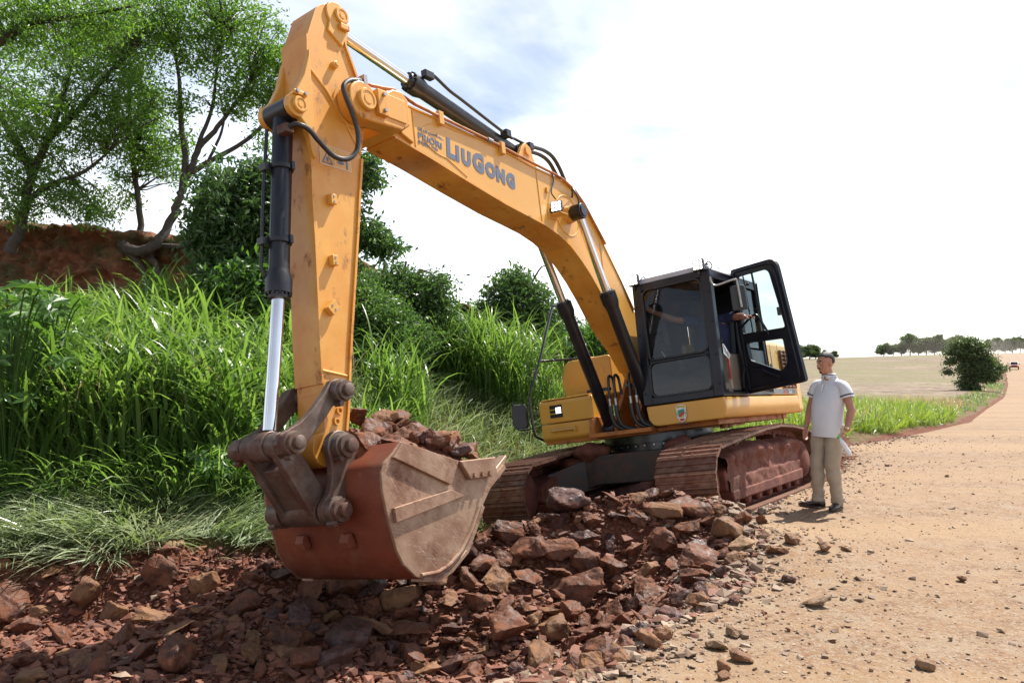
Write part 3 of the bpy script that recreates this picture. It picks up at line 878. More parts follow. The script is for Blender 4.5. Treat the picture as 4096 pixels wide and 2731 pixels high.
led(tb, (.912, -.985, 1.455), (0, 1, 0), (0, 0, 1), (1, 0, 0), .05)
mb = MB()
mb.py([(.45, 1.02), (.82, 1.02), (.905, 1.09), (.905, 1.28), (.45, 1.28)], -1.31, -.52)
lb = mb.build('step_box', M['yellow_paint'], exc, bevel=.03, seg=3)
mb = MB(); mb.box(.905, .965, -1.12, -.74, 1.175, 1.195); mb.box(.905, .97, -.745, -.725, 1.15, 1.215); 
st = mb.build('step', M['yellow_paint'], lb, bevel=.004)
for k in range(8):
    mb = MB(); yy = -1.09 + k * .045; mb.add([(.945, yy, 1.195), (.966, yy, 1.195), (.955, yy + .03, 1.195), (.955, yy + .012, 1.212)], [(0, 1, 3), (1, 2, 3), (2, 0, 3), (0, 2, 1)]); mb.build('step_tooth', M['bolt_steel'], st)
mb = MB(); mb.py([(.45, 1.03), (.97, 1.05), (.93, 1.28), (.45, 1.28)], -.515, -.455); mb.build('side_plate', M['orange_frame'], exc, bevel=.01)
mb = MB()
mb.px([(-1.25, 1.62), (-1.31, 1.85), (-1.24, 2.11), (-1.16, 2.17), (-.50, 2.17), (-.47, 2.14), (-.47, 1.62)], -.62, .24)
ft = mb.build('fuel_tank', M['yellow_paint'], exc, bevel=.025, seg=3)
mb = MB(); mb.box(-.05, .1, -1.0, -.85, 2.172, 2.20); mb.build('filler_bracket', M['yellow_paint'], ft, bevel=.006)
mb = MB(); mb.prism([(-1.06, 1.70), (-.62, 1.70), (-.58, 1.75), (-.58, 2.0), (-.62, 2.05), (-1.02, 2.05), (-1.06, 2.0)], .240, .245, lambda p, q, t: (t, p, q)); mb.build('pressed_panel', M['yellow_paint'], ft, bevel=.002)
# mirror pole on the right
mb = MB()
mb.tube(spline([(-.14, -1.38, 3.06), (.0, -1.43, 3.07), (.08, -1.45, 2.98), (.54, -1.45, 2.215), (.86, -1.45, 1.76), (.90, -1.45, 1.60), (.88, -1.45, 1.24), (.83, -1.44, 1.13), (.70, -1.36, 1.075), (.47, -1.30, 1.09)], 5), .019, 10)
mp_ = mb.build('mirror_pole', M['black_paint'], exc)
mb = MB(); mb.tube([(.54, -1.45, 2.21), (.2, -1.1, 2.20), (.05, -.95, 2.22)], .017, 10); mb.build('pole_brace', M['black_paint'], mp_)
mb = MB(); mb.tube(spline([(.88, -1.45, 1.26), (.89, -1.55, 1.25), (.93, -1.68, 1.27), (.96, -1.70, 1.40), (.96, -1.70, 1.66)], 4), .012, 8); mb.build('mirror_bracket', M['black_paint'], mp_)
mb = MB()
mb.prism([(-.09, -.17), (.09, -.17), (.12, -.10), (.11, .12), (.08, .17), (-.08, .17), (-.12, .1), (-.12, -.12)], 0, .05, lambda p, q, t: (.925 + t - p * .7, -1.60 + p * .6, 1.44 + q))
mb.build('mirror', M['rubber'], mp_, bevel=.012)

# ---- boom
BH = .175
btop = [(4.95, 4.265), (4.70, 4.25), (4.2, 4.235), (3.28, 4.195), (2.70, 4.135), (2.25, 4.118), (2.05, 4.095), (1.88, 4.05), (1.75, 3.98), (1.63, 3.88), (1.42, 3.675), (1.18, 3.395), (.86, 3.00), (.60, 2.64), (.30, 2.18), (.06, 1.90)]
bbot = [(.02, 1.70), (.12, 1.60), (.30, 1.62), (.52, 1.86), (.80, 2.16), (1.06, 2.36), (1.27, 2.585), (1.43, 2.78), (1.63, 2.99), (1.83, 3.16), (2.05, 3.31), (2.28, 3.405), (2.55, 3.475), (2.82, 3.515), (3.28, 3.578), (3.9, 3.695), (4.46, 3.81), (4.92, 3.89), (5.02, 3.92)]
mb = MB(); mb.py(btop + bbot + [(5.08, 4.10), (5.05, 4.22)], -BH, BH)
boom = mb.build('boom', M['yellow_paint'], exc, bevel=.006)
def ribbon(mb_, pts, y0, y1, th, side):
    """plate along a profile line, th thick on the given side"""
    P = [Vector(p) for p in pts]; A_, B_ = [], []
    for i, p in enumerate(P):
        t = (P[min(i + 1, len(P) - 1)] - P[max(i - 1, 0)]).normalized(); n_ = Vector((-t.y, t.x)) * side
        A_.append(p - n_ * .006); B_.append(p + n_ * th)
    for i in range(len(P) - 1):
        vs = [(q.x, yy, q.y) for q in (A_[i], A_[i + 1], B_[i + 1], B_[i]) for yy in (y0, y1)]
        mb_.add(vs, [(0, 1, 3, 2), (2, 3, 5, 4), (4, 5, 7, 6), (6, 7, 1, 0), (0, 2, 4, 6), (1, 7, 5, 3)])
mb = MB(); ribbon(mb, bbot[3:-1], -BH - .014, BH + .014, .014, -1); mb.build('bottom_plate', M['yellow_worn'], boom)
mb = MB(); ribbon(mb, btop[1:-2], -BH - .012, BH + .012, .012, -1); mb.build('top_plate', M['yellow_paint'], boom)
# tip fork
for s_ in (1, -1):
    prof = arc(5.41, 4.03, .175, -75, 150, 14) + [(5.05, 4.25), (4.95, 4.262), (4.86, 4.20), (4.86, 3.96), (4.96, 3.885), (5.20, 3.87), (5.34, 3.86)]
    mb = MB(); y0, y1 = sorted((s_ * .168, s_ * .335)); mb.py(prof, y0, y1)
    ear = mb.build('tip_fork', M['yellow_worn'], boom, bevel=.02, seg=3)
    mb = MB(); mb.py([(4.86, 3.93), (4.86, 4.21), (4.70, 4.22), (4.70, 3.87)], *sorted((s_ * .165, s_ * .215))); mb.build('fork_step', M['yellow_paint'], boom, bevel=.012)
    yo = s_ * .335
    mb = MB(); mb.lathe((5.41, yo, 4.03), (5.41, yo + s_ * .045, 4.03), [(0, .098), (.7, .098), (1, .088), (1.0, .07), (.85, .068), (.85, .045), (1, .043), (1, .012)], 28); mb.build('pin_cap', M['yellow_paint'], ear)
    mb = MB(); mb.box(5.18, 5.30, *sorted((yo - .01 * s_, yo + .05 * s_)), 3.93, 4.16); mb.build('pin_keeper', M['yellow_worn'], ear, bevel=.008)
    for zz in (3.97, 4.115):
        mb = MB(); mb.cyl((5.235, yo + s_ * .05, zz), (5.235, yo + s_ * .075, zz), .019, 6); mb.build('bolt', M['bolt_steel'], ear)
    mb = MB(); mb.box(4.92, 5.16, *sorted((yo - .006 * s_, yo + .012 * s_)), 3.95, 4.17); mb.build('doubler', M['yellow_paint'], ear, bevel=.008)
for s_ in (1, -1):
    yy = s_ * (BH + .001)
    # oval weld bead, butt welds
    for xx, z0, z1 in ((4.64, 3.86, 4.22), (2.60, 3.49, 4.12), (1.30, 2.63, 3.50)):
        mb = MB(); mb.tube([(xx, yy, z0), (xx + .006, yy, z1)], .007, 6); mb.build('weld_seam', M['yellow_paint'], boom)
    pts = [(4.2 + .33 * math.cos(R(a)) * 1.0, yy, 4.03 + .165 * math.sin(R(a))) for a in range(-90, 91, 15)]
    pts = [(3.9, yy, 3.74)] + pts + [(3.7, yy, 4.20)]
    mb = MB(); mb.tube([(p[0], p[1], min(max(p[2], 3.70 + (p[0] - 3.9) * .2), 4.205)) for p in pts], .006, 6); mb.build('weld_seam', M['yellow_paint'], boom)
    mb = MB(); mb.tube([(2.02 + .25 * math.cos(R(a)), yy, 3.68 + .25 * math.sin(R(a))) for a in range(0, 361, 12)], .008, 6); mb.build('weld_seam', M['yellow_paint'], boom)
for xx in (1.27, .80):
    mb = MB(); zt = np.interp(xx, [p[0] for p in btop][::-1], [p[1] for p in btop][::-1]); mb.box(xx - .05, xx + .05, .06, .12, zt - .06, zt + .07); mb.build('pipe_lug', M['yellow_paint'], boom, bevel=.006)

# lettering
def text(s_, x, z, size, ang, y, name, mt, parent, bold=.0, xs=1.0, plane='y', gap=1.0, zoff=.003):
    cu = bpy.data.curves.new('t', 'FONT'); cu.body = s_; cu.size = size; cu.offset = bold; cu.space_character = gap; cu.resolution_u = 3
    cu.extrude = .0012
    ob = bpy.data.objects.new('t', cu); col.objects.link(ob)
    bpy.context.view_layer.update()
    me = bpy.data.meshes.new_from_object(ob.evaluated_get(bpy.context.evaluated_depsgraph_get()))
    bpy.data.objects.remove(ob); bpy.data.curves.remove(cu)
    me.name = name; me.materials.clear(); me.materials.append(M[mt])
    o = link(name, me, parent)
    c, sn = math.cos(ang), math.sin(ang)
    if plane == 'y':
        X, Y, Z = Vector((-c, 0, sn)), Vector((sn, 0, c)), Vector((0, 1, 0))
        loc = Vector((x, y + zoff, z))
    else:       # on a face looking along +x; x is then the y position, y the x of the face
        X, Y, Z = Vector((0, c, sn)), Vector((0, -sn, c)), Vector((1, 0, 0))
        loc = Vector((y + zoff, x, z))
    mm = Matrix((X * xs, Y, Z)).transposed().to_4x4(); mm.translation = loc
    o.matrix_local = mm
    return o
TA = -R(5.4)
def along(x): return 3.898 - (4.19 - x) * math.tan(R(5.4))
cx_ = 4.195
for ch, big, wd in (('L', 1, .135), ('I', 0, .085), ('U', 0, .165), ('G', 1, .20), ('O', 0, .17), ('N', 0, .175), ('G', 0, .16)):
    text(ch, cx_, along(cx_) - (.0 if big else -.003), .262 if big else .208, TA, BH, 'lettering', 'decal_blue', boom, bold=.016, xs=.95)
    cx_ -= wd * 1.055
text('GRUPO', 4.590, 4.052, .048, -R(4.5), BH, 'lettering', 'decal_blue', boom, bold=.0008, xs=1.05, gap=1.15)
text('PRiORi', 4.597, 3.970, .088, -R(4.5), BH, 'lettering', 'decal_blue', boom, bold=.003, xs=1.25, gap=1.05)
text('(51)3061-2221', 4.603, 3.920, .046, -R(4.5), BH, 'lettering', 'decal_blue', boom, bold=.001, xs=1.03)
mb = MB(); yy = BH + .003
mb.add([(4.42, yy, 4.052), (4.36, yy, 4.067), (4.335, yy, 4.060), (4.32, yy, 4.086), (4.305, yy, 4.060), (4.28, yy, 4.066), (4.20, yy, 4.035), (4.31, yy, 4.053)], [(0, 1, 2, 3, 4, 5, 6, 7)]); mb.build('lettering', M['decal_blue'], boom)

# ---- hydraulic cylinders
def cylinder(name, base, headpt, rodend, rb, rr, mt='cylinder_black', eye=None, y=0.0):
    base, headpt, rodend = Vector(base), Vector(headpt), Vector(rodend)
    d = (headpt - base); ln = d.length; dn = d.normalized()
    h = .16 / ln
    mb = MB(); mb.lathe(base, headpt, [(0, rb * .8), (.02, rb), (1 - h * 1.5, rb), (1 - h * 1.35, rb * 1.06), (1 - h * .95, rb * 1.28), (1 - h * .25, rb * 1.28), (1 - h * .24, rb * 1.05), (1, rb * .98)], 28)
    c = mb.build(name, M[mt], exc)
    mb = MB(); mb.cyl(headpt - dn * .02, rodend, rr, 24); mb.build('piston_rod', M['chrome'], c)
    q = dn.to_track_quat('Z', 'Y')
    for k in range(12):
        a = 2 * math.pi * k / 12
        o_ = q @ Vector((math.cos(a), math.sin(a), 0)) * rb * 1.15
        mb = MB(); p0 = headpt - dn * .045 + o_; mb.cyl(p0, p0 + dn * .022, .010, 6); mb.build('bolt', M[mt], c)
    return c
# arm cylinder on top of the boom
ac = cylinder('arm_cylinder', (2.72, 0, 4.335), (4.48, 0, 4.655), (5.46, 0, 4.845), .082, .053)
mb = MB(); mb.cyl((2.70, -.09, 4.33), (2.70, .09, 4.33), .11, 20); mb.build('cylinder_eye', M['cylinder_black'], ac)
mb = MB(); mb.cyl((5.46, -.075, 4.845), (5.46, .075, 4.845), .105, 20); mb.build('rod_eye', M['cylinder_black'], ac)
mb = MB(); mb.py([(2.50, 4.11), (2.92, 4.16), (2.80, 4.36), (2.72, 4.43), (2.64, 4.40)], .10, .15); mb.py([(2.50, 4.11), (2.92, 4.16), (2.80, 4.36), (2.72, 4.43), (2.64, 4.40)], -.15, -.10)
cb = mb.build('cylinder_bracket', M['yellow_worn'], boom, bevel=.01)
mb = MB(); mb.cyl((2.70, -.17, 4.33), (2.70, .17, 4.33), .055, 18); mb.build('pin', M['yellow_worn'], cb)
mb = MB(); mb.box(4.20, 4.33, .06, .13, 4.70, 4.78); mb.build('port_block', M['cylinder_black'], ac, bevel=.01)
mb = MB(); mb.tube(spline([(4.25, .10, 4.755), (4.18, .10, 4.765), (3.95, .10, 4.68), (3.75, .10, 4.635), (3.0, .10, 4.46), (2.85, .09, 4.46), (2.62, .10, 4.44), (2.56, .1, 4.43)], 5), .017, 8); mb.build('steel_pipe', M['cylinder_black'], ac)
for xx, zz in ((3.02, 4.47), (2.58, 4.435)):
    mb = MB(); mb.box(xx - .045, xx + .045, .055, .15, zz - .05, zz + .035); mb.build('pipe_clamp', M['cylinder_black'], ac, bevel=.008)
for k, (yy, dz) in enumerate(((.11, .0), (.04, -.03))):
    mb = MB(); mb.tube(spline([(2.60, yy, 4.43 + dz), (2.45, yy, 4.45 + dz), (2.25, yy, 4.46 + dz), (2.08, yy, 4.42 + dz), (1.95, yy, 4.30 + dz), (1.84, yy, 4.12), (1.76, yy, 4.0)], 6), .024, 10); mb.build('hose', M['rubber'], ac)
# orange pipes along the boom top edge
mb = MB(); mb.tube([(5.34, .235, 4.245), (5.10, .235, 4.285), (4.93, .225, 4.325), (4.64, .215, 4.275), (4.27, .205, 4.262), (3.46, .20, 4.228), (3.30, .20, 4.218), (2.84, .20, 4.182), (2.25, .20, 4.145), (2.06, .20, 4.12), (1.82, .20, 4.04), (1.62, .2, 3.90), (1.2, .2, 3.45)], .017, 10)
bp_ = mb.build('boom_pipe', M['orange_frame'], boom)
for xx, zz in ((4.27, 4.25), (3.27, 4.20), (5.05, 4.23)):
    mb = MB(); mb.box(xx - .035, xx + .035, .13, .225, zz - .07, zz + .065); cl = mb.build('pipe_clamp', M['yellow_paint'], bp_, bevel=.006)
    mb = MB(); mb.cyl((xx, .18, zz + .065), (xx, .18, zz + .085), .014, 6); mb.build('bolt', M['bolt_steel'], cl)
mb = MB(); mb.tube([(3.52, .2, 4.235), (3.44, .2, 4.23)], .027, 10); mb.build('pipe_fitting', M['bolt_steel'], bp_)
# boom cylinders
for s_ in (1, -1):
    yc = s_ * .32
    bc = cylinder('boom_cylinder', (.72, yc, 1.15), (1.555, yc, 2.775), (2.0, yc, 3.655), .080, .050)
    mb = MB(); mb.cyl((2.015, yc - .07, 3.685), (2.015, yc + .08, 3.685), .095, 24); e_ = mb.build('rod_eye', M['cylinder_black'], bc, bevel=.012)
    mb = MB(); mb.cyl((2.015, yc + s_ * .08, 3.685), (2.015, yc + s_ * .093, 3.685), .068, 20); mb.build('pin_cap', M['rubber'], bc)
    mb = MB(); mb.cyl((.70, yc - .08, 1.12), (.70, yc + .08, 1.12), .11, 20); mb.build('cylinder_eye', M['cylinder_black'], bc)
mb = MB(); mb.cyl((2.015, -.36, 3.685), (2.015, .36, 3.685), .055, 20); mb.build('pin', M['yellow_worn'], boom)
for s_ in (1, -1):
    mb = MB(); mb.cyl((2.015, s_ * .17, 3.685), (2.015, s_ * .245, 3.685), .115, 24, r1=.10); mb.build('boss', M['yellow_worn'], boom)
# boom lamp
mb = MB(); mb.box(2.28, 2.46, .176, .186, 3.575, 3.70); mb.box(2.28, 2.44, .176, .34, 3.60, 3.612)
lb_ = mb.build('lamp_bracket', M['yellow_paint'], boom, bevel=.004)
led(boom, (2.40, .265, 3.70), (-.35, 1, 0), (-.1, 0, 1), (1, .35, .1), .070)
mb = MB(); mb.box(2.41, 2.45, .17, .20, 3.88, 3.94); mb.build('cable_clip', M['yellow_paint'], boom, bevel=.003)
mb = MB(); mb.tube(spline([(2.35, .24, 3.80), (2.36, .2, 3.88), (2.33, .19, 3.95), (2.27, .19, 4.05), (2.28, .185, 4.15), (2.20, .1, 4.15)], 5), .008, 6); mb.build('lamp_cable', M['rubber'], boom)
mb = MB(); mb.tube(spline([(2.0, .34, 3.77), (1.98, .33, 3.86), (1.99, .30, 3.95), (1.97, .26, 4.01), (1.91, .22, 3.98), (1.88, .19, 3.93)], 5), .012, 8); mb.build('grease_hose', M['rubber'], boom)

# hoses at the boom foot
for s_, yc in ((1, .30), (-1, -.26)):
    for k in range(2):
        yy = yc + k * .085 - .13 * s_
        mb = MB()
        mb.tube(spline([(1.0, yy, 1.50), (.98, yy, 1.72), (.94, yy, 1.80), (.87, yy, 1.78), (.84, yy, 1.70), (.86, yy + .02, 1.55)], 6), .018, 10)
        pb = mb.build('steel_pipe', M['cylinder_black'], exc)
        mb = MB(); mb.lathe((1.0, yy, 1.50), (1.0, yy, 1.40), [(0, .026), (.3, .026), (.31, .021), (1, .021)], 8); mb.build('fitting', M['bolt_steel'], pb)
        mb = MB(); mb.tube(spline([(1.0, yy, 1.41), (1.0, yy, 1.30), (.97, yy + .03, 1.16), (.90, yy + .12, 1.10), (.80, yy + .25, 1.10), (.7, yy + .3, 1.12)], 6), .027, 10); mb.build('hose', M['rubber'], pb)
    mb = MB(); mb.box(.86, .96, yc - .22, yc + .1, 1.62, 1.66); mb.build('pipe_clamp', M['black_paint'], exc, bevel=.006)

# ---- arm (stick)
AH = .155
aback = [(5.385, 4.80), (5.43, 4.62), (5.42, 4.575), (5.325, 4.335), (5.25, 4.15), (5.235, 4.0), (5.27, 3.86), (5.346, 3.576), (5.417, 3.198), (5.444, 3.025), (5.542, 2.49), (5.63, 2.02), (5.684, 1.695), (5.721, 1.442), (5.76, 1.262)]
afront = [(5.965, 1.265), (5.946, 1.63), (5.94, 1.94), (5.927, 2.318), (5.91, 2.77), (5.905, 3.10), (5.885, 3.497), (5.878, 3.77), (5.862, 4.05), (5.845, 4.392), (5.836, 4.541), (5.715, 4.835), (5.66, 4.885)]
bpin = arc(5.955, 1.135, .125, 20, -200, 14)
mb = MB(); mb.py(aback + [(5.80, 1.16)] + arc(5.945, 1.135, .14, 185, 365, 12) + [(6.06, 1.24)] + afront + [(5.58, 4.93), (5.47, 4.93)], -AH, AH)
arm = mb.build('arm', M['yellow_worn'], exc, bevel=.006)
mb = MB(); ribbon(mb, aback[7:], -AH - .02, AH + .02, .016, -1); ribbon(mb, aback[:4], -AH - .02, AH + .02, .016, -1); mb.build('rear_plate', M['yellow_worn'], arm)
mb = MB(); ribbon(mb, afront[1:-2], -AH - .008, AH + .008, .012, -1); mb.build('front_plate', M['yellow_worn'], arm)
for s_ in (1, -1):
    y0, y1 = sorted((s_ * .10, s_ * .178))
    mb = MB(); mb.py(arc(5.50, 4.845, .12, -40, 200, 14) + [(5.40, 4.70), (5.46, 4.56), (5.62, 4.66)], y0, y1); e1 = mb.build('cylinder_ear', M['yellow_paint'], arm, bevel=.012, seg=3)
    mb = MB(); mb.lathe((5.46, s_ * .178, 4.845), (5.46, s_ * .205, 4.845), [(0, .075), (.7, .075), (1, .066), (1, .05), (.8, .048), (.8, .03), (1, .028), (1, .01)], 24); mb.build('pin_cap', M['yellow_worn'], e1)
    mb = MB(); mb.box(5.40, 5.50, *sorted((s_ * .178, s_ * .215)), 4.71, 4.76); mb.build('pin_keeper', M['yellow_worn'], e1, bevel=.006)
    y0, y1 = sorted((s_ * .135, s_ * .195))
    mb = MB(); mb.py([(5.85, 4.40), (5.93, 4.15), (6.01, 4.0)] + arc(6.02, 3.855, .10, 60, -100, 12) + [(5.95, 3.70), (5.90, 3.48), (5.87, 3.44)], y0, y1); e2 = mb.build('cylinder_ear', M['yellow_paint'], arm, bevel=.012, seg=3)
    mb = MB(); mb.lathe((6.015, s_ * .195, 3.85), (6.015, s_ * .23, 3.85), [(0, .068), (.7, .068), (1, .06), (1, .046), (.8, .044), (.8, .028), (1, .026), (1, .01)], 24); mb.build('pin_cap', M['yellow_paint'], e2)
    mb = MB(); mb.box(5.94, 6.07, *sorted((s_ * .195, s_ * .225)), 3.93, 3.965, Matrix.Identity(4)); kp = mb.build('pin_keeper', M['yellow_paint'], e2, bevel=.006)
    for xx in (5.965, 6.045):
        mb = MB(); mb.cyl((xx, s_ * .225, 3.948), (xx, s_ * .245, 3.948), .016, 6); mb.build('bolt', M['bolt_steel'], e2)
    # boss for boom pin, doubler plate edge
    mb = MB(); mb.cyl((5.41, s_ * .15, 4.03), (5.41, s_ * .168, 4.03), .20, 28); mb.build('boss', M['yellow_paint'], arm)
    mb = MB(); mb.tube([(5.865, s_ * .158, 4.26), (5.68, s_ * .158, 4.10), (5.50, s_ * .158, 3.88), (5.34, s_ * .158, 3.62)], .012, 6); mb.build('doubler_edge', M['yellow_paint'], arm)
    mb = MB(); mb.tube([(5.945, s_ * .158, 1.73), (5.70, s_ * .158, 1.69)], .012, 6); mb.build('doubler_edge', M['yellow_paint'], arm)
for (xx, zz, ang, w_) in ((5.73, 3.13, 0, .03), (5.765, 2.615, 0, .03), (5.82, 2.225, 45, .05)):
    mb = MB(); F_ = Matrix.Translation((xx, AH, zz)) @ Matrix.Rotation(R(ang), 4, 'Y')
    mb.box(-w_, w_, 0, .055, -.042, .042, F_)
    lg = mb.build('hose_lug', M['yellow_paint'], arm, bevel=.005)
    for dz in (-.022, .022):
        mb = MB(); mb.cyl(F_ @ Vector((0, .055, dz)), F_ @ Vector((0, .060, dz)), .009, 8); mb.build('bolt', M['bolt_steel'], lg)
mb = MB(); mb.lathe((5.575, AH, 4.352), (5.575, AH + .06, 4.352), [(0, .034), (.75, .032), (.8, .02), (1, .018)], 16); mb.build('grease_plug', M['yellow_paint'], arm)
for xx, zz in ((5.811, 1.419), (5.845, 1.336)):
    mb = MB(); mb.lathe((xx, AH, zz), (xx, AH + .02, zz), [(0, .03), (1, .03), (1, .018), (.1, .016)], 16, caps=False); mb.build('plug_hole', M['yellow_worn'], arm)
# warning plate on the arm
mb = MB(); mb.prism([(5.30 + .52, 3.60), (5.49, 3.60), (5.49, 3.43), (5.82, 3.43)], AH + .001, AH + .003, lambda p, q, t: (p - .02, t, q)); wp = mb.build('warning_label', M['yellow_paint'], arm)
mb = MB()
Y_ = AH + .0045
tri = [(5.785, 3.445), (5.665, 3.445), (5.725, 3.555)]; tri2 = [(5.765, 3.455), (5.685, 3.455), (5.725, 3.535)]
for i in range(3):
    a, b, c, d_ = tri[i], tri[(i + 1) % 3], tri2[(i + 1) % 3], tri2[i]
    mb.add([(p[0], Y_, p[1]) for p in (a, b, c, d_)], [(0, 1, 2, 3)])
mb.add([(5.735, Y_, 3.465), (5.715, Y_, 3.465), (5.71, Y_, 3.50), (5.735, Y_, 3.505)], [(0, 1, 2, 3)])
mb.add([(5.60, Y_, 3.50), (5.56, Y_, 3.50), (5.54, Y_, 3.485), (5.56, Y_, 3.47), (5.60, Y_, 3.47), (5.62, Y_, 3.485)], [(0, 1, 2, 3, 4, 5)])
mb.add([(5.525, Y_, 3.52), (5.505, Y_, 3.52), (5.505, Y_, 3.44), (5.525, Y_, 3.44)], [(0, 1, 2, 3)])
mb.build('pictogram', M['decal_blue'], wp)
mb = MB()
for a, b in (((5.80, 3.60), (5.47, 3.60)), ((5.47, 3.60), (5.47, 3.43)), ((5.47, 3.43), (5.80, 3.43)), ((5.80, 3.43), (5.80, 3.60)), ((5.64, 3.60), (5.64, 3.43))):
    mb.tube([(a[0], Y_ - .001, a[1]), (b[0], Y_ - .001, b[1])], .0022, 5)
mb.build('label_border', M['decal_white'], wp)
# steel hose from boom pipe to bucket cylinder
mb = MB(); mb.tube(spline([(5.40, .30, 4.215), (5.45, .31, 4.205), (5.56, .315, 4.165), (5.632, .32, 4.09), (5.62, .32, 4.01), (5.556, .32, 3.87), (5.508, .315, 3.714), (5.53, .305, 3.56), (5.625, .29, 3.468), (5.75, .27, 3.465), (5.884, .26, 3.557), (5.98, .25, 3.64), (6.07, .22, 3.665), (6.10, .16, 3.65)], 8), .021, 10); mb.build('steel_hose', M['rubber'], arm)
mb = MB(); mb.tube([(5.44, .305, 4.205), (5.33, .27, 4.235)], .028, 10); mb.box(5.36, 5.40, .255, .335, 4.18, 4.27); mb.build('hose_clamp', M['bolt_steel'], arm)
mb = MB(); mb.box(6.06, 6.14, .06, .175, 3.61, 3.685); mb.build('port_block', M['link_steel'], arm, bevel=.01)
# bucket cylinder
bcy = cylinder('bucket_cylinder', (6.015, 0, 3.83), (6.185, 0, 2.30), (6.345, 0, 1.30), .080, .051)
mb = MB(); mb.cyl((6.015, -.13, 3.85), (6.015, .13, 3.85), .10, 20); mb.build('cylinder_eye', M['cylinder_black'], bcy)
for t_ in (.30, .70):
    p0 = Vector((6.015, 0, 3.83)).lerp(Vector((6.185, 0, 2.30)), t_); dd = Vector((.17, 0, -1.53)).normalized()
    mb = MB(); mb.cyl(p0 - dd * .02, p0 + dd * .02, .094, 24); mb.box(p0.x - .02, p0.x + .14, -.10, -.02, p0.z - .03, p0.z + .03); mb.box(p0.x - .05, p0.x - .02, .085, .105, p0.z - .03, p0.z + .04); mb.build('pipe_clamp', M['cylinder_black'], bcy, bevel=.004)
mb = MB(); mb.tube([(6.13, -.07, 3.70), (6.20, -.07, 3.2), (6.27, -.07, 2.55), (6.25, -.06, 2.48)], .014, 8); mb.build('steel_pipe', M['cylinder_black'], bcy)
# linkage
J = Vector((6.385, 0, 1.185)); K = Vector((5.895, 0, 1.555)); Hp = Vector((6.055, 0, .680)); Bp = Vector((5.945, 0, 1.135))
for s_ in (1, -1):
    y0, y1 = sorted((s_ * .205, s_ * .265))
    prof = arc(K.x, K.z, .10, -60, 120, 12) + [(6.01, 1.555), (6.12, 1.44), (6.26, 1.335)] + arc(J.x, J.z, .10, 80, 290, 12)[0:1]
    prof = [(5.845, 1.642), (5.895, 1.655), (5.96, 1.635), (6.03, 1.545), (6.14, 1.435), (6.27, 1.335), (6.38, 1.285), (6.455, 1.255), (6.485, 1.185), (6.455, 1.115), (6.385, 1.085), (6.31, 1.11), (6.24, 1.17), (6.14, 1.26), (6.03, 1.36), (5.95, 1.445), (5.88, 1.457), (5.82, 1.49), (5.795, 1.555), (5.81, 1.61)]
    mb = MB(); mb.py(prof, y0, y1); sl_ = mb.build('side_link', M['link_steel'], exc, bevel=.012)
    for c in (K, J):
        mb = MB(); mb.lathe((c.x, s_ * .265, c.z), (c.x, s_ * .40, c.z), [(0, .088), (.45, .088), (.48, .075), (.72, .075), (.73, .048), (.97, .048), (1, .042)], 24); mb.build('pin_boss', M['link_steel'], sl_)
        mb = MB(); mb.cyl((c.x + .03, s_ * .26, c.z - .10), (c.x + .03, s_ * .33, c.z - .10), .022, 6); mb.build('pin_bolt', M['link_steel'], sl_)
mb = MB(); mb.cyl((K.x, -.27, K.z), (K.x, .27, K.z), .055, 20); mb.build('pin', M['link_steel'], exc)
mb = MB(); mb.cyl((J.x, -.20, J.z), (J.x, .20, J.z), .092, 24)
mb.cyl((J.x, -.085, J.z), (J.x, .085, J.z), .11, 24)
d_ = (Hp - J); n_ = Vector((-d_.z, 0, d_.x)).normalized()
q = [(J + n_ * .095), (Hp + n_ * .10), (Hp - n_ * .10), (J - n_ * .095)]
for y0, y1 in ((.13, .195), (-.195, -.13)):
    mb.py([(p.x, p.z) for p in q], y0, y1)
q2 = [(J + d_ * .28 + n_ * .06), (Hp + n_ * .07), (Hp - n_ * .07), (J + d_ * .28 - n_ * .06)]
mb.py([(p.x, p.z) for p in q2], -.13, .13)
mb.cyl((Hp.x, -.205, Hp.z), (Hp.x, .205, Hp.z), .105, 24)
mb.build('bucket_link', M['link_steel'], exc, bevel=.012)

# ---- bucket
BW = .66
side = [(5.70, 1.125), (5.80, 1.04), (5.885, .99), (5.925, .93), (5.93, .80), (5.905, .63), (5.875, .50), (5.835, .35), (5.78, .245), (5.665, .138), (5.58, .103), (5.435, .077), (5.27, .116), (5.07, .229), (4.93, .40), (4.80, .563), (4.70, .665), (4.56, .78), (4.60, .905), (4.85, .905), (5.10, .925)]
shell = side[:18]
mb = MB()
P_ = [Vector(p) for p in shell]
ins = []
for i, p in enumerate(P_):
    t = (P_[min(i + 1, len(P_) - 1)] - P_[max(i - 1, 0)]).normalized(); ins.append(p + Vector((t.y, -t.x)) * .03)
n = len(P_)
vs = [(p.x, yy, p.y) for p in P_ for yy in (-BW, BW)] + [(p.x, yy, p.y) for p in ins for yy in (-BW, BW)]
fs = []
for i in range(n - 1):
    fs += [(2 * i, 2 * i + 1, 2 * i + 3, 2 * i + 2), (2 * n + 2 * i, 2 * n + 2 * i + 2, 2 * n + 2 * i + 3, 2 * n + 2 * i + 1), (2 * i, 2 * i + 2, 2 * n + 2 * i + 2, 2 * n + 2 * i), (2 * i + 1, 2 * n + 2 * i + 1, 2 * n + 2 * i + 3, 2 * i + 3)]
fs += [(0, 2 * n, 2 * n + 1, 1), (2 * n - 2, 2 * n - 1, 4 * n - 1, 4 * n - 2)]
mb.add(vs, fs)
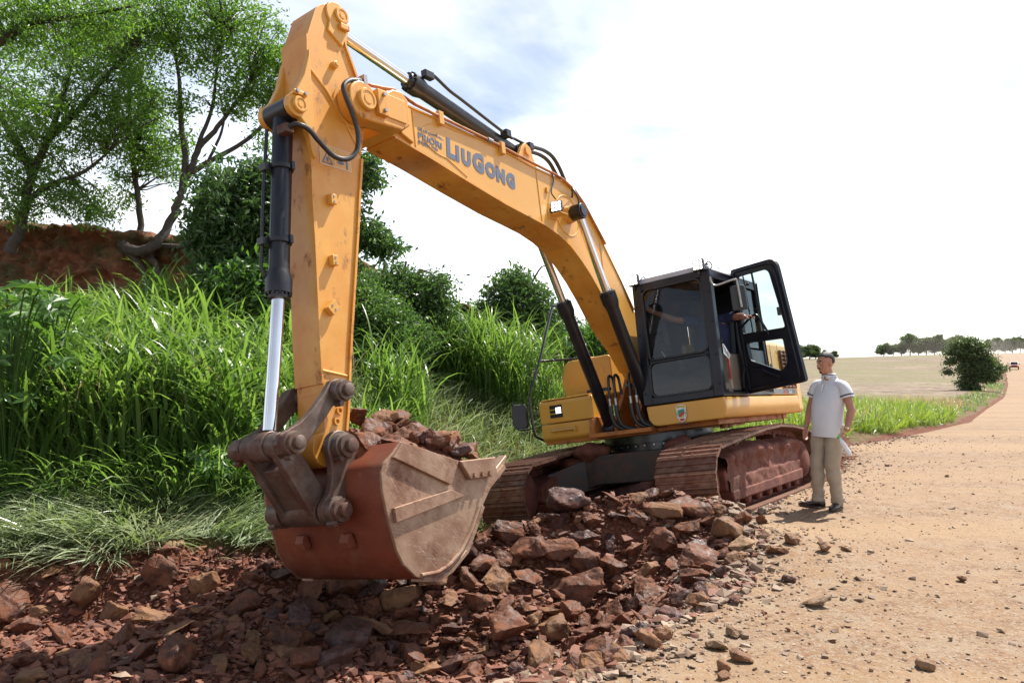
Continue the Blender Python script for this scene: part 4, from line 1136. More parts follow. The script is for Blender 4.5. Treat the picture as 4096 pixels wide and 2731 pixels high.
# top torque plate closing the shell towards the hinge
mb.py([(5.70, 1.125), (5.68, 1.10), (5.42, 1.03), (5.41, 1.055)], -BW, BW)
bucket = mb.build('bucket', M['bucket_shell'], exc, smooth=50)
for s_ in (1, -1):
    y0, y1 = sorted((s_ * (BW - .012), s_ * (BW + .022)))
    mb = MB(); mb.py(side, y0, y1); sp_ = mb.build('side_plate', M['bucket_side'], bucket, bevel=.006)
    yo = s_ * (BW + .022)
    y0, y1 = sorted((yo, yo + s_ * .032))
    mb = MB(); mb.py([(5.855, .655), (5.845, .548), (5.06, .655), (5.22, .720)], y0, y1); mb.build('wear_strip', M['bucket_side'], sp_, bevel=.005)
    mb = MB(); mb.py([(5.71, 1.118), (5.82, 1.012), (5.215, .757), (5.095, .935)], y0, y1); mb.build('wear_plate', M['bucket_side'], sp_, bevel=.005)
    y0, y1 = sorted((yo, yo + s_ * .045))
    mb = MB(); mb.py([(5.10, .935), (4.62, .935), (4.70, .775), (4.985, .775)], y0, y1); sc_ = mb.build('side_cutter', M['bucket_side'], sp_, bevel=.012)
    for xx in (4.94, 4.84, 4.74):
        mb = MB(); mb.cyl((xx, yo + s_ * .045, .808), (xx, yo + s_ * .065, .808), .02, 6); mb.build('bolt', M['bucket_side'], sc_)
    mb = MB(); mb.tube([(5.62, s_ * .69, .14), (5.44, s_ * .692, .13), (5.30, s_ * .692, .16), (5.15, s_ * .692, .24), (5.0, s_ * .692, .38), (4.88, s_ * .692, .54)], .016, 8); mb.build('wear_rib', M['bucket_side'], sp_)
    mb = MB(); y0, y1 = sorted((s_ * .56, s_ * .69)); ribbon(mb, [(5.60, .095), (5.435, .062), (5.27, .100), (5.06, .215), (4.92, .385), (4.80, .54)], y0, y1, .03, -1); mb.build('heel_strip', M['bucket_side'], bucket, bevel=.006)
# cutting edge and teeth
ed = Vector((-.86, .51)).normalized()
mb = MB(); mb.py([(4.72, .66), (4.44, .83), (4.46, .86), (4.75, .70)], -BW - .02, BW + .02); lip = mb.build('cutting_edge', M['bucket_side'], bucket)
for k in range(5):
    yy = -.60 + k * .30
    mb = MB()
    a, b = Vector((4.55, .775)), Vector((4.36, .935))
    n_ = Vector((-(b - a).y, (b - a).x)).normalized()
    mb.add([(p.x, y_, p.y) for p, y_ in ((a + n_ * .05, yy - .06), (a + n_ * .05, yy + .06), (a - n_ * .06, yy + .06), (a - n_ * .06, yy - .06), (b + n_ * .012, yy - .045), (b + n_ * .012, yy + .045), (b - n_ * .012, yy + .045), (b - n_ * .012, yy - .045))],
           [(0, 1, 2, 3), (7, 6, 5, 4), (0, 4, 5, 1), (1, 5, 6, 2), (2, 6, 7, 3), (3, 7, 4, 0)])
    mb.build('tooth', M['bucket_side'], bucket, bevel=.014)
for s_ in (1, -1):
    y0, y1 = sorted((s_ * .235, s_ * .30))
    prof = arc(Bp.x, Bp.z, .125, -10, 200, 14) + [(5.76, 1.03), (5.88, .96), (5.92, .86), (5.93, .75), (5.91, .62), (5.93, .585)] + arc(Hp.x, Hp.z, .11, -120, 55, 10) + [(6.09, .80), (6.055, .88), (6.045, .97), (6.05, 1.05)]
    mb = MB(); mb.py(prof, y0, y1); be = mb.build('bucket_ear', M['link_steel'], bucket, bevel=.012)
    for c, nm in ((Bp, 'bucket_shell'), (Hp, 'bucket_shell')):
        mb = MB(); mb.lathe((c.x, s_ * .30, c.z), (c.x, s_ * .445, c.z), [(0, .10), (.40, .10), (.43, .085), (.68, .085), (.70, .052), (.97, .052), (1, .045)], 24); mb.build('pin_boss', M['link_steel'], be)
        mb = MB(); mb.cyl((c.x + .06, s_ * .30, c.z - .09), (c.x + .06, s_ * .375, c.z - .09), .024, 6); mb.build('pin_bolt', M['link_steel'], be)
    mb = MB(); mb.py([(5.90, .50), (5.935, .50), (5.96, .44), (5.93, .38), (5.86, .40)], *sorted((s_ * .21, s_ * .30))); mb.build('lifting_eye', M['bucket_shell'], bucket, bevel=.01)
mb = MB(); mb.cyl((Bp.x, -.30, Bp.z), (Bp.x, .30, Bp.z), .06, 20); mb.build('pin', M['link_steel'], bucket)
# ---- cab
def fx_(z): return 1.004 - .104 * (z - 1.34) / 1.58          # front plane leans back
def fbar(mb_, y0, y1, z0, z1, d=.07, off=0.0):
    vs = []
    for z in (z0, z1):
        for y in (y0, y1):
            for dx in (0, -d):
                vs.append((fx_(z) + dx + off, y, z))
    mb_.add(vs, [(0, 1, 3, 2), (4, 6, 7, 5), (0, 2, 6, 4), (1, 5, 7, 3), (0, 4, 5, 1), (2, 3, 7, 6)])
mb = MB()
fbar(mb, .34, .465, 1.345, 2.90, .11)            # right pillar
fbar(mb, 1.265, 1.39, 1.345, 2.90, .11)          # left pillar
fbar(mb, .46, 1.27, 2.805, 2.90, .09)
fbar(mb, .46, 1.27, 1.345, 1.445, .07)
mb.box(-.80, .95, .34, 1.385, 1.345, 1.395)      # floor
mb.box(-.80, .86, 1.31, 1.385, 2.80, 2.89)       # left roof rail
mb.box(-.80, .86, .34, .41, 2.80, 2.89)
mb.box(-.80, -.70, .34, 1.385, 1.395, 2.89)      # rear wall is cut by the window below
mb.px([(1.31, 1.395), (1.385, 1.395), (1.385, 2.80), (1.31, 2.80)], -.02, .10)   # door hinge pillar
mb.box(-.70, -.02, 1.33, 1.38, 1.395, 1.95)
mb.box(-.80, -.70, 1.31, 1.385, 1.395, 2.8)
mb.box(-.75, .90, .345, .385, 1.395, 1.70)       # right side lower panel
mb.box(-.80, -.72, .34, .42, 1.395, 2.8)
mb.box(.05, .11, .342, .40, 1.70, 2.80)
mb.box(-.75, .84, .345, .40, 2.60, 2.80)
mb.box(-.75, .80, .36, 1.36, 2.84, 2.875)
cab = mb.build('cab_frame', M['navy_frame'], exc, bevel=.014, seg=3)
mb = MB(); mb.px([(.33, 2.885), (.36, 2.945), (.45, 2.965), (1.28, 2.965), (1.37, 2.945), (1.40, 2.885)], -.83, .87); mb.build('roof_panel', M['roof_grey'], cab, bevel=.015, seg=3)
mb = MB(); fbar(mb, .47, 1.26, 1.868, 1.905, .03, -.01); mb.build('window_bar', M['navy_frame'], cab, bevel=.006)
def pane(y0, y1, z0, z1, nm, mt, off=-.02, c=.07):
    pts = []
    for cy, cz, a in ((y1 - c, z1 - c, 0), (y0 + c, z1 - c, 90), (y0 + c, z0 + c, 180), (y1 - c, z0 + c, 270)):
        for k in range(5):
            aa = R(a + 22.5 * k); pts.append((cy + c * math.cos(aa), cz + c * math.sin(aa)))
    m_ = MB(); m_.add([(fx_(z) + off, y, z) for y, z in pts], [tuple(range(len(pts)))])
    return m_.build(nm, M[mt], cab, smooth=0)
pane(.455, 1.275, 1.895, 2.815, 'windshield', 'windshield_glass')
pane(.455, 1.275, 1.435, 1.875, 'lower_windshield', 'lower_glass')
# window gaskets with round corners
def gasket(y0, y1, z0, z1, c=.09, off=-.005):
    pts = []
    for cy, cz, a in ((y1 - c, z1 - c, 0), (y0 + c, z1 - c, 90), (y0 + c, z0 + c, 180), (y1 - c, z0 + c, 270)):
        for k in range(5):
            aa = R(a + 22.5 * k); pts.append((fx_(cz + c * math.sin(aa)) + off, cy + c * math.cos(aa), cz + c * math.sin(aa)))
    pts.append(pts[0])
    m_ = MB(); m_.tube(pts, .016, 6); m_.build('gasket', M['glass_rubber'], cab)
gasket(.465, 1.265, 1.90, 2.805); gasket(.465, 1.265, 1.44, 1.87)
for yy in (.375, 1.35):
    for zz in (1.50, 1.85, 2.25, 2.62):
        m_ = MB(); m_.cyl((fx_(zz), yy, zz), (fx_(zz) + .012, yy, zz), .014, 8); m_.build('bolt', M['navy_frame'], cab)
mb = MB(); mb.add([(-.65, .36, 1.72), (.04, .36, 1.72), (.04, .36, 2.78), (-.65, .36, 2.78)], [(0, 1, 2, 3)]); mb.add([(.12, .36, 1.72), (.86, .36, 1.72), (.80, .36, 2.78), (.12, .36, 2.78)], [(0, 1, 2, 3)]); mb.build('side_window', M['door_glass'], cab, smooth=0)
# rear wall opening: the lower part is a panel, the window above it
mb = MB(); mb.add([(-.66, 1.355, 1.98), (-.04, 1.355, 1.98), (-.04, 1.355, 2.78), (-.66, 1.355, 2.78)], [(0, 1, 2, 3)]); mb.build('side_window', M['door_glass'], cab, smooth=0)
# interior
mb = MB(); mb.box(-.42, .10, .62, 1.12, 1.62, 1.78); mb.box(-.30, -.02, .70, 1.04, 1.40, 1.62)
seat = mb.build('seat', M['seat_fabric'], cab, bevel=.05, seg=3)
mb = MB(); mb.add([Vector(p) for p in ((-.36, .62, 1.74), (-.22, .62, 1.78), (-.36, .62, 2.45), (-.48, .62, 2.42), (-.36, 1.12, 1.74), (-.22, 1.12, 1.78), (-.36, 1.12, 2.45), (-.48, 1.12, 2.42))], [(0, 1, 2, 3), (7, 6, 5, 4), (0, 4, 5, 1), (1, 5, 6, 2), (2, 6, 7, 3), (3, 7, 4, 0)]); mb.build('seat_back', M['seat_fabric'], seat, bevel=.04, seg=3)
for y0, y1 in ((.42, .58), (1.14, 1.28)):
    mb = MB(); mb.box(-.30, .42, y0, y1, 1.42, 1.90); con = mb.build('console', M['beige_plastic'], cab, bevel=.03)
    mb = MB(); mb.tube([(.34, (y0 + y1) / 2, 1.9), (.36, (y0 + y1) / 2, 2.02)], .018, 8); mb.ell((.365, (y0 + y1) / 2, 2.06), .03, .03, .05); mb.build('joystick', M['rubber'], con)
mb = MB(); mb.box(.34, .62, 1.08, 1.27, 1.397, 1.52); mb.build('floor_box', M['beige_plastic'], cab, bevel=.01)
mb = MB(); mb.box(.66, .80, 1.16, 1.34, 1.397, 1.44); mb.build('pedal', M['rubber'], cab, bevel=.01)
mb = MB(); mb.tube([(.44, 1.29, 1.56), (.45, 1.30, 1.86)], .013, 8); lv = mb.build('safety_lever', M['red_plastic'], cab)
mb = MB(); mb.box(.42, .48, 1.275, 1.325, 1.84, 1.90); mb.build('lever_grip', M['red_plastic'], lv, bevel=.01)
mb = MB(); mb.tube(spline([(.14, 1.33, 1.45), (.16, 1.36, 1.6), (.12, 1.37, 1.75), (.16, 1.36, 2.0), (.12, 1.345, 2.3)], 6), .014, 8); mb.build('grab_rail', M['navy_frame'], cab)
mb = MB(); mb.box(.70, .78, .46, .62, 1.95, 2.12); mb.build('monitor', M['rubber'], cab, bevel=.01)
mb = MB(); mb.tube(spline([(.88, .62, 2.0), (.86, .66, 1.92), (.88, .75, 1.84), (.87, .8, 1.82)], 5), .006, 6); mb.build('cable', M['decal_white'], cab)
mb = MB(); mb.box(.60, .74, .50, .78, 1.74, 1.93); mb.build('plastic_cover', M['plastic_clear'], cab, bevel=.03)
# wiper
mb = MB(); mb.tube([(.985, .50, 1.92), (.955, .48, 2.35), (.94, .485, 2.62)], .010, 6); mb.build('wiper', M['rubber'], cab)
# paper tag hanging at the door pillar
mb = MB(); TG = [(.70, 1.98), (.66, 1.99), (.50, 1.87), (.49, 1.84), (.56, 1.80), (.70, 1.87)]
mb.py([(a, b) for a, b in TG], 1.345, 1.347); tg_ = mb.build('paper_tag', M['decal_white'], cab)
for k, (a, b, l_) in enumerate(((.675, 1.955, .07), (.665, 1.925, .11), (.665, 1.90, .13))):
    mb = MB(); mb.add([(a, 1.3485, b), (a - l_, 1.3485, b - l_ * .45), (a - l_, 1.3485, b - l_ * .45 - .014), (a, 1.3485, b - .014)], [(0, 1, 2, 3)]); mb.build('print_line', M['decal_blue'], tg_)
# roof lamps (lit)
for yy in (.40, 1.285):
    led(cab, (.965, yy, 2.955), (0, 1, 0), (-.08, 0, 1), (1, 0, .08), .072, body='black_paint')
    mb = MB(); mb.tube([(.93, yy - .02, 2.88), (.93, yy - .02, 2.84)], .02, 6); mb.tube(spline([(.90, yy + .06, 2.94), (.86, yy + .10, 2.99), (.84, yy + .13, 2.93), (.86, yy + .10, 2.88)], 4), .007, 6); mb.build('lamp_mount', M['rubber'], cab)
for xx, yy in ((.72, 1.30), (.30, 1.28)):
    mb = MB(); mb.cyl((xx, yy, 2.96), (xx, yy, 3.0), .02, 10); mb.build('antenna_stub', M['rubber'], cab)
# left mirror on its arm
mb = MB(); mb.tube(spline([(.93, 1.40, 2.78), (.95, 1.42, 2.70), (.93, 1.47, 2.665), (.86, 1.66, 2.70), (.84, 1.69, 2.66), (.835, 1.70, 2.36)], 5), .013, 8)
ma_ = mb.build('mirror_arm', M['bolt_steel'], cab)
mb = MB()
c = .03
pts = []
for cy, cz, a in ((.085 - c, .15 - c, 0), (-.085 + c, .15 - c, 90), (-.085 + c, -.15 + c, 180), (.085 - c, -.15 + c, 270)):
    for k in range(4):
        aa = R(a + 30 * k); pts.append((cy + c * math.cos(aa), cz + c * math.sin(aa)))
mb.prism(pts, 0, .045, lambda p, q, t: (.80 - t - p * .45, 1.665 + p * .9, 2.485 + q)); mb.build('mirror', M['rubber'], ma_, bevel=.008)

# door, swung open 64 degrees on its rear hinge
DA = R(64)
def dp(s, z, t=0.0): return (.11 + s * math.cos(DA) + t * math.sin(DA), 1.405 + s * math.sin(DA) - t * math.cos(DA), z)
def rounded(pts, r):
    o = []
    n = len(pts)
    for i in range(n):
        p0, p, p1 = Vector(pts[i - 1]), Vector(pts[i]), Vector(pts[(i + 1) % n])
        a, b = p + (p0 - p).normalized() * r[i], p + (p1 - p).normalized() * r[i]
        for k in range(6):
            t = k / 5; o.append(tuple((1 - t) ** 2 * a + 2 * t * (1 - t) * p + t * t * b))
    return o
outer = rounded([(0, 1.36), (.93, 1.40), (.765, 2.93), (0, 2.965)], [.02, .05, .14, .04])
up = rounded([(.06, 2.11), (.765, 2.065), (.635, 2.83), (.07, 2.855)], [.04, .05, .09, .06])
lo_ = rounded([(.115, 1.765), (.60, 1.56), (.71, 1.645), (.70, 1.955), (.095, 2.0)], [.05, .05, .05, .04, .04])
me = bpy.data.meshes.new('cab_door'); bm = bmesh.new()
def ringv(pts, t): return [bm.verts.new(dp(s, z, t)) for s, z in pts]
def ringe(vs): return [bm.edges.new((vs[i], vs[(i + 1) % len(vs)])) for i in range(len(vs))]
for t in (0.0, .045):
    es = []
    for pts in (outer, up, lo_): es += ringe(ringv(pts, t))
    bmesh.ops.triangle_fill(bm, use_beauty=True, edges=es)
bm.verts.ensure_lookup_table()
tot = len(outer) + len(up) + len(lo_)
b0 = 0
for pts in (outer, up, lo_):
    n = len(pts)
    for i in range(n):
        j = (i + 1) % n
        bm.faces.new((bm.verts[b0 + i], bm.verts[b0 + j], bm.verts[tot + b0 + j], bm.verts[tot + b0 + i]))
    b0 += n
bmesh.ops.recalc_face_normals(bm, faces=bm.faces)
bm.to_mesh(me); bm.free(); me.materials.append(M['navy_frame'])
door = link('cab_door', me, exc)
for pts, nm in ((up, 'door_window'), (lo_, 'lower_door_window')):
    m_ = MB(); m_.add([dp(s, z, .02) for s, z in pts], [tuple(range(len(pts)))]); m_.build(nm, M['door_glass'], door, smooth=0)
    m_ = MB(); q_ = [dp(s, z, .047) for s, z in pts]; m_.tube(q_ + [q_[0]], .010, 6); m_.build('gasket', M['glass_rubber'], door)
# pressed rim, window divider, handle, latch
q_ = [dp(.05 + (s - .05) * .93 if s > .3 else s + .045, z + (.05 if z < 1.6 else -.045), .05) for s, z in outer]
m_ = MB(); m_.tube(q_ + [q_[0]], .013, 8); m_.build('rim', M['navy_frame'], door)
m_ = MB(); m_.tube([dp(.345, 2.85, .035), dp(.40, 2.085, .035)], .014, 6); m_.build('window_divider', M['glass_rubber'], door)
m_ = MB(); m_.tube([dp(.19, 2.85, .03), dp(.215, 2.095, .03)], .009, 6); m_.build('window_divider', M['glass_rubber'], door)
m_ = MB(); m_.tube([dp(.18, 2.70, .05), dp(.29, 2.71, .07)], .008, 6); m_.ell(dp(.29, 2.71, .07), .02, .02, .02); m_.ell(dp(.18, 2.70, .05), .02, .02, .02); m_.build('window_catch', M['rubber'], door)
m_ = MB(); m_.tube(spline([dp(.05, 2.205, .05), dp(.20, 2.25, .10), dp(.34, 2.30, .12), (dp(.40, 2.29, .11)), dp(.44, 2.20, .09), dp(.49, 2.04, .05)], 6), .015, 8); m_.build('grab_handle', M['navy_frame'], door)
m_ = MB(); m_.box(-.02, .02, -.02, .02, -.05, .05, Matrix.Translation(dp(.70, 2.28, .05))); m_.build('latch', M['rubber'], door, bevel=.005)
m_ = MB(); m_.tube([dp(.05, 1.70, .06), dp(.35, 1.60, .075), dp(.58, 1.50, .06)], .022, 10, rad=[.01, .026, .01]); m_.build('pressed_ridge', M['navy_frame'], door)
for zz in (1.55, 2.75):
    m_ = MB(); m_.cyl((.105, 1.40, zz), (.105, 1.40, zz + .09), .022, 10); m_.build('hinge', M['navy_frame'], door)

# crest on the skirt under the cab
FXs = 1.0185
def yz(pts, off): return [(FXs + off, y, z) for y, z in pts]
cyy, czz = .835, 1.20
crest = MB(); crest.add(yz([(cyy - .062, czz + .03), (cyy - .066, czz - .03), (cyy - .035, czz - .085), (cyy, czz - .10), (cyy + .035, czz - .085), (cyy + .066, czz - .03), (cyy + .062, czz + .03), (cyy + .068, czz + .085), (cyy + .04, czz + .105), (cyy, czz + .11), (cyy - .04, czz + .105), (cyy - .068, czz + .085)], .001), [tuple(range(12))])
crest = crest.build('crest_emblem', M['decal_white'], sk, smooth=0)
def flat(pts, mt, nm, off): 
    m_ = MB(); m_.add(yz(pts, off), [tuple(range(len(pts)))]); m_.build(nm, M[mt], crest, smooth=0)
flat([(cyy - .058, czz + .085), (cyy - .055, czz + .065), (cyy, czz + .075), (cyy + .055, czz + .065), (cyy + .058, czz + .085), (cyy + .03, czz + .10), (cyy - .03, czz + .10)], 'decal_gold', 'mural_crown', .002)
flat([(cyy - .042, czz + .045), (cyy + .042, czz + .055), (cyy + .042, czz + .03), (cyy - .042, czz - .02)], 'decal_green', 'shield_field', .002)
flat([(cyy - .042, czz - .02), (cyy + .042, czz + .03), (cyy + .040, czz - .005), (cyy - .03, czz - .045)], 'decal_red', 'shield_field', .002)
flat([(cyy - .03, czz - .045), (cyy + .040, czz - .005), (cyy + .03, czz - .04), (cyy, czz - .055)], 'decal_gold', 'shield_field', .002)
flat([(cyy - .035, czz - .06), (cyy + .035, czz - .06), (cyy + .025, czz - .083), (cyy, czz - .09), (cyy - .025, czz - .083)], 'decal_red', 'ribbon', .002)
for s_ in (-1, 1):
    flat([(cyy + s_ * .048, czz + .04), (cyy + s_ * .062, czz), (cyy + s_ * .045, czz - .05), (cyy + s_ * .050, czz)], 'decal_green', 'laurel', .002)
text('PM RONDA ALTA', cyy - .064, czz - .122, .020, 0, FXs, 'lettering', 'decal_blue', crest, plane='x', xs=.9, zoff=.002, bold=.0005)
text('922E', -1.50, 1.372, .075, 0, 1.382, 'lettering', 'decal_white', exc, bold=.001, xs=1.0)
m_ = MB(); m_.box(-1.42, -1.30, 1.3815, 1.3825, 1.365, 1.41); m_.build('decal_block', M['decal_red'], exc)
# ------------------------------------------------------------------ people
def ellring(c, X, Y, a, b, n=20, pw=1.0):
    o = []
    for k in range(n):
        t = 2 * math.pi * k / n
        o.append(c + X * (a * math.cos(t)) + Y * (b * math.sin(t)))
    return o
def limb(mb_, pts, radii, n=14, flat=1.0, side=None):
    pts = [Vector(p) for p in pts]
    mb_.tube(pts, 0, n, rad=radii)
def wrinkle(me, amp, f, seed=0.0):
    nv = len(me.vertices); co = np.empty(nv * 3); me.vertices.foreach_get('co', co); co = co.reshape(-1, 3)
    no = np.empty(nv * 3); me.vertices.foreach_get('normal', no); no = no.reshape(-1, 3)
    d = fbm(co[:, 0] * f + seed, co[:, 1] * f, co[:, 2] * f * 1.6, 3) * amp
    co += no * d[:, None]; me.vertices.foreach_set('co', co.ravel()); me.update()
def subdiv_obj(o, lv=1):
    m_ = o.modifiers.new('sub', 'SUBSURF'); m_.levels = lv; m_.render_levels = lv
def hand(mb_, wrist, d, palmn, thumb, curl, ln=.19, grip=0.0):
    """palm + five fingers. d: direction of the hand, palmn: towards where fingers curl, thumb: side of the thumb"""
    d, palmn, thumb = Vector(d).normalized(), Vector(palmn).normalized(), Vector(thumb).normalized()
    w_ = Vector(wrist)
    pc = w_ + d * .05
    F = Matrix((thumb, palmn, d)).transposed()
    mb_.ell(w_ + d * .055, .043, .017, .055, 14, 10, F)
    for i, (off, l_) in enumerate(((.030, .075), (.011, .083), (-.009, .078), (-.027, .062))):
        b = w_ + d * .090 + thumb * off
        ang = curl * (1 + .08 * i)
        p = [b - d * .02]; dd = d.copy(); cur = b
        p.append(cur)
        for k in range(3):
            ax = d.cross(palmn).normalized()
            dd = (Matrix.Rotation(ang * (k + .6), 3, ax) @ d)
            cur = cur + dd * l_ * (.42, .33, .25)[k]
            p.append(cur)
        mb_.tube(p, .009, 8, rad=[.0095, .0095, .009, .0085, .0065])
    b = w_ + d * .03 + thumb * .032
    t1 = b + (thumb * .55 + d * .75 + palmn * .35).normalized() * .038
    t2 = t1 + (thumb * .15 + d * .8 + palmn * (.5 + grip)).normalized() * .032
    t3 = t2 + (d * .8 + palmn * (.6 + grip)).normalized() * .022
    mb_.tube([b - d * .01, b, t1, t2, t3], .011, 8, rad=[.014, .014, .0115, .0105, .008])
def head(mb_, c, face, up):
    """c: centre of head; face, up unit vectors"""
    f, u = Vector(face).normalized(), Vector(up).normalized()
    u = (u - f * u.dot(f)).normalized(); s = u.cross(f)
    F = Matrix((f, s, u)).transposed()
    P = lambda a, b, c_: c + f * a + s * b + u * c_
    mb_.ell(P(-.012, 0, .028), .098, .077, .098, 20, 14, F)       # skull
    mb_.ell(P(.025, 0, -.045), .066, .060, .078, 18, 12, F)       # jaw and cheeks
    mb_.ell(P(.055, 0, -.098), .028, .032, .022, 12, 8, F)        # chin
    mb_.ell(P(.078, 0, .028), .016, .050, .014, 12, 8, F)         # brow
    mb_.tube([P(.082, 0, .018), P(.097, 0, -.005), P(.110, 0, -.026), P(.096, 0, -.036)], .01, 8, rad=[.008, .010, .014, .010])
    for q in (-1, 1):
        mb_.ell(P(-.012, q * .078, -.008), .020, .010, .032, 10, 8, F)
        mb_.ell(P(.055, q * .042, -.022), .024, .022, .022, 10, 8, F)
    mb_.ell(P(.082, 0, -.062), .014, .026, .010, 10, 8, F)        # lips
    return P, F
def figure(name, J, face, headc, skinm, shirt, trous, shoes, up=(0, 0, 1), hands=None, sleeve=.52, chest=None, belly=1.0, facial='goatee', shirt_stripe=False, voxel=.0075, slim=1.0):
    """J: dict of joints in world space (z up)"""
    base = Vector(J['base'])
    root = empty(name, base)
    Lc = lambda p: Vector(p) - base
    J = {k: Lc(v) for k, v in J.items()}
    hc = Lc(headc)
    mb = MB()
    P, F = head(mb, hc, face, up)
    nk = J['neck']
    mb.tube([nk - (hc - nk).normalized() * .05, nk, hc + Vector(up) * -.05], .06, 14, rad=[.075, .062, .058])
    # core of the trunk
    mb.tube([J['pelvis'], J['pelvis'].lerp(J['chest'], .5), J['chest'], nk - (hc - nk).normalized() * .03], .1, 16, rad=[.10, .095, .095, .045])
    for s_ in 'LR':
        sh, el, wr = J['sh' + s_], J['el' + s_], J['wr' + s_]
        mb.tube([J['chest'].lerp(sh, .3), sh, sh.lerp(el, .35), sh.lerp(el, .8), el, el.lerp(wr, .25), el.lerp(wr, .65), wr], .05, 14, rad=[.04, .050, .050, .045, .043, .045, .035, .026])
        hd = hands[s_]
        hand(mb, wr - (wr - el).normalized() * .01, *hd)
        hp_, kn, an = J['hip' + s_], J['kn' + s_], J['an' + s_]
        mb.tube([J['pelvis'].lerp(hp_, .5), hp_, hp_.lerp(kn, .5), kn, kn.lerp(an, .35), an], .07, 14, rad=[.09, .088, .07, .052, .052, .04])
    body = mb.build('body', M[skinm], root, smooth=180)
    rm = body.modifiers.new('remesh', 'REMESH'); rm.mode = 'VOXEL'; rm.voxel_size = voxel; rm.use_smooth_shade = True
    sm_ = body.modifiers.new('smooth', 'SMOOTH'); sm_.iterations = 4; sm_.factor = .5
    # face details
    f, s, u = F.col[0], F.col[1], F.col[2]
    for q in (-1, 1):
        m_ = MB(); m_.ell(P(.0815, q * .031, .008), .008, .013, .007, 10, 8, F); e_ = m_.build('eye', M['eye_white'], root, smooth=180)
        m_ = MB(); m_.ell(P(.0885, q * .031, .008), .003, .006, .006, 10, 6, F); m_.build('iris', M['hair'], e_, smooth=180)
        m_ = MB(); m_.tube([P(.093, q * .016, .026), P(.092, q * .034, .031), P(.080, q * .052, .025)], .004, 6, rad=[.004, .005, .003]); m_.build('eyebrow', M['hair'], root)
    if facial:
        m_ = MB(); m_.tube([P(.090, -.028, -.058), P(.0995, -.014, -.049), P(.103, 0, -.047), P(.0995, .014, -.049), P(.090, .028, -.058)], .004, 6, rad=[.003, .006, .006, .006, .003])
        m_.ell(P(.064, 0, -.100), .020, .026, .015, 12, 8, F)
        m_.build('beard', M['beard'], root, smooth=180)
    # hair cap: upper skull shell
    hb = bmesh.new(); bmesh.ops.create_uvsphere(hb, u_segments=28, v_segments=18, radius=1)
    for v in list(hb.verts):
        q = v.co
        keep = q.z > .14 - .55 * max(0, -q.x) + .44 * max(0, q.x) ** 1.5 or (q.x < -.1 and q.z > -.45)
        if not keep: hb.verts.remove(v)
    for v in hb.verts:
        q = v.co.copy(); jit = 1 + .03 * float(fbm(q.x * 9, q.y * 9, q.z * 9))
        v.co = P(-.014 + q.x * .1005 * jit, q.y * .0795 * jit, .029 + q.z * .1015 * jit)
    hme = bpy.data.meshes.new('hair'); hb.to_mesh(hme); hb.free(); hme.materials.append(M['hair']); hme.shade_smooth()
    ho = link('hair', hme, root); so_ = ho.modifiers.new('solid', 'SOLIDIFY'); so_.thickness = .010; so_.offset = -1
    # shirt
    dn = (J['chest'] - J['pelvis']).normalized()
    sd = (J['shL'] - J['shR']); sd = (sd - dn * sd.dot(dn)).normalized()
    fr = sd.cross(dn)
    hem, pel, ch = J['hem'], J['pelvis'], J['chest']
    sw = (J['shL'] - J['shR']).length / 2
    neckb = nk + (hc - nk).normalized() * .005
    mb = MB()
    mid = pel.lerp(ch, .45)
    shm = (J['shL'] + J['shR']) / 2
    rs = [ellring(hem + fr * .01, sd, fr, .205, .155, 28), ellring(hem.lerp(pel, .5) + fr * .018, sd, fr, .203, .158 * belly, 28), ellring(pel + fr * .024, sd, fr, .200, .160 * belly, 28),
          ellring(mid + fr * .026, sd, fr, .198, .158 * belly, 28), ellring(ch.lerp(mid, .35) + fr * .014, sd, fr, .205, .148, 28), ellring(ch, sd, fr, .212, .135, 28),
          ellring(ch.lerp(shm, .75) - fr * .005, sd, fr, sw * 1.08, .112, 28), ellring(shm + dn * .022 - fr * .012, sd, fr, sw * .86, .088, 28), ellring(shm + dn * .048 - fr * .014, sd, fr, sw * .60, .078, 28), ellring(neckb - fr * .008 - dn * .012, sd, fr, .084, .076, 28), ellring(neckb, sd, fr, .074, .070, 28)]
    rs = [[(sum(r_, Vector()) / len(r_)) + (p - sum(r_, Vector()) / len(r_)) * slim for p in r_] for r_ in rs]
    mb.rings(rs, caps=False)
    so2 = mb.build('shirt', M[shirt], root, smooth=180)
    wrinkle(so2.data, .012, 7.0)
    subdiv_obj(so2, 2)
    for s_ in 'LR':
        sh, el = J['sh' + s_], J['el' + s_]
        e_ = sh.lerp(el, sleeve)
        inn = shm.lerp(sh, .55)
        mb = MB(); mb.tube([inn - dn * .005, sh - dn * .008, sh.lerp(el, .2), sh.lerp(el, sleeve * .7), e_], .08, 18, rad=[.058, .062, .070, .073, .074], caps=False)
        so3 = mb.build('sleeve', M[shirt], so2, smooth=180); wrinkle(so3.data, .008, 9.0, 3.1); subdiv_obj(so3, 1)
        if shirt_stripe:
            dd = (el - sh).normalized()
            for o_, mt, r_ in ((-.030, 'stripe_black', .0765), (-.008, 'decal_white', .0765)):
                m_ = MB(); c_ = e_ + dd * o_; m_.tube([c_, c_ + dd * .013], .08, 24, rad=[r_, r_], caps=False); m_.build('sleeve_stripe', M[mt], so2, smooth=180)
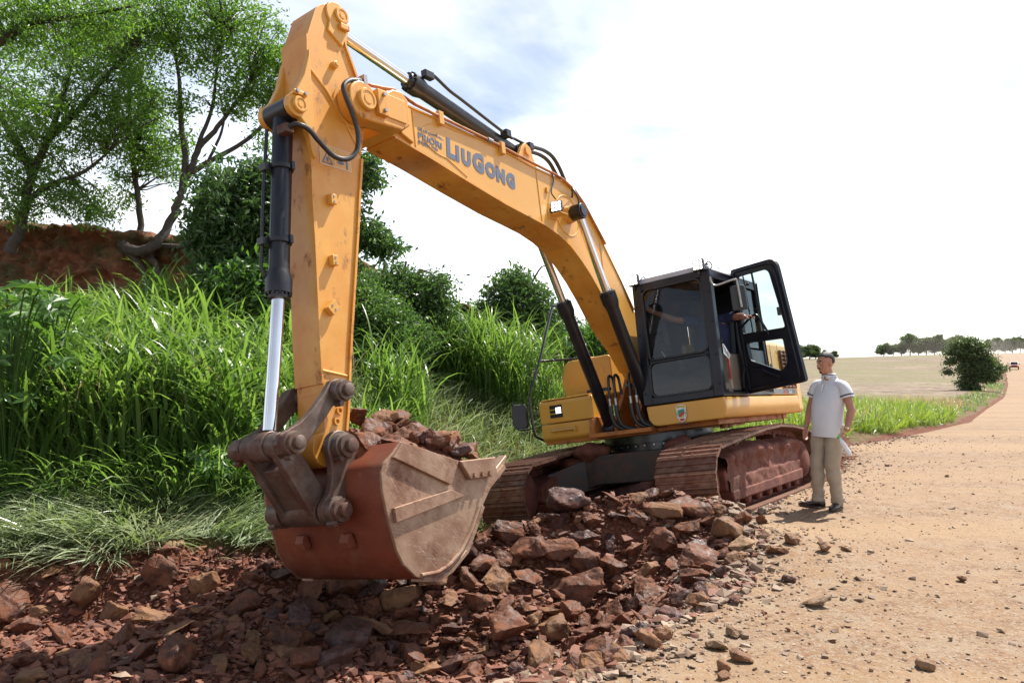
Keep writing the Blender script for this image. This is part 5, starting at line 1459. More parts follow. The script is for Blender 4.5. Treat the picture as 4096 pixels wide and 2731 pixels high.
    # collar
    if shirt_stripe:
        ax = (hc - nk).normalized()
        mb = MB()
        mb.rings([ellring(neckb - ax * .012, sd, fr, .088, .082, 24), ellring(neckb + ax * .028 - fr * .004, sd, fr, .076, .072, 24), ellring(neckb + ax * .030 - fr * .004, sd, fr, .071, .067, 24), ellring(neckb + ax * .0, sd, fr, .066, .062, 24)], caps=False)
        cl = mb.build('collar', M[shirt], so2, smooth=180)
        m_ = MB(); m_.rings([ellring(neckb + ax * .004, sd, fr, .0862, .0805, 24), ellring(neckb + ax * .012, sd, fr, .0836, .0782, 24)], caps=False); m_.build('collar_stripe', M['stripe_black'], cl)
        for q in (-1, 1):
            m_ = MB(); b_ = neckb + fr * .072
            m_.add([b_ + sd * q * .006 + ax * .006, b_ + sd * q * .058 - fr * .03 + ax * .018, b_ + sd * q * .064 + fr * .006 - ax * .042, b_ + sd * q * .018 + fr * .028 - ax * .046], [(0, 1, 2, 3)])
            w2 = m_.build('collar_wing', M[shirt], cl); sl2 = w2.modifiers.new('s', 'SOLIDIFY'); sl2.thickness = .006
        m_ = MB(); pl = [ch + fr * .137 + dn * .12 - fr * .03, ch + fr * .138 + dn * .03]
        m_.tube(pl, .008, 6); m_.build('placket', M[shirt], so2)
    # trousers
    mb = MB()
    for s_ in 'LR':
        hp_, kn, an = J['hip' + s_], J['kn' + s_], J['an' + s_]
        pts = [hp_ + dn * .05, hp_, hp_.lerp(kn, .3), hp_.lerp(kn, .65), kn, kn.lerp(an, .25), kn.lerp(an, .55), kn.lerp(an, .8), kn.lerp(an, .92), an - (kn - an).normalized() * .015]
        rr = [.095, .108, .104, .090, .080, .077, .071, .066, .070, .074]
        pts2, r2 = [], []
        for i in range(len(pts) - 1):
            for k in range(4):
                pts2.append(pts[i].lerp(pts[i + 1], k / 4)); r2.append(rr[i] + (rr[i + 1] - rr[i]) * k / 4)
        pts2.append(pts[-1]); r2.append(rr[-1])
        r2 = [r_ * (1 + (.045 * math.sin(i * 1.9 + 2 * (s_ == 'L'))) * (1.0 if i > len(r2) * .38 else .3)) for i, r_ in enumerate(r2)]
        mb.tube(pts2, .08, 20, rad=r2, caps=True)
    mb.rings([ellring(pel + dn * .02, sd, fr, .150, .115, 24), ellring(pel - dn * .04, sd, fr, .160, .125, 24), ellring((J['hipL'] + J['hipR']) / 2 - dn * .05, sd, fr, .16, .115, 24)])
    tr_ = mb.build('trousers', M[trous], root, smooth=180)
    wrinkle(tr_.data, .016, 10.0, 1.7)
    # shoes
    for s_ in 'LR':
        an, toe = J['an' + s_], J['toe' + s_]
        d = (toe - an); d.z = 0; d.normalize(); sdv = Vector((-d.y, d.x, 0)); zf = J['gz' + s_].z
        mb = MB(); rs = []
        for (t, w_, h_) in ((-.075, .026, .060), (-.06, .036, .085), (-.01, .040, .095), (.05, .042, .075), (.11, .046, .058), (.16, .042, .042), (.195, .028, .030), (.212, .010, .016)):
            c_ = Vector((an.x, an.y, zf)) + d * t
            rs.append([c_ + sdv * (w_ * math.cos(R(a))) + Vector((0, 0, 1)) * (max(0, h_ * .5 + h_ * .5 * math.sin(R(a))) if True else 0) for a in range(-90, 270, 24)])
        mb.rings(rs); sh_ = mb.build('shoe', M[shoes], root, smooth=70)
        mb = MB(); mb.pz([((Vector((an.x, an.y, 0)) + d * t + sdv * w_).x, (Vector((an.x, an.y, 0)) + d * t + sdv * w_).y) for t, w_ in ((-.08, -.02), (-.06, -.04), (.03, -.038), (.11, -.050), (.17, -.042), (.216, -.012), (.216, .012), (.17, .042), (.11, .050), (.03, .038), (-.06, .04), (-.08, .02))], zf - .004, zf + .012)
        mb.build('sole', M['rubber'], sh_)
    return root, J

# standing man beside the track
MX, MY = 3.56, 8.93
mf = Vector((-.88, -.475, 0)).normalized()                      # chest direction
ml = Vector((-mf.y, mf.x, 0))                                   # his left
mb0 = Vector((MX, MY, 0.0))
def mp3(a, b, z): return mb0 + mf * a + ml * b + Vector((0, 0, z))
mj = dict(base=mb0, pelvis=mp3(-.01, 0, .96), chest=mp3(-.03, 0, 1.27), neck=mp3(-.035, 0, 1.485), hem=mp3(0, 0, .80),
          shL=mp3(-.04, .178, 1.395), shR=mp3(-.04, -.178, 1.395), elL=mp3(-.05, .275, 1.115), elR=mp3(-.03, -.265, 1.115),
          wrL=mp3(.05, .285, .885), wrR=mp3(.05, -.26, .885),
          hipL=mp3(-.01, .085, .90), hipR=mp3(-.01, -.085, .90), knL=mp3(.035, .085, .50), knR=mp3(.06, -.095, .50), anL=mp3(-.05, .085, .095), anR=mp3(.05, -.10, .095),
          toeL=mp3(.12, .14, 0), toeR=mp3(.17, -.30, 0), gzL=mp3(0, 0, .012), gzR=mp3(0, 0, .012))
mface = Vector((-.96, -.26, -.10))
man, MJ = figure('person', mj, mface, mp3(.028, .0, 1.632), 'skin', 'polo', 'trouser', 'shoe', hands={
    'L': ((.15 * mf + Vector((0, 0, -1))), -ml * .3 + mf * .0 + mf * .9, mf * 1.0 - ml * .3, .75),
    'R': ((.25 * mf + Vector((0, 0, -1))), ml * .9 + mf * .2, mf, .45)}, shirt_stripe=True, belly=1.0, slim=.93)
# the near hand: palm faces the thigh
tag(man, 'person in a light polo shirt and khaki trousers standing beside the near track', 'person')
wl = MJ['wrL']; al = (MJ['wrL'] - MJ['elL']).normalized()
m_ = MB(); m_.tube([wl - al * .045, wl - al * .020], .034, 18, rad=[.036, .034], caps=False); wt = m_.build('watch', M['gold'], man)
m_ = MB(); c_ = wl - al * .032 + (ml * .8 - mf * .35 ).normalized() * .030; m_.cyl(c_, c_ + (ml * .8 - mf * .35).normalized() * .012, .021, 18); m_.build('watch_face', M['gold'], wt)
wr_ = MJ['wrR']; ar = (MJ['wrR'] - MJ['elR']).normalized()
m_ = MB(); m_.tube([wr_ - ar * .03, wr_ - ar * .022], .03, 16, rad=[.031, .030], caps=False); m_.build('bracelet', M['bolt_steel'], man)
# plastic bottle held in the near hand
hw = mb0 + wl + mf * .06 - ml * .01 + Vector((0, 0, -.115))
ax = (mf * -.45 + ml * .25 + Vector((0, 0, -.85))).normalized()
m_ = MB(); m_.lathe(hw - ax * .055, hw + ax * .165, [(0, .012), (.06, .012), (.10, .016), (.22, .027), (.40, .029), (.55, .026), (.7, .030), (.95, .030), (1, .024)], 18)
bt = m_.build('water_bottle', M['plastic_clear'], None, smooth=60)
m_ = MB(); m_.cyl(hw - ax * .078, hw - ax * .053, .0165, 14); m_.build('bottle_cap', M['plastic_green'], bt)
tag(bt, 'clear plastic bottle with a green cap held by the standing person', 'bottle')

# operator, leaning out of the cab with both arms spread
def E(x, y, z): return ew((x, y, z))
exx, eyy, ezz = EXM.col[0], EXM.col[1], EXM.col[2]
hL = E(*dp(.30, 2.30, .115))
oj = dict(base=E(-.05, .95, 1.40), pelvis=E(-.08, .92, 1.90), chest=E(.08, 1.03, 2.22), neck=E(.12, 1.04, 2.43), hem=E(-.12, .90, 1.78),
          shL=E(.12, 1.24, 2.37), shR=E(.12, .83, 2.38), elL=E(.28, 1.50, 2.33), elR=E(.48, .64, 2.44), wrL=hL - (eyy * .6 + exx * .1) * .13, wrR=E(.74, .50, 2.55),
          hipL=E(-.06, 1.02, 1.86), hipR=E(-.06, .82, 1.86), knL=E(.38, 1.04, 1.86), knR=E(.38, .78, 1.86), anL=E(.46, 1.02, 1.47), anR=E(.46, .78, 1.47),
          toeL=E(.6, 1.02, 1.40), toeR=E(.6, .78, 1.40), gzL=E(.5, 1.02, 1.40), gzR=E(.5, .78, 1.40))
op, OJ = figure('person', oj, (exx * .8 + eyy * .55 - ezz * .12), E(.19, 1.05, 2.575), 'skin_operator', 'navy_shirt', 'jeans', 'shoe', up=tuple(ezz), hands={
    'L': ((eyy * .9 + exx * .25), -ezz, exx * .9 - eyy * .2, .55),
    'R': ((exx * .6 - eyy * .3 + ezz * .3), -eyy, ezz, .4)}, facial=None, voxel=.009, sleeve=.62)
tag(op, 'person in a dark blue shirt inside the cab with one arm on the open door', 'person')
# ------------------------------------------------------------------ rocks
def rock_mesh(seed, flat=1.0, elong=1.0, npts=16, sub=2, rough=.05, round_=.0):
    r_ = random.Random(seed)
    bm = bmesh.new()
    for i in range(npts):
        v = Vector((r_.gauss(0, 1), r_.gauss(0, 1), r_.gauss(0, 1))).normalized()
        k = r_.uniform(.78, 1.05)
        # push towards a block shape
        q = max(abs(v.x), abs(v.y), abs(v.z)); v = v * (1 - .55 * (1 - round_)) + v / q * .55 * (1 - round_) * .8
        bm.verts.new((v.x * elong * k * .5, v.y * k * .5, v.z * flat * k * .5))
    h = bmesh.ops.convex_hull(bm, input=bm.verts)
    for g in h['geom_interior'] + h['geom_unused']:
        if isinstance(g, bmesh.types.BMVert) and g.is_valid: bm.verts.remove(g)
    bmesh.ops.dissolve_limit(bm, angle_limit=R(9), verts=bm.verts, edges=bm.edges)
    if sub:
        bmesh.ops.bevel(bm, geom=list(bm.edges), offset=.014 + .05 * round_, segments=1, affect='EDGES', clamp_overlap=True)
        bmesh.ops.triangulate(bm, faces=bm.faces)
        for _ in range(sub):
            es = [e for e in bm.edges if e.calc_length() > .075]
            if es: bmesh.ops.subdivide_edges(bm, edges=es, cuts=1)
            bmesh.ops.triangulate(bm, faces=bm.faces)
        bm.normal_update()
        co = np.array([v.co for v in bm.verts]); no = np.array([v.normal for v in bm.verts])
        o = seed * 1.37
        d = fbm(co[:, 0] * 5 + o, co[:, 1] * 5, co[:, 2] * 5, 4, .55) * rough
        ch = fbm(co[:, 0] * 2.4 + o, co[:, 1] * 2.4 + 9, co[:, 2] * 2.4, 2)
        d = d - .10 * np.clip(ch - .28, 0, 1)              # chipped hollows
        for v, q in zip(bm.verts, co + no * d[:, None]): v.co = q
    me = bpy.data.meshes.new('rock'); bm.to_mesh(me); bm.free()
    me.shade_smooth(); me.set_sharp_from_angle(angle=R(28))
    return me
KIND = []
specs = [('blocky', .8, 1.15, 12, .0), ('blocky', .72, 1.3, 14, .0), ('squat', .6, 1.25, 14, .1), ('flat', .34, 1.25, 12, .0), ('flat', .42, 1.35, 11, .0), ('wedge-shaped', .62, 1.5, 7, .0), ('wedge-shaped', .75, 1.25, 8, .0), ('rounded', .78, 1.15, 30, .6), ('rounded', .85, 1.1, 26, .5), ('angular', .72, 1.2, 10, .0), ('angular', .8, 1.3, 9, .0), ('blocky', .66, 1.2, 13, .05)]
RMESH = {}
for i, (nm, fl, el_, np_, ro) in enumerate(specs):
    base = rock_mesh(100 + i, fl, el_, np_, 4, .085 - .02 * ro, ro)
    for mt in ('rock_red', 'rock_wet', 'rock_dusty', 'rock_tan'):
        m2 = base.copy(); m2.materials.clear(); m2.materials.append(M[mt]); m2.name = 'rock'
        RMESH[(i, mt)] = m2
TONE = {'rock_red': 'dark red', 'rock_wet': 'glossy dark', 'rock_dusty': 'dusty orange', 'rock_tan': 'pale tan'}
def add_rock(i, mt, loc, size, rot, label, group):
    o = link('rock', RMESH[(i, mt)])
    q = random.Random(str(loc)); o.location = loc; o.scale = (size * q.uniform(.8, 1.25), size * q.uniform(.7, 1.15), size * q.uniform(.65, 1.1)); o.rotation_euler = rot
    tag(o, label, 'rock', group)
    return o
placed = []
def free(x, y, r, k=.75):
    for a, b, q in placed:
        if (a - x) ** 2 + (b - y) ** 2 < ((r + q) * k) ** 2: return False
    return True
def pix_ground(u, v, it=24):
    """where the ray through a photo pixel meets the ground"""
    lo, hi = 3.2, 30.0
    D = np.linspace(3.2, 24, 420)
    c, s = math.cos(PITCH), math.sin(PITCH)
    a, b = (u - 2048) / FPX, (v - 1365.5) / FPX
    dy, dz = b * s + c, -b * c + s
    X, Y, Z = a * D / dy, D, CAM_H + dz * D / dy
    g = ground(X, Y, False)
    k = np.argmax(Z < g)
    return Vector((X[k], Y[k], 0)) if Z[k] < g[k] else None
# the large ones: pixel of the rock's centre on the ground, width in photo pixels, shape, tone, tilt, label
BIG = [
 (2265, 2060, 205, 7, 'rock_wet', 'largest rounded boulder, dark and glistening, between the two tracks'),
 (2410, 2005, 120, 9, 'rock_dusty', 'dusty brown rock leaning against the car body between the tracks'),
 (2655, 2090, 150, 8, 'rock_dusty', 'round earth-coloured boulder below the front of the near track'),
 (2480, 2095, 130, 3, 'rock_wet', 'flat pinkish slab of rock just right of the largest boulder'),
 (2370, 2130, 110, 0, 'rock_red', 'dark block of rock in front of the largest boulder'),
 (2560, 2040, 115, 6, 'rock_dusty', 'tall wedge of rock in front of the near track'),
 (2905, 2170, 190, 1, 'rock_dusty', 'big tan-topped block at the upper edge of the pit beside the road'),
 (2795, 2215, 140, 5, 'rock_wet', 'upright pointed purple-grey slab beside the big tan-topped block'),
 (2235, 2240, 165, 8, 'rock_red', 'large rounded red boulder in the middle of the pit'),
 (2345, 2280, 165, 7, 'rock_red', 'rounded boulder with a chipped face right of the pit middle'),
 (2445, 2330, 150, 0, 'rock_red', 'square dark red block leaning in the pit'),
 (2545, 2250, 160, 5, 'rock_red', 'long tilted dark slab in the pit'),
 (2700, 2275, 150, 3, 'rock_red', 'flat slab lying over the pit stones'),
 (2850, 2290, 120, 0, 'rock_red', 'square stone standing at the pit edge'),
 (2735, 2420, 165, 6, 'rock_wet', 'pointed rock with a greenish face at the road edge'),
 (2600, 2480, 150, 1, 'rock_red', 'dark upright block below the greenish pointed rock'),
 (2410, 2630, 185, 1, 'rock_red', 'big dark block near the bottom edge of the pit'),
 (2020, 2580, 230, 6, 'rock_red', 'broad heart-shaped slab covered with red earth'),
 (1800, 2440, 140, 9, 'rock_dusty', 'flat-topped block just right of the bucket shadow'),
 (2130, 2080, 110, 10, 'rock_red', 'dark angular rock at the far track beside the bucket lip'),
 (2035, 2170, 130, 8, 'rock_red', 'lumpy red rock right of the bucket side plate'),
 (1950, 2300, 150, 1, 'rock_red', 'dark tilted block right below the bucket side plate'),
 (700, 2560, 175, 3, 'rock_dusty', 'pink flat-topped slab in the left trench'),
 (830, 2520, 130, 4, 'rock_dusty', 'second pink slab to the right of the flat-topped one'),
 (880, 2590, 150, 9, 'rock_red', 'long rust-coloured rock beside the pink slabs'),
 (700, 2680, 240, 7, 'rock_red', 'large half-buried rounded boulder at the bottom of the left trench'),
 (870, 2690, 150, 2, 'rock_dusty', 'squat pink-brown rock right of the half-buried boulder'),
 (960, 2200, 150, 9, 'rock_red', 'angular rock at the lip of the trench left of the bucket'),
 (705, 2190, 80, 3, 'rock_tan', 'small pale slab under the flattened grass'),
 (90, 2520, 150, 0, 'rock_red', 'square red block at the left edge of the trench'),
 (560, 2700, 110, 8, 'rock_red', 'round stone at the bottom left of the trench'),
 (1400, 2640, 260, 7, 'rock_wet', 'large dark boulder in the shadow below the bucket'),
 (1250, 2480, 190, 9, 'rock_red', 'broken rock in the shadow under the bucket back'),
 (1620, 2560, 210, 10, 'rock_red', 'big split rock at the edge of the bucket shadow'),
 (3300, 2210, 90, 0, 'rock_dusty', 'brown five-sided stone lying alone on the road'),
 (3390, 2205, 70, 4, 'rock_tan', 'flat curved stone beside the brown five-sided one'),
 (3100, 2210, 130, 4, 'rock_dusty', 'wide flat stone at the head of the gravel edge'),
 (3170, 2175, 90, 8, 'rock_dusty', 'lumpy orange stone behind the wide flat one'),
 (2945, 2420, 80, 0, 'rock_red', 'upright brown stone standing on the gravel edge'),
 (3155, 2330, 60, 8, 'rock_wet', 'dark hollow-faced pebble rock on the road edge'),
 (3260, 2425, 150, 3, 'rock_tan', 'cracked flat pale stone on the road'),
 (2960, 2650, 110, 1, 'rock_dusty', 'block-shaped stone on the gravel near the bottom edge'),
 (2890, 2690, 110, 6, 'rock_dusty', 'wedge of brown stone next to the block-shaped one'),
 (2590, 2640, 110, 3, 'rock_tan', 'pale flat stone near the bottom of the gravel edge'),
 (3700, 2670, 90, 8, 'rock_tan', 'rounded grey-tan stone low on the road'),
 (3850, 2330, 55, 0, 'rock_dusty', 'brown block alone on the right of the road'),
]
LM = ['the largest boulder', 'the leaning dusty rock', 'the round earthy boulder', 'the pinkish slab', 'the dark block by the largest boulder', 'the tall wedge', 'the tan-topped block', 'the pointed purple slab', 'the large red boulder', 'the chipped boulder', 'the leaning square block', 'the long tilted slab', 'the flat pit slab', 'the square edge stone', 'the greenish pointed rock', 'the dark upright block', 'the big dark bottom block', 'the heart-shaped slab', 'the flat-topped shadow block', 'the far-track rock', 'the lumpy red rock', 'the block under the side plate', 'the pink flat slab', 'the second pink slab', 'the rust-coloured rock', 'the half-buried boulder', 'the squat pink rock', 'the trench-lip rock', 'the pale grass slab', 'the left square block', 'the round trench stone', 'the shaded boulder', 'the shaded broken rock', 'the split rock', 'the lone five-sided stone', 'the curved stone', 'the wide flat stone', 'the lumpy orange stone', 'the upright brown stone', 'the hollow-faced stone', 'the cracked pale stone', 'the gravel block', 'the gravel wedge', 'the pale flat stone', 'the grey-tan stone', 'the lone brown block']
land = []
used = set()
def near_text(x, y):
    d = sorted(((a - x) ** 2 + (b - y) ** 2, a, b, n) for a, b, n in land)[0]
    dx, dy = x - d[1], y - d[2]
    far = 'close ' if d[0] < .12 else 'well ' if d[0] > .5 else ''
    if len(d[3].split()) > 4: far = ''
    if abs(dx) > 1.8 * abs(dy): w_ = 'right of' if dx > 0 else 'left of'
    elif abs(dy) > 1.8 * abs(dx): w_ = 'behind' if dy > 0 else 'before'
    else: w_ = ('behind and ' if dy > 0 else 'before and ') + ('right of' if dx > 0 else 'left of')
    return far + w_ + ' ' + d[3]
r2 = random.Random(5)
for q_, (u, v, wpx, i, mt, lab) in enumerate(BIG):
    g = pix_ground(u, v)
    if g is None: continue
    s = wpx / FPX * g.y / (1.05 * specs[i][2] ** .5)
    z = gz(g.x, g.y)
    placed.append((g.x, g.y, s * .5)); land.append((g.x, g.y, LM[q_]))
    tilt = .45 if specs[i][0] in ('wedge-shaped',) else .22
    up = 0.22 if specs[i][0] != 'flat' else .14
    add_rock(i, mt, (g.x, g.y, z + s * up), s, (r2.uniform(-tilt, tilt), r2.uniform(-tilt, tilt), r2.uniform(0, 6.28)), lab, None)
# the other stones of the spoil, biggest first
def zone_of(u, v):
    if u > 3050: return 'road', 'on the road surface'
    edge = np.interp(v, [2130, 2300, 2480, 2731], [3050, 2960, 2760, 2380])
    if u > edge - 60 and v > 2120: return 'edge', 'in the gravel along the road edge'
    if v < 2120: return 'head', 'on the heap before the tracks'
    if u < 1080: return 'left', 'in the trench left of the bucket'
    if u < 1750 and v > 2330: return 'shade', 'in the shade below the bucket'
    return 'mid', 'in the pit between bucket and road'
cand = []
for n_ in range(5200):
    u = r2.uniform(0, 3320); v = r2.uniform(1985, 2731)
    lim = np.interp(u, [0, 500, 1000, 1100, 1900, 2150, 2600, 2900, 3150], [2280, 2290, 2230, 2260, 2150, 2040, 1985, 2060, 2110])
    if v < lim: continue
    if u > 2950 and v > 2270: continue
    edge = np.interp(v, [2130, 2300, 2480, 2731], [3050, 2960, 2760, 2380])
    wpx = r2.lognormvariate(math.log(62), .5)
    if u > edge: wpx *= .42
    if wpx > 185: wpx = r2.uniform(120, 185)
    cand.append((wpx, u, v))
cand.sort(reverse=True)
cnt = 0
for wpx, u, v in cand:
    if cnt >= 300 - len(BIG): break
    g = pix_ground(u, v)
    if g is None: continue
    zn, ztxt = zone_of(u, v)
    s = wpx / FPX * g.y
    if not free(g.x, g.y, s * .5, .62 if zn != 'left' else 1.05): continue
    if zn in ('edge', 'road'): mt = r2.choice(['rock_tan', 'rock_dusty', 'rock_dusty'])
    elif zn == 'head': mt = r2.choice(['rock_dusty', 'rock_dusty', 'rock_red', 'rock_wet'])
    elif zn == 'left': mt = r2.choice(['rock_red', 'rock_red', 'rock_dusty'])
    else: mt = r2.choice(['rock_red', 'rock_red', 'rock_wet', 'rock_red', 'rock_dusty'])
    i = r2.randrange(len(specs))
    placed.append((g.x, g.y, s * .5)); cnt += 1
    z = gz(g.x, g.y)
    szw = 'big' if s > .24 else 'medium' if s > .16 else 'small'
    lab = '%s %s %s rock %s' % (szw, TONE[mt], specs[i][0], near_text(g.x, g.y))
    if lab in used:
        d_ = sorted(((a - g.x) ** 2 + (b - g.y) ** 2, n_) for a, b, n_ in land)
        lab = '%s %s %s rock between %s and %s' % (szw, TONE[mt], specs[i][0].split('-')[0], d_[0][1], d_[1][1])
        if len(lab.split()) > 16 or lab in used: lab = '%s %s %s rock nearest to %s' % (szw, TONE[mt], specs[i][0], d_[0][1])
    used.add(lab)
    add_rock(i, mt, (g.x, g.y, z + s * .16), s, (r2.uniform(-.7, .7), r2.uniform(-.7, .7), r2.uniform(0, 6.28)), lab, 'loose rocks ' + ztxt)
# load in the bucket
r3 = random.Random(11)
def heap(x, y): return .92 + .38 * math.exp(-((x - 5.25) / .48) ** 2) * math.exp(-((y - .05) / .62) ** 2) + .03
LOAD = [(4.93, .40, .02, .40, 2, 'rock_dusty', 'broad flat-topped rock crowning the bucket load'), (5.33, .42, .0, .34, 9, 'rock_red', 'rugged rock in the middle of the bucket load near the side plate'), (5.50, .20, .02, .32, 1, 'rock_red', 'sloping rock in the bucket behind the middle one'),
        (5.66, .30, .06, .27, 6, 'rock_red', 'pointed rock in the bucket right of the arm'), (4.70, .48, -.02, .28, 10, 'rock_red', 'ridged rock at the bucket lip end of the load'), (4.58, .30, -.02, .20, 5, 'rock_red', 'small pointed rock by the bucket teeth'),
        (5.10, .05, .03, .32, 0, 'rock_red', 'block in the middle of the bucket behind the crowning rock'), (5.13, .52, -.03, .24, 7, 'rock_red', 'round rock below the crowning rock in the bucket'), (4.93, .57, -.05, .22, 8, 'rock_wet', 'dark wet rock at the bucket rim'),
        (5.55, .50, .02, .25, 3, 'rock_red', 'flat rock at the hinge end of the bucket load'), (5.35, -.35, .03, .34, 1, 'rock_red', 'block on the far side of the bucket load'), (4.95, -.35, .03, .32, 9, 'rock_red', 'angular rock at the far side of the bucket lip'), (5.30, .12, .03, .26, 6, 'rock_dusty', 'wedge on top of the bucket load'), (4.74, .05, .04, .28, 11, 'rock_red', 'squat block near the bucket teeth'), (5.45, -.02, .10, .24, 10, 'rock_red', 'angular rock on the far slope of the bucket heap')]
LOAD = [(x, y, heap(x, y) + z, s, i, mt, lab) for x, y, z, s, i, mt, lab in LOAD]
for x, y, z, s, i, mt, lab in LOAD:
    add_rock(i, mt, ew((x, y, z)), s, (r3.uniform(-.5, .5), r3.uniform(-.5, .5), r3.uniform(0, 6.28)), lab, None)
nb_ = 0
for k in range(40):
    x, y = r3.uniform(4.66, 5.66), r3.uniform(-.58, .58)
    s = r3.uniform(.13, .22)
    zt = heap(x, y) - .03
    i = r3.randrange(len(specs)); mt = r3.choice(['rock_red', 'rock_red', 'rock_wet', 'rock_dusty'])
    add_rock(i, mt, ew((x, y, zt)), s, (r3.uniform(-.8, .8), r3.uniform(-.8, .8), r3.uniform(0, 6.28)), '%s %s rock in the bucket, %s, %s' % (TONE[mt], specs[i][0], 'near side' if y > .25 else 'far side' if y < -.2 else 'mid width', 'towards the teeth' if x < 4.95 else 'towards the hinge' if x > 5.4 else 'halfway along'), 'small rocks filling the bucket')
# earth filling the bucket below the rocks
mb = MB()
ns = 14
grid = []
for a in range(ns):
    for b in range(ns):
        x = 4.66 + (5.72 - 4.66) * a / (ns - 1); y = -.64 + 1.28 * b / (ns - 1)
        z = (heap(x, y) - .09 + .03 * float(fbm(x * 6, y * 6, 2))) * (1 - max(0, abs(y) - .5) * .5)
        grid.append((x, y, z))
fs = [(a * ns + b, a * ns + b + 1, (a + 1) * ns + b + 1, (a + 1) * ns + b) for a in range(ns - 1) for b in range(ns - 1)]
mb.add([ew(p) for p in grid], fs)
tag(mb.build('loose_earth', M['red_soil'], None, smooth=180), 'red earth filling the excavator bucket under the rocks', 'earth', kind='stuff')

# pebbles and clods: too many to count, merged
def scatter(name, pts, sizes, mats, midx, label, cat, seed, lowsub=True):
    """pts (n,3); low-poly stones merged into one object"""
    protos = []
    for k in range(8):
        me = rock_mesh(seed + k, random.Random(seed + k).uniform(.45, .85), random.Random(seed + k).uniform(1, 1.4), 9, 0)
        bm = bmesh.new(); bm.from_mesh(me); bmesh.ops.triangulate(bm, faces=bm.faces)
        v = np.array([q.co[:] for q in bm.verts]); f = np.array([[q.index for q in fc.verts] for fc in bm.faces]); bm.free(); bpy.data.meshes.remove(me)
        protos.append((v, f))
    rg = np.random.default_rng(seed)
    which = rg.integers(0, 8, len(pts)); VV, FF, MM = [], [], []; off = 0
    for k in range(8):
        sel = np.where(which == k)[0]
        if not len(sel): continue
        v, f = protos[k]
        a = rg.uniform(0, 6.28, len(sel)); tx = rg.uniform(-.5, .5, len(sel))
        ca, sa, ct, st_ = np.cos(a), np.sin(a), np.cos(tx), np.sin(tx)
        x, y, z = v[:, 0][None], v[:, 1][None], v[:, 2][None]
        y2, z2 = y * ct[:, None] - z * st_[:, None], y * st_[:, None] + z * ct[:, None]
        X = x * ca[:, None] - y2 * sa[:, None]; Y = x * sa[:, None] + y2 * ca[:, None]
        P = np.stack([X, Y, z2], -1) * sizes[sel][:, None, None] + pts[sel][:, None, :]
        VV.append(P.reshape(-1, 3)); nvp = len(v)
        FF.append((f[None] + (off + np.arange(len(sel)) * nvp)[:, None, None]).reshape(-1, 3)); off += nvp * len(sel)
        MM.append(np.repeat(midx[sel], len(f)))
    o = link(name, npmesh(name, np.concatenate(VV), np.concatenate(FF), mats, False, np.concatenate(MM)))
    tag(o, label, cat, kind='stuff')
    return o
def pebmat(name, c1, c2):
    m = bpy.data.materials.new(name); m.use_nodes = True
    t = m.node_tree; p = t.nodes['Principled BSDF']; ge = t.nodes.new('ShaderNodeNewGeometry'); rm = t.nodes.new('ShaderNodeValToRGB')
    rm.color_ramp.elements[0].color = (*c1, 1); rm.color_ramp.elements[1].color = (*c2, 1)
    t.links.new(ge.outputs['Random Per Island'], rm.inputs[0]); t.links.new(rm.outputs[0], p.inputs['Base Color']); p.inputs['Roughness'].default_value = .75
    M[name] = m
pebmat('pebble_tan', (.15, .09, .055), (.32, .235, .16))
pebmat('pebble_red', (.08, .029, .017), (.22, .083, .043))
rg = np.random.default_rng(21)
# road: density falls with distance; more along the pit edge
n = 26000
Y = 3.3 + 17 * rg.random(n) ** 1.7; X = xe(Y) - .25 + (rg.random(n) ** 1.5) * (.72 * Y + .5 - xe(Y) * .6 + 2)
edge = np.exp(-np.clip(X - xe(Y), 0, None) / .55)
keep = (rg.random(n) < .22 + .78 * edge) & (Y < 19) & (X < .70 * Y + .6)
X, Y, edge = X[keep], Y[keep], edge[keep]
b_, _ = toe(X, Y); k = b_ < -.05; X, Y, edge = X[k], Y[k], edge[k]
S = np.clip(rg.lognormal(math.log(.017), .5, len(X)) * (1 + .9 * edge), .006, .09)
scatter('road_gravel', np.stack([X, Y, ground(X, Y) + S * .12], -1), S, [M['pebble_tan'], M['pebble_red']], (rg.random(len(X)) < .12).astype(int), 'loose tan gravel and small stones scattered over the dirt road', 'gravel', 300)
n = 52000
Y = 3.6 + 5.6 * rg.random(n); X = xe(Y) + .1 - rg.random(n) * (xe(Y) + .70 * Y + .4)
b_, _ = toe(X, Y); k = (b_ < .15) & (X > -.70 * Y - .4); X, Y = X[k], Y[k]
S = np.clip(rg.lognormal(math.log(.036), .6, len(X)), .012, .13)
eg = np.exp(-np.clip(xe(Y) - X, 0, None) / .35)
scatter('rubble', np.stack([X, Y, ground(X, Y) + S * .15], -1), S, [M['pebble_red'], M['pebble_tan']], (rg.random(len(X)) < .015 + .7 * eg).astype(int), 'red rubble and clods lying between the rocks in the pit', 'rubble', 400)
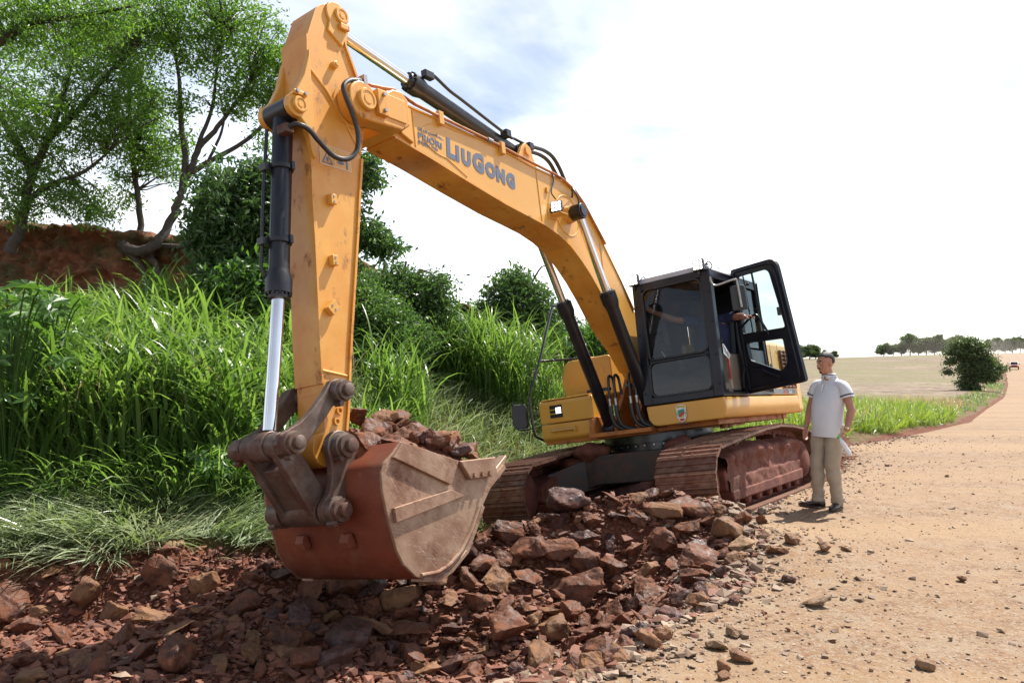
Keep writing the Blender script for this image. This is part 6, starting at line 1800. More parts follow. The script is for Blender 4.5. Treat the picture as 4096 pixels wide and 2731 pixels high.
# ------------------------------------------------------------------ vegetation
vr = np.random.default_rng(77)
def blades(base, az, ln, wd, th0, bend, ns=4, pw=1.4, taper=1.0, roll=None):
    """arching grass blades; all arrays of length n. returns V, F(quads)"""
    n = len(ln)
    s = np.linspace(0, 1, ns + 1)
    th = th0[:, None] + bend[:, None] * s[None] ** pw
    dl = ln[:, None] / ns
    r = np.concatenate([np.zeros((n, 1)), np.cumsum(np.sin((th[:, 1:] + th[:, :-1]) / 2) * dl, 1)], 1)
    z = np.concatenate([np.zeros((n, 1)), np.cumsum(np.cos((th[:, 1:] + th[:, :-1]) / 2) * dl, 1)], 1)
    wv = wd[:, None] * (np.clip(1 - s[None] ** 2.2, .04, 1) * (.55 + .45 * np.minimum(1, s[None] * 4))) * .5
    ca, sa = np.cos(az)[:, None], np.sin(az)[:, None]
    C = np.stack([base[:, 0:1] + r * ca, base[:, 1:2] + r * sa, base[:, 2:3] + z], -1)
    S = np.stack([-sa + 0 * r, ca + 0 * r, 0 * r], -1)
    if roll is not None: S = S * np.cos(roll)[:, None, None] + np.array([0, 0, 1.]) * np.sin(roll)[:, None, None]
    A_, B_ = C - S * wv[..., None], C + S * wv[..., None]
    V_ = np.stack([A_, B_], 2).reshape(n, -1, 3)
    k = np.arange(ns)
    f = np.stack([2 * k, 2 * k + 1, 2 * k + 3, 2 * k + 2], -1)
    F_ = f[None] + (np.arange(n) * 2 * (ns + 1))[:, None, None]
    return V_.reshape(-1, 3), F_.reshape(-1, 4)
def merge(parts):
    V_, F_, o = [], [], 0
    for v, f in parts:
        V_.append(v); F_.append(f + o); o += len(v)
    return np.concatenate(V_), np.concatenate(F_)
def U_(a, b, n): return vr.uniform(a, b, n)
def leaves(c, size, elong=2.6, droop=.4, spread=1.0, dirv=None):
    """folded leaf quads at centres c (n,3)"""
    n = len(c)
    d = vr.normal(0, 1, (n, 3)); d[:, 2] -= droop
    if dirv is not None: d = d * .6 + dirv
    d /= np.linalg.norm(d, axis=1)[:, None]
    q = vr.normal(0, 1, (n, 3)); q[:, 2] *= .5
    s = np.cross(d, q); s /= np.linalg.norm(s, axis=1)[:, None] + 1e-9
    nn = np.cross(s, d)
    L_ = (size * U_(.65, 1.3, n))[:, None]; W_ = L_ / elong
    v = np.stack([c, c + d * L_ * .5 + s * W_ * .5 + nn * W_ * .18, c + d * L_, c + d * L_ * .5 - s * W_ * .5 + nn * W_ * .18], 1)
    f = np.arange(n * 4).reshape(n, 4)
    return v.reshape(-1, 3), f
def blob_points(blobs, nclump, per, sig):
    """clumped points in ellipsoid shells. blobs: (x,y,z,rx,ry,rz)"""
    C = []
    tips = []
    for (x, y, z, rx, ry, rz, w_) in blobs:
        k = max(3, int(nclump * w_))
        d = vr.normal(0, 1, (k, 3)); d /= np.linalg.norm(d, axis=1)[:, None]
        r = vr.random(k) ** .38
        r = np.where(vr.random(k) < .10, U_(1.0, 1.32, k), r)
        p = np.stack([x + d[:, 0] * rx * r, y + d[:, 1] * ry * r, z + d[:, 2] * rz * r], -1)
        tips.append(p)
        m = vr.integers(int(per * .5), int(per * 1.5) + 1, k)
        pp = np.repeat(p, m, 0)
        sg = np.repeat(sig * U_(.6, 1.4, k), m)[:, None]
        C.append(pp + vr.normal(0, 1, pp.shape) * sg * np.array([1, 1, .62]))
    return np.concatenate(C), np.concatenate(tips)
def tree(name, label, limbs, blobs, leafm, barkm, size, nclump, per, sig, elong=2.6, droop=.4, cat='tree', group=None, twigs=True, base=None):
    """limbs: list of (polyline, radii) in world space"""
    b0 = Vector(base if base is not None else limbs[0][0][0])
    root = empty(name, b0)
    mb = MB()
    allp = []
    for pts, rad in limbs:
        P = spline([Vector(p) - b0 for p in pts], 5)
        rr = list(np.interp(np.linspace(0, 1, len(P)), np.linspace(0, 1, len(rad)), rad))
        P = [p + Vector((random.gauss(0, 1), random.gauss(0, 1), 0)) * rr[i] * .15 for i, p in enumerate(P)]
        mb.tube(P, .1, 10, rad=rr)
        allp += [tuple(p) for p in P]
    ap = np.array(allp) + np.array(b0)
    C, tips = blob_points(blobs, nclump, per, sig)
    if twigs:
        sel = tips[vr.permutation(len(tips))[:min(len(tips), 260)]]
        for t in sel:
            d2 = ((ap - t) ** 2 * np.array([1, 1, .6])).sum(1) + 2.0 * np.clip(ap[:, 2] - t[2] + .1, 0, None) ** 2
            a = ap[d2.argmin()]
            md = (a + t) / 2 + vr.normal(0, .06, 3) * np.linalg.norm(t - a) + np.array([0, 0, .06 * np.linalg.norm(t - a)])
            q = [Vector(x) - b0 for x in (a, a * .6 + md * .4 + vr.normal(0, .02, 3), md, t)]
            r0 = min(.012 + .006 * np.linalg.norm(t - a), .03)
            mb.tube(q, .01, 5, rad=[r0, r0 * .8, r0 * .6, r0 * .25])
    mb.build('trunk', M[barkm], root, smooth=60)
    v, f = leaves(C, size, elong, droop)
    link('crown', npmesh('crown', v - np.array(b0), f, M[leafm]), root)
    tag(root, label, cat, group)
    return root
def pb(D, u, v, r, wgt=1.0, ry=None, rz=None):
    """blob given by photo pixel, depth and pixel radius"""
    c = at(u, v, D); m = r / FPX * D
    return (c.x, c.y, c.z, m, (ry or 1.0) * m, (rz or .8) * m, wgt)
def pl(D, *pp): return [at(u, v, D + (dd[0] if dd else 0)) for u, v, *dd in pp]

# trees on the red cut, upper left
D = 14.5
tree('tree', 'feathery green tree with leaning trunk at the far left above the red cut', [
    (pl(D, (40, 1010), (85, 900), (130, 700), (190, 560), (250, 400), (300, 200)), [.11, .09, .075, .06, .045, .02]),
    (pl(D, (130, 700), (60, 560), (-60, 380)), [.09, .07, .04]),
    (pl(D, (190, 560), (330, 420), (430, 300), (520, 200)), [.07, .05, .04, .02]),
    (pl(D, (110, 800), (200, 740), (330, 690), (420, 620)), [.06, .045, .035, .02]),
    (pl(D - 2.5, (-150, 260), (0, 165), (110, 95), (250, 75), (430, 45), (560, 20)), [.085, .07, .055, .04, .025, .012])],
    [pb(D, 90, 300, 260, 1.5), pb(D, 330, 170, 260, 1.6), pb(D, 480, 330, 190, 1.0), pb(D, 230, 520, 220, 1.3), pb(D, 50, 640, 170, .8), pb(D, 420, 520, 150, .8), pb(D, 170, 760, 150, .7), pb(D, 320, 800, 110, .4), pb(D - 1.5, 60, 420, 160, .7), pb(D - 2.5, 230, 60, 210, 1.0), pb(D - 2.5, 30, 90, 150, .7), pb(D - 2.5, 430, 60, 130, .5), pb(D, 400, 850, 80, .25), pb(D, 60, 830, 110, .35), pb(D, 590, 100, 150, .8)],
    'leaf_tree', 'bark_dark', .092, 200, 15, .10, 3.4, .5)
D = 15.5
tree('tree', 'slender tree with a thin straight trunk on the red cut', [
    (pl(D, (568, 1010), (562, 900), (548, 760), (530, 640), (520, 540), (515, 380), (500, 230)), [.07, .062, .055, .048, .04, .03, .015]),
    (pl(D, (525, 600), (560, 500), (600, 430)), [.04, .03, .015]), (pl(D, (520, 560), (470, 450), (450, 350)), [.04, .03, .015])],
    [pb(D, 560, 540, 110, .7), pb(D, 625, 620, 120, .8), pb(D, 520, 430, 130, .8), pb(D, 480, 200, 180, 1.2), pb(D, 500, 700, 70, .25), pb(D, 620, 380, 80, .3), pb(D, 500, 790, 55, .15), pb(D, 680, 680, 60, .2)],
    'leaf_tree', 'bark_dark', .09, 150, 14, .095, 3.2, .5)
D = 15.0
tree('tree', 'tree with a bent trunk rooted on the edge of the red cut', [
    (pl(D, (480, 960, .3), (500, 990), (560, 1005, -.2), (620, 975, -.2), (680, 890), (715, 800), (735, 740), (775, 650), (800, 560), (850, 430), (865, 300), (890, 130)), [.09, .10, .10, .09, .08, .075, .07, .052, .042, .034, .026, .015]),
    (pl(D, (730, 760), (740, 620), (722, 480), (718, 320), (690, 170)), [.075, .06, .05, .035, .02]),
    (pl(D, (760, 690), (800, 590), (870, 510), (930, 430), (1000, 330)), [.065, .055, .045, .035, .02]),
    (pl(D, (770, 690), (830, 650), (950, 585), (1050, 505), (1110, 440), (1180, 420)), [.06, .05, .04, .035, .025, .015]),
    (pl(D, (830, 650), (885, 530), (900, 440)), [.03, .025, .015]),
    (pl(D, (560, 1005), (610, 1040), (640, 1110)), [.075, .065, .045]), (pl(D, (500, 990), (560, 1060), (590, 1160)), [.09, .075, .05]), (pl(D, (600, 985), (690, 985), (800, 990)), [.06, .05, .03])],
    [pb(D, 690, 70, 190, 1.3), pb(D, 880, 60, 190, 1.3), pb(D, 1010, 160, 170, 1.1), pb(D, 1010, 310, 140, .9), pb(D, 1095, 390, 90, .45), pb(D, 930, 400, 90, .4), pb(D, 730, 420, 80, .25), pb(D, 720, 560, 60, .15), pb(D, 1120, 250, 90, .5), pb(D, 1050, 560, 60, .12), pb(D, 800, 230, 110, .5)],
    'leaf_tree', 'bark_dark', .09, 170, 14, .095, 2.8, .45)
# dark evergreen behind the arm
D = 12.6
tree('tree', 'dense dark evergreen behind the bucket cylinder and arm', [
    (pl(D, (1000, 1350), (1010, 1150), (1020, 950), (1050, 780)), [.12, .11, .09, .05]),
    (pl(D, (1010, 1050), (1180, 900), (1330, 780), (1450, 640)), [.08, .06, .04, .02]), (pl(D, (1015, 1100), (1200, 1060), (1400, 990), (1530, 960)), [.06, .05, .035, .015]),
    (pl(D, (1010, 1150), (880, 1000), (800, 900)), [.06, .05, .03])],
    [pb(D, 960, 820, 190, 1.5), pb(D, 890, 930, 130, .9), pb(D, 1060, 960, 170, 1.3), pb(D, 920, 1080, 130, .9), pb(D, 1070, 740, 120, .8), pb(D, 1200, 850, 160, 1.2), pb(D, 1250, 1050, 150, 1.1), pb(D, 1330, 780, 110, .6), pb(D, 1440, 650, 55, .3), pb(D, 1455, 700, 45, .2), pb(D, 1470, 925, 60, .3), pb(D, 1535, 985, 42, .2)],
    'leaf_dark', 'bark_dark', .125, 165, 19, .12, 2.7, .6)
# bushes along the top of the slope
D = 14.0
tree('bush', 'fine-leaved green bush right behind the arm', [(pl(D, (1470, 1620), (1480, 1450), (1500, 1250)), [.06, .05, .02])],
    [pb(D, 1440, 1200, 100, .8), pb(D, 1500, 1300, 150, 1.3), pb(D, 1420, 1420, 120, .9), pb(D, 1560, 1430, 120, .9), pb(D, 1650, 1350, 100, .7)],
    'leaf_bush', 'bark_dark', .075, 200, 34, .12, 2.2, .2, cat='bush')
D = 15.0
tree('bush', 'dark bush with bare sticks between the arm and the low cloud', [
    (pl(D, (1640, 1560), (1630, 1350), (1600, 1180), (1625, 1045)), [.07, .06, .045, .02]), (pl(D, (1620, 1250), (1650, 1120), (1690, 1080)), [.05, .04, .018])],
    [pb(D, 1560, 1140, 110, .9), pb(D, 1650, 1200, 120, 1.0), pb(D, 1745, 1150, 75, .5), pb(D, 1720, 1260, 110, .9), pb(D, 1790, 1340, 90, .6), pb(D, 1600, 1280, 110, .8)],
    'leaf_dark', 'dead_wood', .10, 160, 17, .11, 2.5, .4, cat='bush')
D = 17.0
tree('bush', 'pointed leafy bush on the bank left of the boom cylinders', [(pl(D, (2080, 1500), (2085, 1300), (2070, 1120)), [.07, .05, .02]), (pl(D, (2095, 1250), (2120, 1150), (2160, 1075), (2190, 1060)), [.03, .025, .018, .008])],
    [pb(D, 2065, 1130, 75, .5), pb(D, 2050, 1200, 110, .9), pb(D, 2130, 1200, 85, .6), pb(D, 2010, 1270, 110, .8), pb(D, 2170, 1280, 90, .6), pb(D, 1930, 1250, 60, .3), pb(D, 2090, 1290, 120, .8)],
    'leaf_dark', 'bark_dark', .11, 170, 17, .11, 2.6, .4, cat='bush')
D = 15.2
tree('bush', 'light green shrub filling the gap left of the largest grass clump', [(pl(D, (1850, 1560), (1850, 1420), (1840, 1330)), [.04, .03, .012])],
    [pb(D, 1800, 1400, 90, .6), pb(D, 1880, 1380, 80, .5), pb(D, 1740, 1440, 90, .6), pb(D, 1850, 1310, 50, .3), pb(D, 1930, 1440, 70, .4)], 'leaf_bush', 'bark', .085, 130, 16, .11, 2.4, .2, cat='bush')
D = 17.5
tree('bush', 'light green shrub between the pointed bush and the boom cylinders', [(pl(D, (2270, 1500), (2265, 1380)), [.04, .012])],
    [pb(D, 2240, 1330, 70, .5), pb(D, 2300, 1360, 70, .5), pb(D, 2360, 1340, 60, .4), pb(D, 2180, 1360, 60, .4)], 'leaf_bush', 'bark', .085, 130, 15, .11, 2.4, .2, cat='bush')
D = 11.5
tree('bush', 'light-leaved shrub under the dark evergreen left of the bucket cylinder', [(pl(D, (930, 1500), (940, 1300), (960, 1150)), [.035, .03, .012])],
    [pb(D, 960, 1120, 80, .4), pb(D, 1040, 1090, 70, .3), pb(D, 880, 1140, 70, .3), pb(D, 1000, 1220, 90, .4), pb(D, 850, 1210, 60, .25)],
    'leaf_broad', 'bark', .14, 90, 16, .13, 2.6, .3, cat='bush')
D = 18.5
tree('bush', 'low bush seen under the rear of the machine', [(pl(D, (3100, 1800), (3110, 1700)), [.03, .01])],
    [pb(D, 3050, 1710, 80, .6), pb(D, 3150, 1700, 60, .5), pb(D, 2980, 1725, 50, .4)], 'leaf_bush', 'bark_dark', .10, 90, 20, .12, 3.2, .5, cat='bush')
D = 16.5
tree('bush', 'broad-leaved bushes behind the right tool box', [(pl(D, (2430, 1560), (2430, 1400)), [.04, .015])],
    [pb(D, 2300, 1400, 100, .7), pb(D, 2420, 1370, 100, .7), pb(D, 2520, 1420, 90, .6), pb(D, 2200, 1440, 70, .4)], 'leaf_broad', 'bark_dark', .14, 100, 18, .14, 2.4, .3, cat='bush')

# broad palmate plants
def palmate(name, label, u, v, D, n, h, spread, lsize=.20, group=None):
    b = at(u, v, D); b.z = gz(b.x, b.y) - .02
    root = empty(name, b)
    mb = MB(); parts = []
    C = []
    for i in range(n):
        a = vr.uniform(0, 6.28); hh = h * vr.uniform(.45, 1.0); r = spread * vr.uniform(.15, 1)
        top = Vector((r * math.cos(a), r * math.sin(a), hh))
        mb.tube(spline([(0, 0, 0), (top.x * .25, top.y * .25, hh * .5), (top.x * .7, top.y * .7, hh * .9), tuple(top)], 3), .008, 5, rad=None)
        ll = lsize * vr.uniform(.7, 1.25)
        nrm = Vector((vr.normal(0, .5) + .3, vr.normal(0, .5) - .3, 1)).normalized()
        X = nrm.cross(Vector((math.sin(a), math.cos(a), .2))).normalized(); Y = nrm.cross(X)
        for k in range(7):
            aa = R(-135 + 45 * k); dv = X * math.cos(aa) + Y * math.sin(aa)
            sv = -X * math.sin(aa) + Y * math.cos(aa)
            l2 = ll * (1 - .28 * abs(k - 3) / 3)
            dr = -nrm * l2 * .22
            parts.append([top, top + dv * l2 * .55 + sv * l2 * .17, top + dv * l2 + dr, top + dv * l2 * .55 - sv * l2 * .17])
    mb.build('stems', M['leaf_broad'], root, smooth=60)
    vv = np.array([[tuple(p) for p in q] for q in parts])
    for k in range(0, len(vv), 7):
        link('leaf', npmesh('leaf', vv[k:k + 7].reshape(-1, 3), np.arange(28).reshape(-1, 4), M['leaf_broad']), root)
    tag(root, label, 'plant', group)
palmate('broadleaf_plant', 'tall palmate-leaved plant at the left edge of the picture', 30, 1700, 7.9, 60, 2.15, .65, .20)
palmate('broadleaf_plant', 'second palmate-leaved plant beside the tall grass at the left', 170, 1650, 8.6, 44, 2.0, .6, .19)
palmate('broadleaf_plant', 'palmate-leaved plant close behind the lower arm', 1440, 1700, 9.5, 26, 1.15, .32, .21)
palmate('broadleaf_plant', 'palmate-leaved plant left of the bucket cylinder rod', 1150, 1850, 8.4, 24, 1.05, .4, .18)
palmate('broadleaf_plant', 'small palmate-leaved weed among the flattened grass', 860, 1960, 8.0, 14, .55, .3, .16)

# tall grass stands: leaves set along stems
def stand(name, label, pts, hmin, hmax, nl, mt, lw=.030, ll=(.5, .9), lean=.16):
    n = len(pts)
    h = U_(hmin, hmax, n); la = U_(0, 6.28, n); le = np.abs(vr.normal(0, lean, n))
    top = np.stack([pts[:, 0] + h * np.sin(le) * np.cos(la), pts[:, 1] + h * np.sin(le) * np.sin(la), pts[:, 2] + h * np.cos(le)], -1)
    parts = [blades(pts - np.array([0, 0, .05]), la, h * 1.02, np.full(n, .016), le, le * .1, 3)]
    a0 = U_(0, 6.28, n)
    for k in range(nl):
        t = .12 + .83 * (k + vr.random(n) * .8) / nl
        b = pts + (top - pts) * t[:, None]
        az = a0 + k * 2.6 + vr.normal(0, .5, n)
        L_ = U_(ll[0], ll[1], n) * (.75 + .4 * t)
        parts.append(blades(b, az, L_, U_(.7, 1.25, n) * lw, U_(.12, .5, n), U_(.6, 1.9, n), 5, 1.5, roll=vr.normal(0, .35, n)))
    v, f = merge(parts)
    o = link(name, npmesh(name, v, f, M[mt], True)); tag(o, label, 'grass', kind='stuff')
    return o
def zone(n, cond, xr, yr):
    X = U_(xr[0], xr[1], n); Y = U_(yr[0], yr[1], n)
    b, ty = toe(X, Y); k = cond(X, Y, b, ty); X, Y = X[k], Y[k]
    return np.stack([X, Y, ground(X, Y, False)], -1)
inview = lambda X, Y: (np.abs(X) < .69 * Y + .3)
P = zone(5200, lambda X, Y, b, t: (b > 1.35) & (X < -2.2 - (Y - 8) * .12) & (X > -.60 * Y - .2) & inview(X, Y), (-8.5, -1.5), (7.6, 12.2))
stand('tall_grass', 'tall arching elephant grass standing on the left bank', P, .62, 1.32, 8, 'blade_tall', .040, (.45, .85))
P = P[vr.random(len(P)) < .10]
stand('dry_grass', 'dry straw leaves and stems mixed into the tall grass on the left bank', P, .5, 1.25, 5, 'blade_straw', .016, (.3, .7), .25)
def clump(name, label, u, v, D, rad, n, h0, h1, mt='blade_tall', lw=.03, nl=8, ll=(.5, .9)):
    c = at(u, v, D)
    a = U_(0, 6.28, n); r = rad * np.sqrt(vr.random(n))
    X, Y = c.x + r * np.cos(a), c.y + r * np.sin(a)
    o = stand(name, label, np.stack([X, Y, ground(X, Y, False)], -1), h0, h1, nl, mt, lw, ll, .2)
    del o['kind']; o['group'] = 'tall grass clumps on the bank'
clump('grass_clump', 'tall grass clump between the arm and the grassy slope', 1610, 1700, 11.8, .42, 60, .8, 1.35)
clump('grass_clump', 'largest tall grass clump below the pointed bush', 2060, 1420, 14.8, .85, 190, .9, 1.55)
clump('grass_clump', 'tall grass clump left of the largest one on the slope crest', 1880, 1430, 14.8, .6, 90, .8, 1.35)
clump('grass_clump', 'slim tall grass clump just right of the arm foot', 1500, 1780, 10.5, .3, 36, .5, .8)
clump('grass_clump', 'dry brownish grass clump behind the left boom cylinder', 2330, 1420, 16.5, .7, 110, .8, 1.3, 'blade_straw', .012, 6, (.3, .6))

def turf(name, label, P, mt, l0, l1, w_, t0, t1, b0, b1, ns=4, az=None, swirl=0.0):
    n = len(P)
    a = U_(0, 6.28, n) if az is None else vr.normal(az, .55, n) + swirl * fbm(P[:, 0] * 1.3, P[:, 1] * 1.3, 3.0, 2)
    v, f = blades(P - np.array([0, 0, .01]), a, U_(l0, l1, n), U_(.7, 1.3, n) * w_, U_(t0, t1, n), U_(b0, b1, n), ns, 1.3, roll=vr.normal(0, .4, n))
    o = link(name, npmesh(name, v, f, M[mt], True)); tag(o, label, 'grass', kind='stuff')
# flattened grass above the trench
lumpy = lambda X, Y: .20 * np.clip(.5 + 1.3 * fbm(X * 1.5, Y * 1.5, 4.4, 3), 0, 1.2)
P = zone(30000, lambda X, Y, b, t: (b > .02 + .35 * fbm(X * 1.4, Y * 1.4, 8.0, 3)) & (b < 1.9) & (t < 8.5) & inview(X, Y), (-6.5, -1.0), (6.0, 9.8))
P[:, 2] += lumpy(P[:, 0], P[:, 1]) * vr.random(len(P)) ** .5
turf('flattened_grass', 'grey-green flattened grass lying along the trench edge', P, 'blade_pale', .18, .5, .014, .85, 1.55, .1, .7, az=-.5, swirl=3.2)
P = zone(12000, lambda X, Y, b, t: (b > .1) & (b < 2.2) & (t < 8.6) & inview(X, Y) & (fbm(X * 1.2, Y * 1.2, 1.0, 3) > -.25), (-6.5, -.8), (6.2, 10.2))
P[:, 2] += lumpy(P[:, 0], P[:, 1]) * vr.random(len(P))
turf('flattened_grass', 'green grass bent over between the trench and the tall stand', P, 'blade_short', .25, .6, .018, .5, 1.35, .4, 1.2, az=-.9, swirl=2.6)
P = zone(5200, lambda X, Y, b, t: (b > .9) & (b < 2.6) & (t < 8.6) & inview(X, Y), (-6.5, -.8), (6.8, 10.2))
turf('bent_grass', 'long green grass drooping at the foot of the tall stand', P, 'blade_tall', .5, 1.0, .028, .1, .7, 1.0, 2.0, 5, az=-1.2, swirl=2.0)
# hanging tufts on the lip
P = zone(10000, lambda X, Y, b, t: (b > -.12) & (b < .30) & (t < 8.2) & inview(X, Y) & (fbm(X * 1.7, Y * 1.7, 2, 3) > .02), (-6.5, -1.0), (5.8, 8.2))
turf('hanging_grass', 'straw-coloured grass tufts hanging over the trench lip', P, 'blade_straw', .12, .4, .008, .9, 1.9, .3, 1.0, az=-1.2, swirl=1.5)
# slope behind the machine
P = zone(38000, lambda X, Y, b, t: (b > -.05) & (b < 5.5) & (t >= 8.3) & (t < 15.5) & inview(X, Y), (-5, 6.5), (8.2, 19))
turf('slope_grass', 'bright green grass covering the slope behind the machine', P, 'blade_short', .3, .65, .017, .05, .8, .4, 1.6)
P = zone(9000, lambda X, Y, b, t: (b > .0) & (b < 4) & (t >= 8.3) & (t < 15.5) & inview(X, Y), (-5, 6.5), (8.2, 19))
turf('slope_grass', 'pale bent grass stalks mixed into the slope behind the machine', P, 'blade_pale', .4, .9, .012, .3, 1.1, .4, 1.3, az=-.5)
# verge along the road
P = zone(70000, lambda X, Y, b, t: (b > .28 + .3 * fbm(X, Y, 2.0, 2)) & (b < 3.6) & (t >= 15.0) & inview(X, Y) & (fbm(X * .7, Y * .7, 5.0, 3) > -.55 + .035 * (Y - 16)), (3.0, 16), (14, 27))
turf('verge_grass', 'bright yellow-green grass on the verge right of the machine', P, 'blade_verge', .22, .7, .02, .0, .9, .3, 1.6, 3)
P = zone(90000, lambda X, Y, b, t: (b > .30 + .5 * fbm(X * .6, Y * .6, 1.0, 2)) & (b < 2.0) & (t >= 22) & inview(X, Y) & (fbm(X * .35, Y * .35, 3.0, 3) > -.15), (12, 62), (22, 96))
turf('verge_grass', 'green strip of grass along the far road edge', P, 'blade_short', .15, .45, .045, .0, .9, .2, 1.4, 3)
P = zone(26000, lambda X, Y, b, t: (b > .6) & (b < 4.2) & (t >= 16.5) & inview(X, Y) & (fbm(X * .5, Y * .5, 9.0, 3) > -.2), (4, 26), (16, 40))
turf('dry_weeds', 'dry straw-coloured weeds between verge and field', P, 'blade_straw', .2, .65, .014, .0, .8, .1, .9, 3)
# ------------------------------------------------------------------ far things
def fartree(label, u, v, h_px, w_px, D, leafm='leaf_tree_far', n=34, per=30, size=None, group=None, name='tree'):
    b = at(u, v, D); zg = float(ground(np.array([b.x]), np.array([b.y]), False)[0]); b.z = min(b.z, zg) if D > 150 else zg
    H, W = h_px / FPX * D, w_px / FPX * D
    top = b.z + H + (at(u, v, D).z - b.z)
    H = top - b.z
    size = size or W * .075
    limbs = [([b, b + Vector((W * .03, 0, H * .3)), b + Vector((0, 0, H * .62)), b + Vector((-W * .05, 0, H * .85))], [W * .035, W * .03, W * .022, W * .008])]
    bl = []
    for k in range(7):
        a = k * 2.4
        bl.append((b.x + W * .27 * math.cos(a) * (1 if k else 0), b.y + W * .25 * math.sin(a), b.z + H * (.60 + .26 * math.sin(k * 1.9 + u)), W * .30, W * .30, H * .20, 1.0))
    return tree(name, label, limbs, bl, leafm, 'bark_dark', size, n, per, W * .055, 1.8, .2, group=group, twigs=False)
G1 = 'trees on the horizon beyond the field'
row = [(3205, 1432, 50, 55), (3238, 1430, 48, 60), (3262, 1428, 46, 50), (3305, 1426, 24, 28), (3338, 1424, 20, 30)]
for i, (u, v, h, w_) in enumerate(row):
    fartree(['tree on the horizon hidden in part by the cab door', 'rounded horizon tree just right of the cab door', 'second rounded horizon tree right of the cab door', 'small tree on the horizon above the standing person', 'smallest shrub-like tree on the horizon right of the standing person'][i], u, v, h, w_, 300, group=G1)
row = [(3535, 38, 55), (3572, 32, 40), (3605, 48, 50), (3640, 74, 70), (3675, 66, 60), (3705, 60, 55), (3738, 62, 60), (3770, 70, 60), (3805, 66, 55), (3840, 74, 55), (3862, 60, 45)]
nm = ['leftmost low tree of the horizon wood', 'second low tree of the horizon wood', 'third tree of the horizon wood, of middle height', 'umbrella-crowned tree of the horizon wood', 'tree right of the umbrella-crowned one on the horizon', 'flat-topped tree in the middle of the horizon wood', 'sixth large tree of the horizon wood', 'tall tree of the horizon wood left of the roadside tree', 'hazy tree of the horizon wood behind the dust', 'tallest hazy tree of the horizon wood', 'last tree of the horizon wood partly behind the roadside tree']
for i, (u, h, w_) in enumerate(row): fartree(nm[i], u, 1414, h, w_, 330, group=G1)
row = [(3965, 44, 40), (3992, 52, 40), (4020, 46, 44), (4050, 50, 46), (4080, 52, 44), (4110, 48, 40)]
nm = ['leftmost tree of the clump above the far road bend', 'second tree of the clump above the far road bend', 'third tree of the clump above the far road bend', 'fourth tree of the clump above the far road bend', 'fifth tree of the clump above the far road bend', 'tree cut by the right picture edge above the road']
for i, (u, h, w_) in enumerate(row): fartree(nm[i], u, 1402, h, w_, 340, group='trees above the far road bend')
# roadside tree
D = 72.0
tree('tree', 'dark roadside tree with paler crown standing alone beside the far road', [
    (pl(D, (3869, 1570), (3875, 1500), (3860, 1440), (3850, 1390)), [.35, .3, .22, .1]), (pl(D, (3870, 1500), (3930, 1450), (3960, 1430)), [.2, .15, .08])],
    [pb(D, 3840, 1378, 34, .5, rz=.6), pb(D, 3880, 1370, 34, .5, rz=.6), pb(D, 3810, 1405, 26, .35), pb(D, 3915, 1392, 30, .4), pb(D, 3860, 1420, 40, .7), pb(D, 3910, 1435, 44, .9), pb(D, 3950, 1452, 40, .8), pb(D, 3988, 1475, 26, .5), pb(D, 3880, 1475, 46, 1.0), pb(D, 3925, 1492, 44, .9), pb(D, 3875, 1520, 38, .8), pb(D, 3885, 1555, 26, .5, rz=.5), pb(D, 3800, 1445, 16, .2), pb(D, 3792, 1485, 13, .15), pb(D, 3960, 1512, 18, .3)],
    'leaf_tree_far', 'bark_dark', .22, 85, 24, .22, 1.9, .3)

# pickup truck coming down the road
mat('truck_red', (.55, .07, .05), (.5, .06, .045), 3, (.25, .35), coat=.5)
mat('truck_white', (.75, .75, .75), (.7, .7, .7), 3, (.3, .4), coat=.4)
TD = 178.0
tp_ = at(4057, 1481, TD); tp_.z = float(ground(np.array([tp_.x]), np.array([tp_.y]), False)[0])
tk = empty('pickup_truck', tp_, math.atan2(-tp_.x, tp_.y) + math.pi)
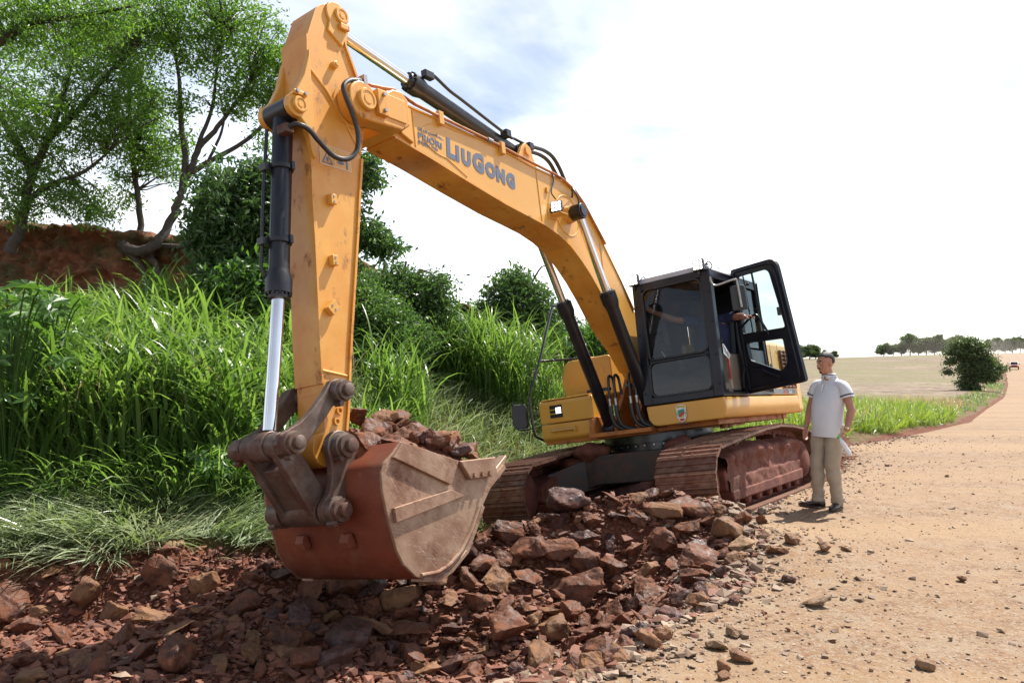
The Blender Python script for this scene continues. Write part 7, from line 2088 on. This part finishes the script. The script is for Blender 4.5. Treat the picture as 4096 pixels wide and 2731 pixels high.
# local: y forward
m_ = MB(); m_.prism([(-2.6, .45), (2.35, .45), (2.45, .75), (2.35, 1.0), (1.2, 1.08), (-.9, 1.10), (-2.55, 1.10)], -.9, .9, lambda p, q, t: (t, p, q)); bd = m_.build('body', M['truck_red'], tk, bevel=.06, seg=2)
m_ = MB(); m_.prism([(-.95, 1.08), (1.15, 1.08), (.45, 1.72), (-.75, 1.74)], -.78, .78, lambda p, q, t: (t, p, q)); cbn = m_.build('cabin', M['truck_white'], tk, bevel=.06)
m_ = MB(); m_.add([(-.70, 1.13, 1.13), (.70, 1.13, 1.13), (.62, .50, 1.69), (-.62, .50, 1.69)], [(0, 1, 2, 3)]); m_.build('windshield', M['truck_glass'], cbn, smooth=0)
m_ = MB(); m_.box(-.70, .70, 2.42, 2.50, .48, .62); m_.build('bumper', M['rubber'], bd, bevel=.02)
m_ = MB(); m_.box(-.45, .45, 2.40, 2.47, .68, .92); m_.build('radiator_grille', M['rubber'], bd, bevel=.02)
for s_ in (-1, 1):
    m_ = MB(); m_.box(s_ * .72 - .16, s_ * .72 + .16, 2.36, 2.45, .76, .94); m_.build('headlight', M['decal_white'], bd, bevel=.02)
    for yy in (1.55, -1.55):
        m_ = MB(); m_.lathe((s_ * .70, yy, .37), (s_ * .93, yy, .37), [(0, .3), (.1, .37), (.9, .37), (1, .3)], 20); wh = m_.build('wheel', M['rubber'], tk)
        m_ = MB(); m_.cyl((s_ * .93, yy, .37), (s_ * .94, yy, .37), .2, 14); m_.build('rim', M['bolt_steel'], wh)
    m_ = MB(); m_.box(s_ * .95 - .1, s_ * .95 + .1, .80, .92, 1.12, 1.30); m_.build('mirror', M['rubber'], tk, bevel=.02)
tag(tk, 'small red pickup truck driving towards the viewer on the far road', 'pickup truck')
# dust raised by the truck
def dust(label, u, v, D, rx, ry, rz, dens):
    c = at(u, v, D)
    m_ = MB(); m_.ell(c, rx, ry, rz, 24, 14); o = m_.build('dust', None, None, smooth=180)
    m = bpy.data.materials.new('dust'); m.use_nodes = True; t = m.node_tree; t.nodes.clear()
    oo = t.nodes.new('ShaderNodeOutputMaterial'); vp = t.nodes.new('ShaderNodeVolumePrincipled')
    vp.inputs['Color'].default_value = (.86, .78, .68, 1); vp.inputs['Density'].default_value = dens; vp.inputs['Anisotropy'].default_value = .3
    t.links.new(vp.outputs[0], oo.inputs['Volume']); o.data.materials.clear(); o.data.materials.append(m)
    tag(o, label, 'dust', kind='stuff')

dust('thin dust cloud hanging over the field before the horizon wood', 3790, 1395, 270, 22, 14, 5.5, .0035)
dust('dust trail behind the pickup truck on the far road', 4035, 1425, 215, 11, 16, 4.8, .007)
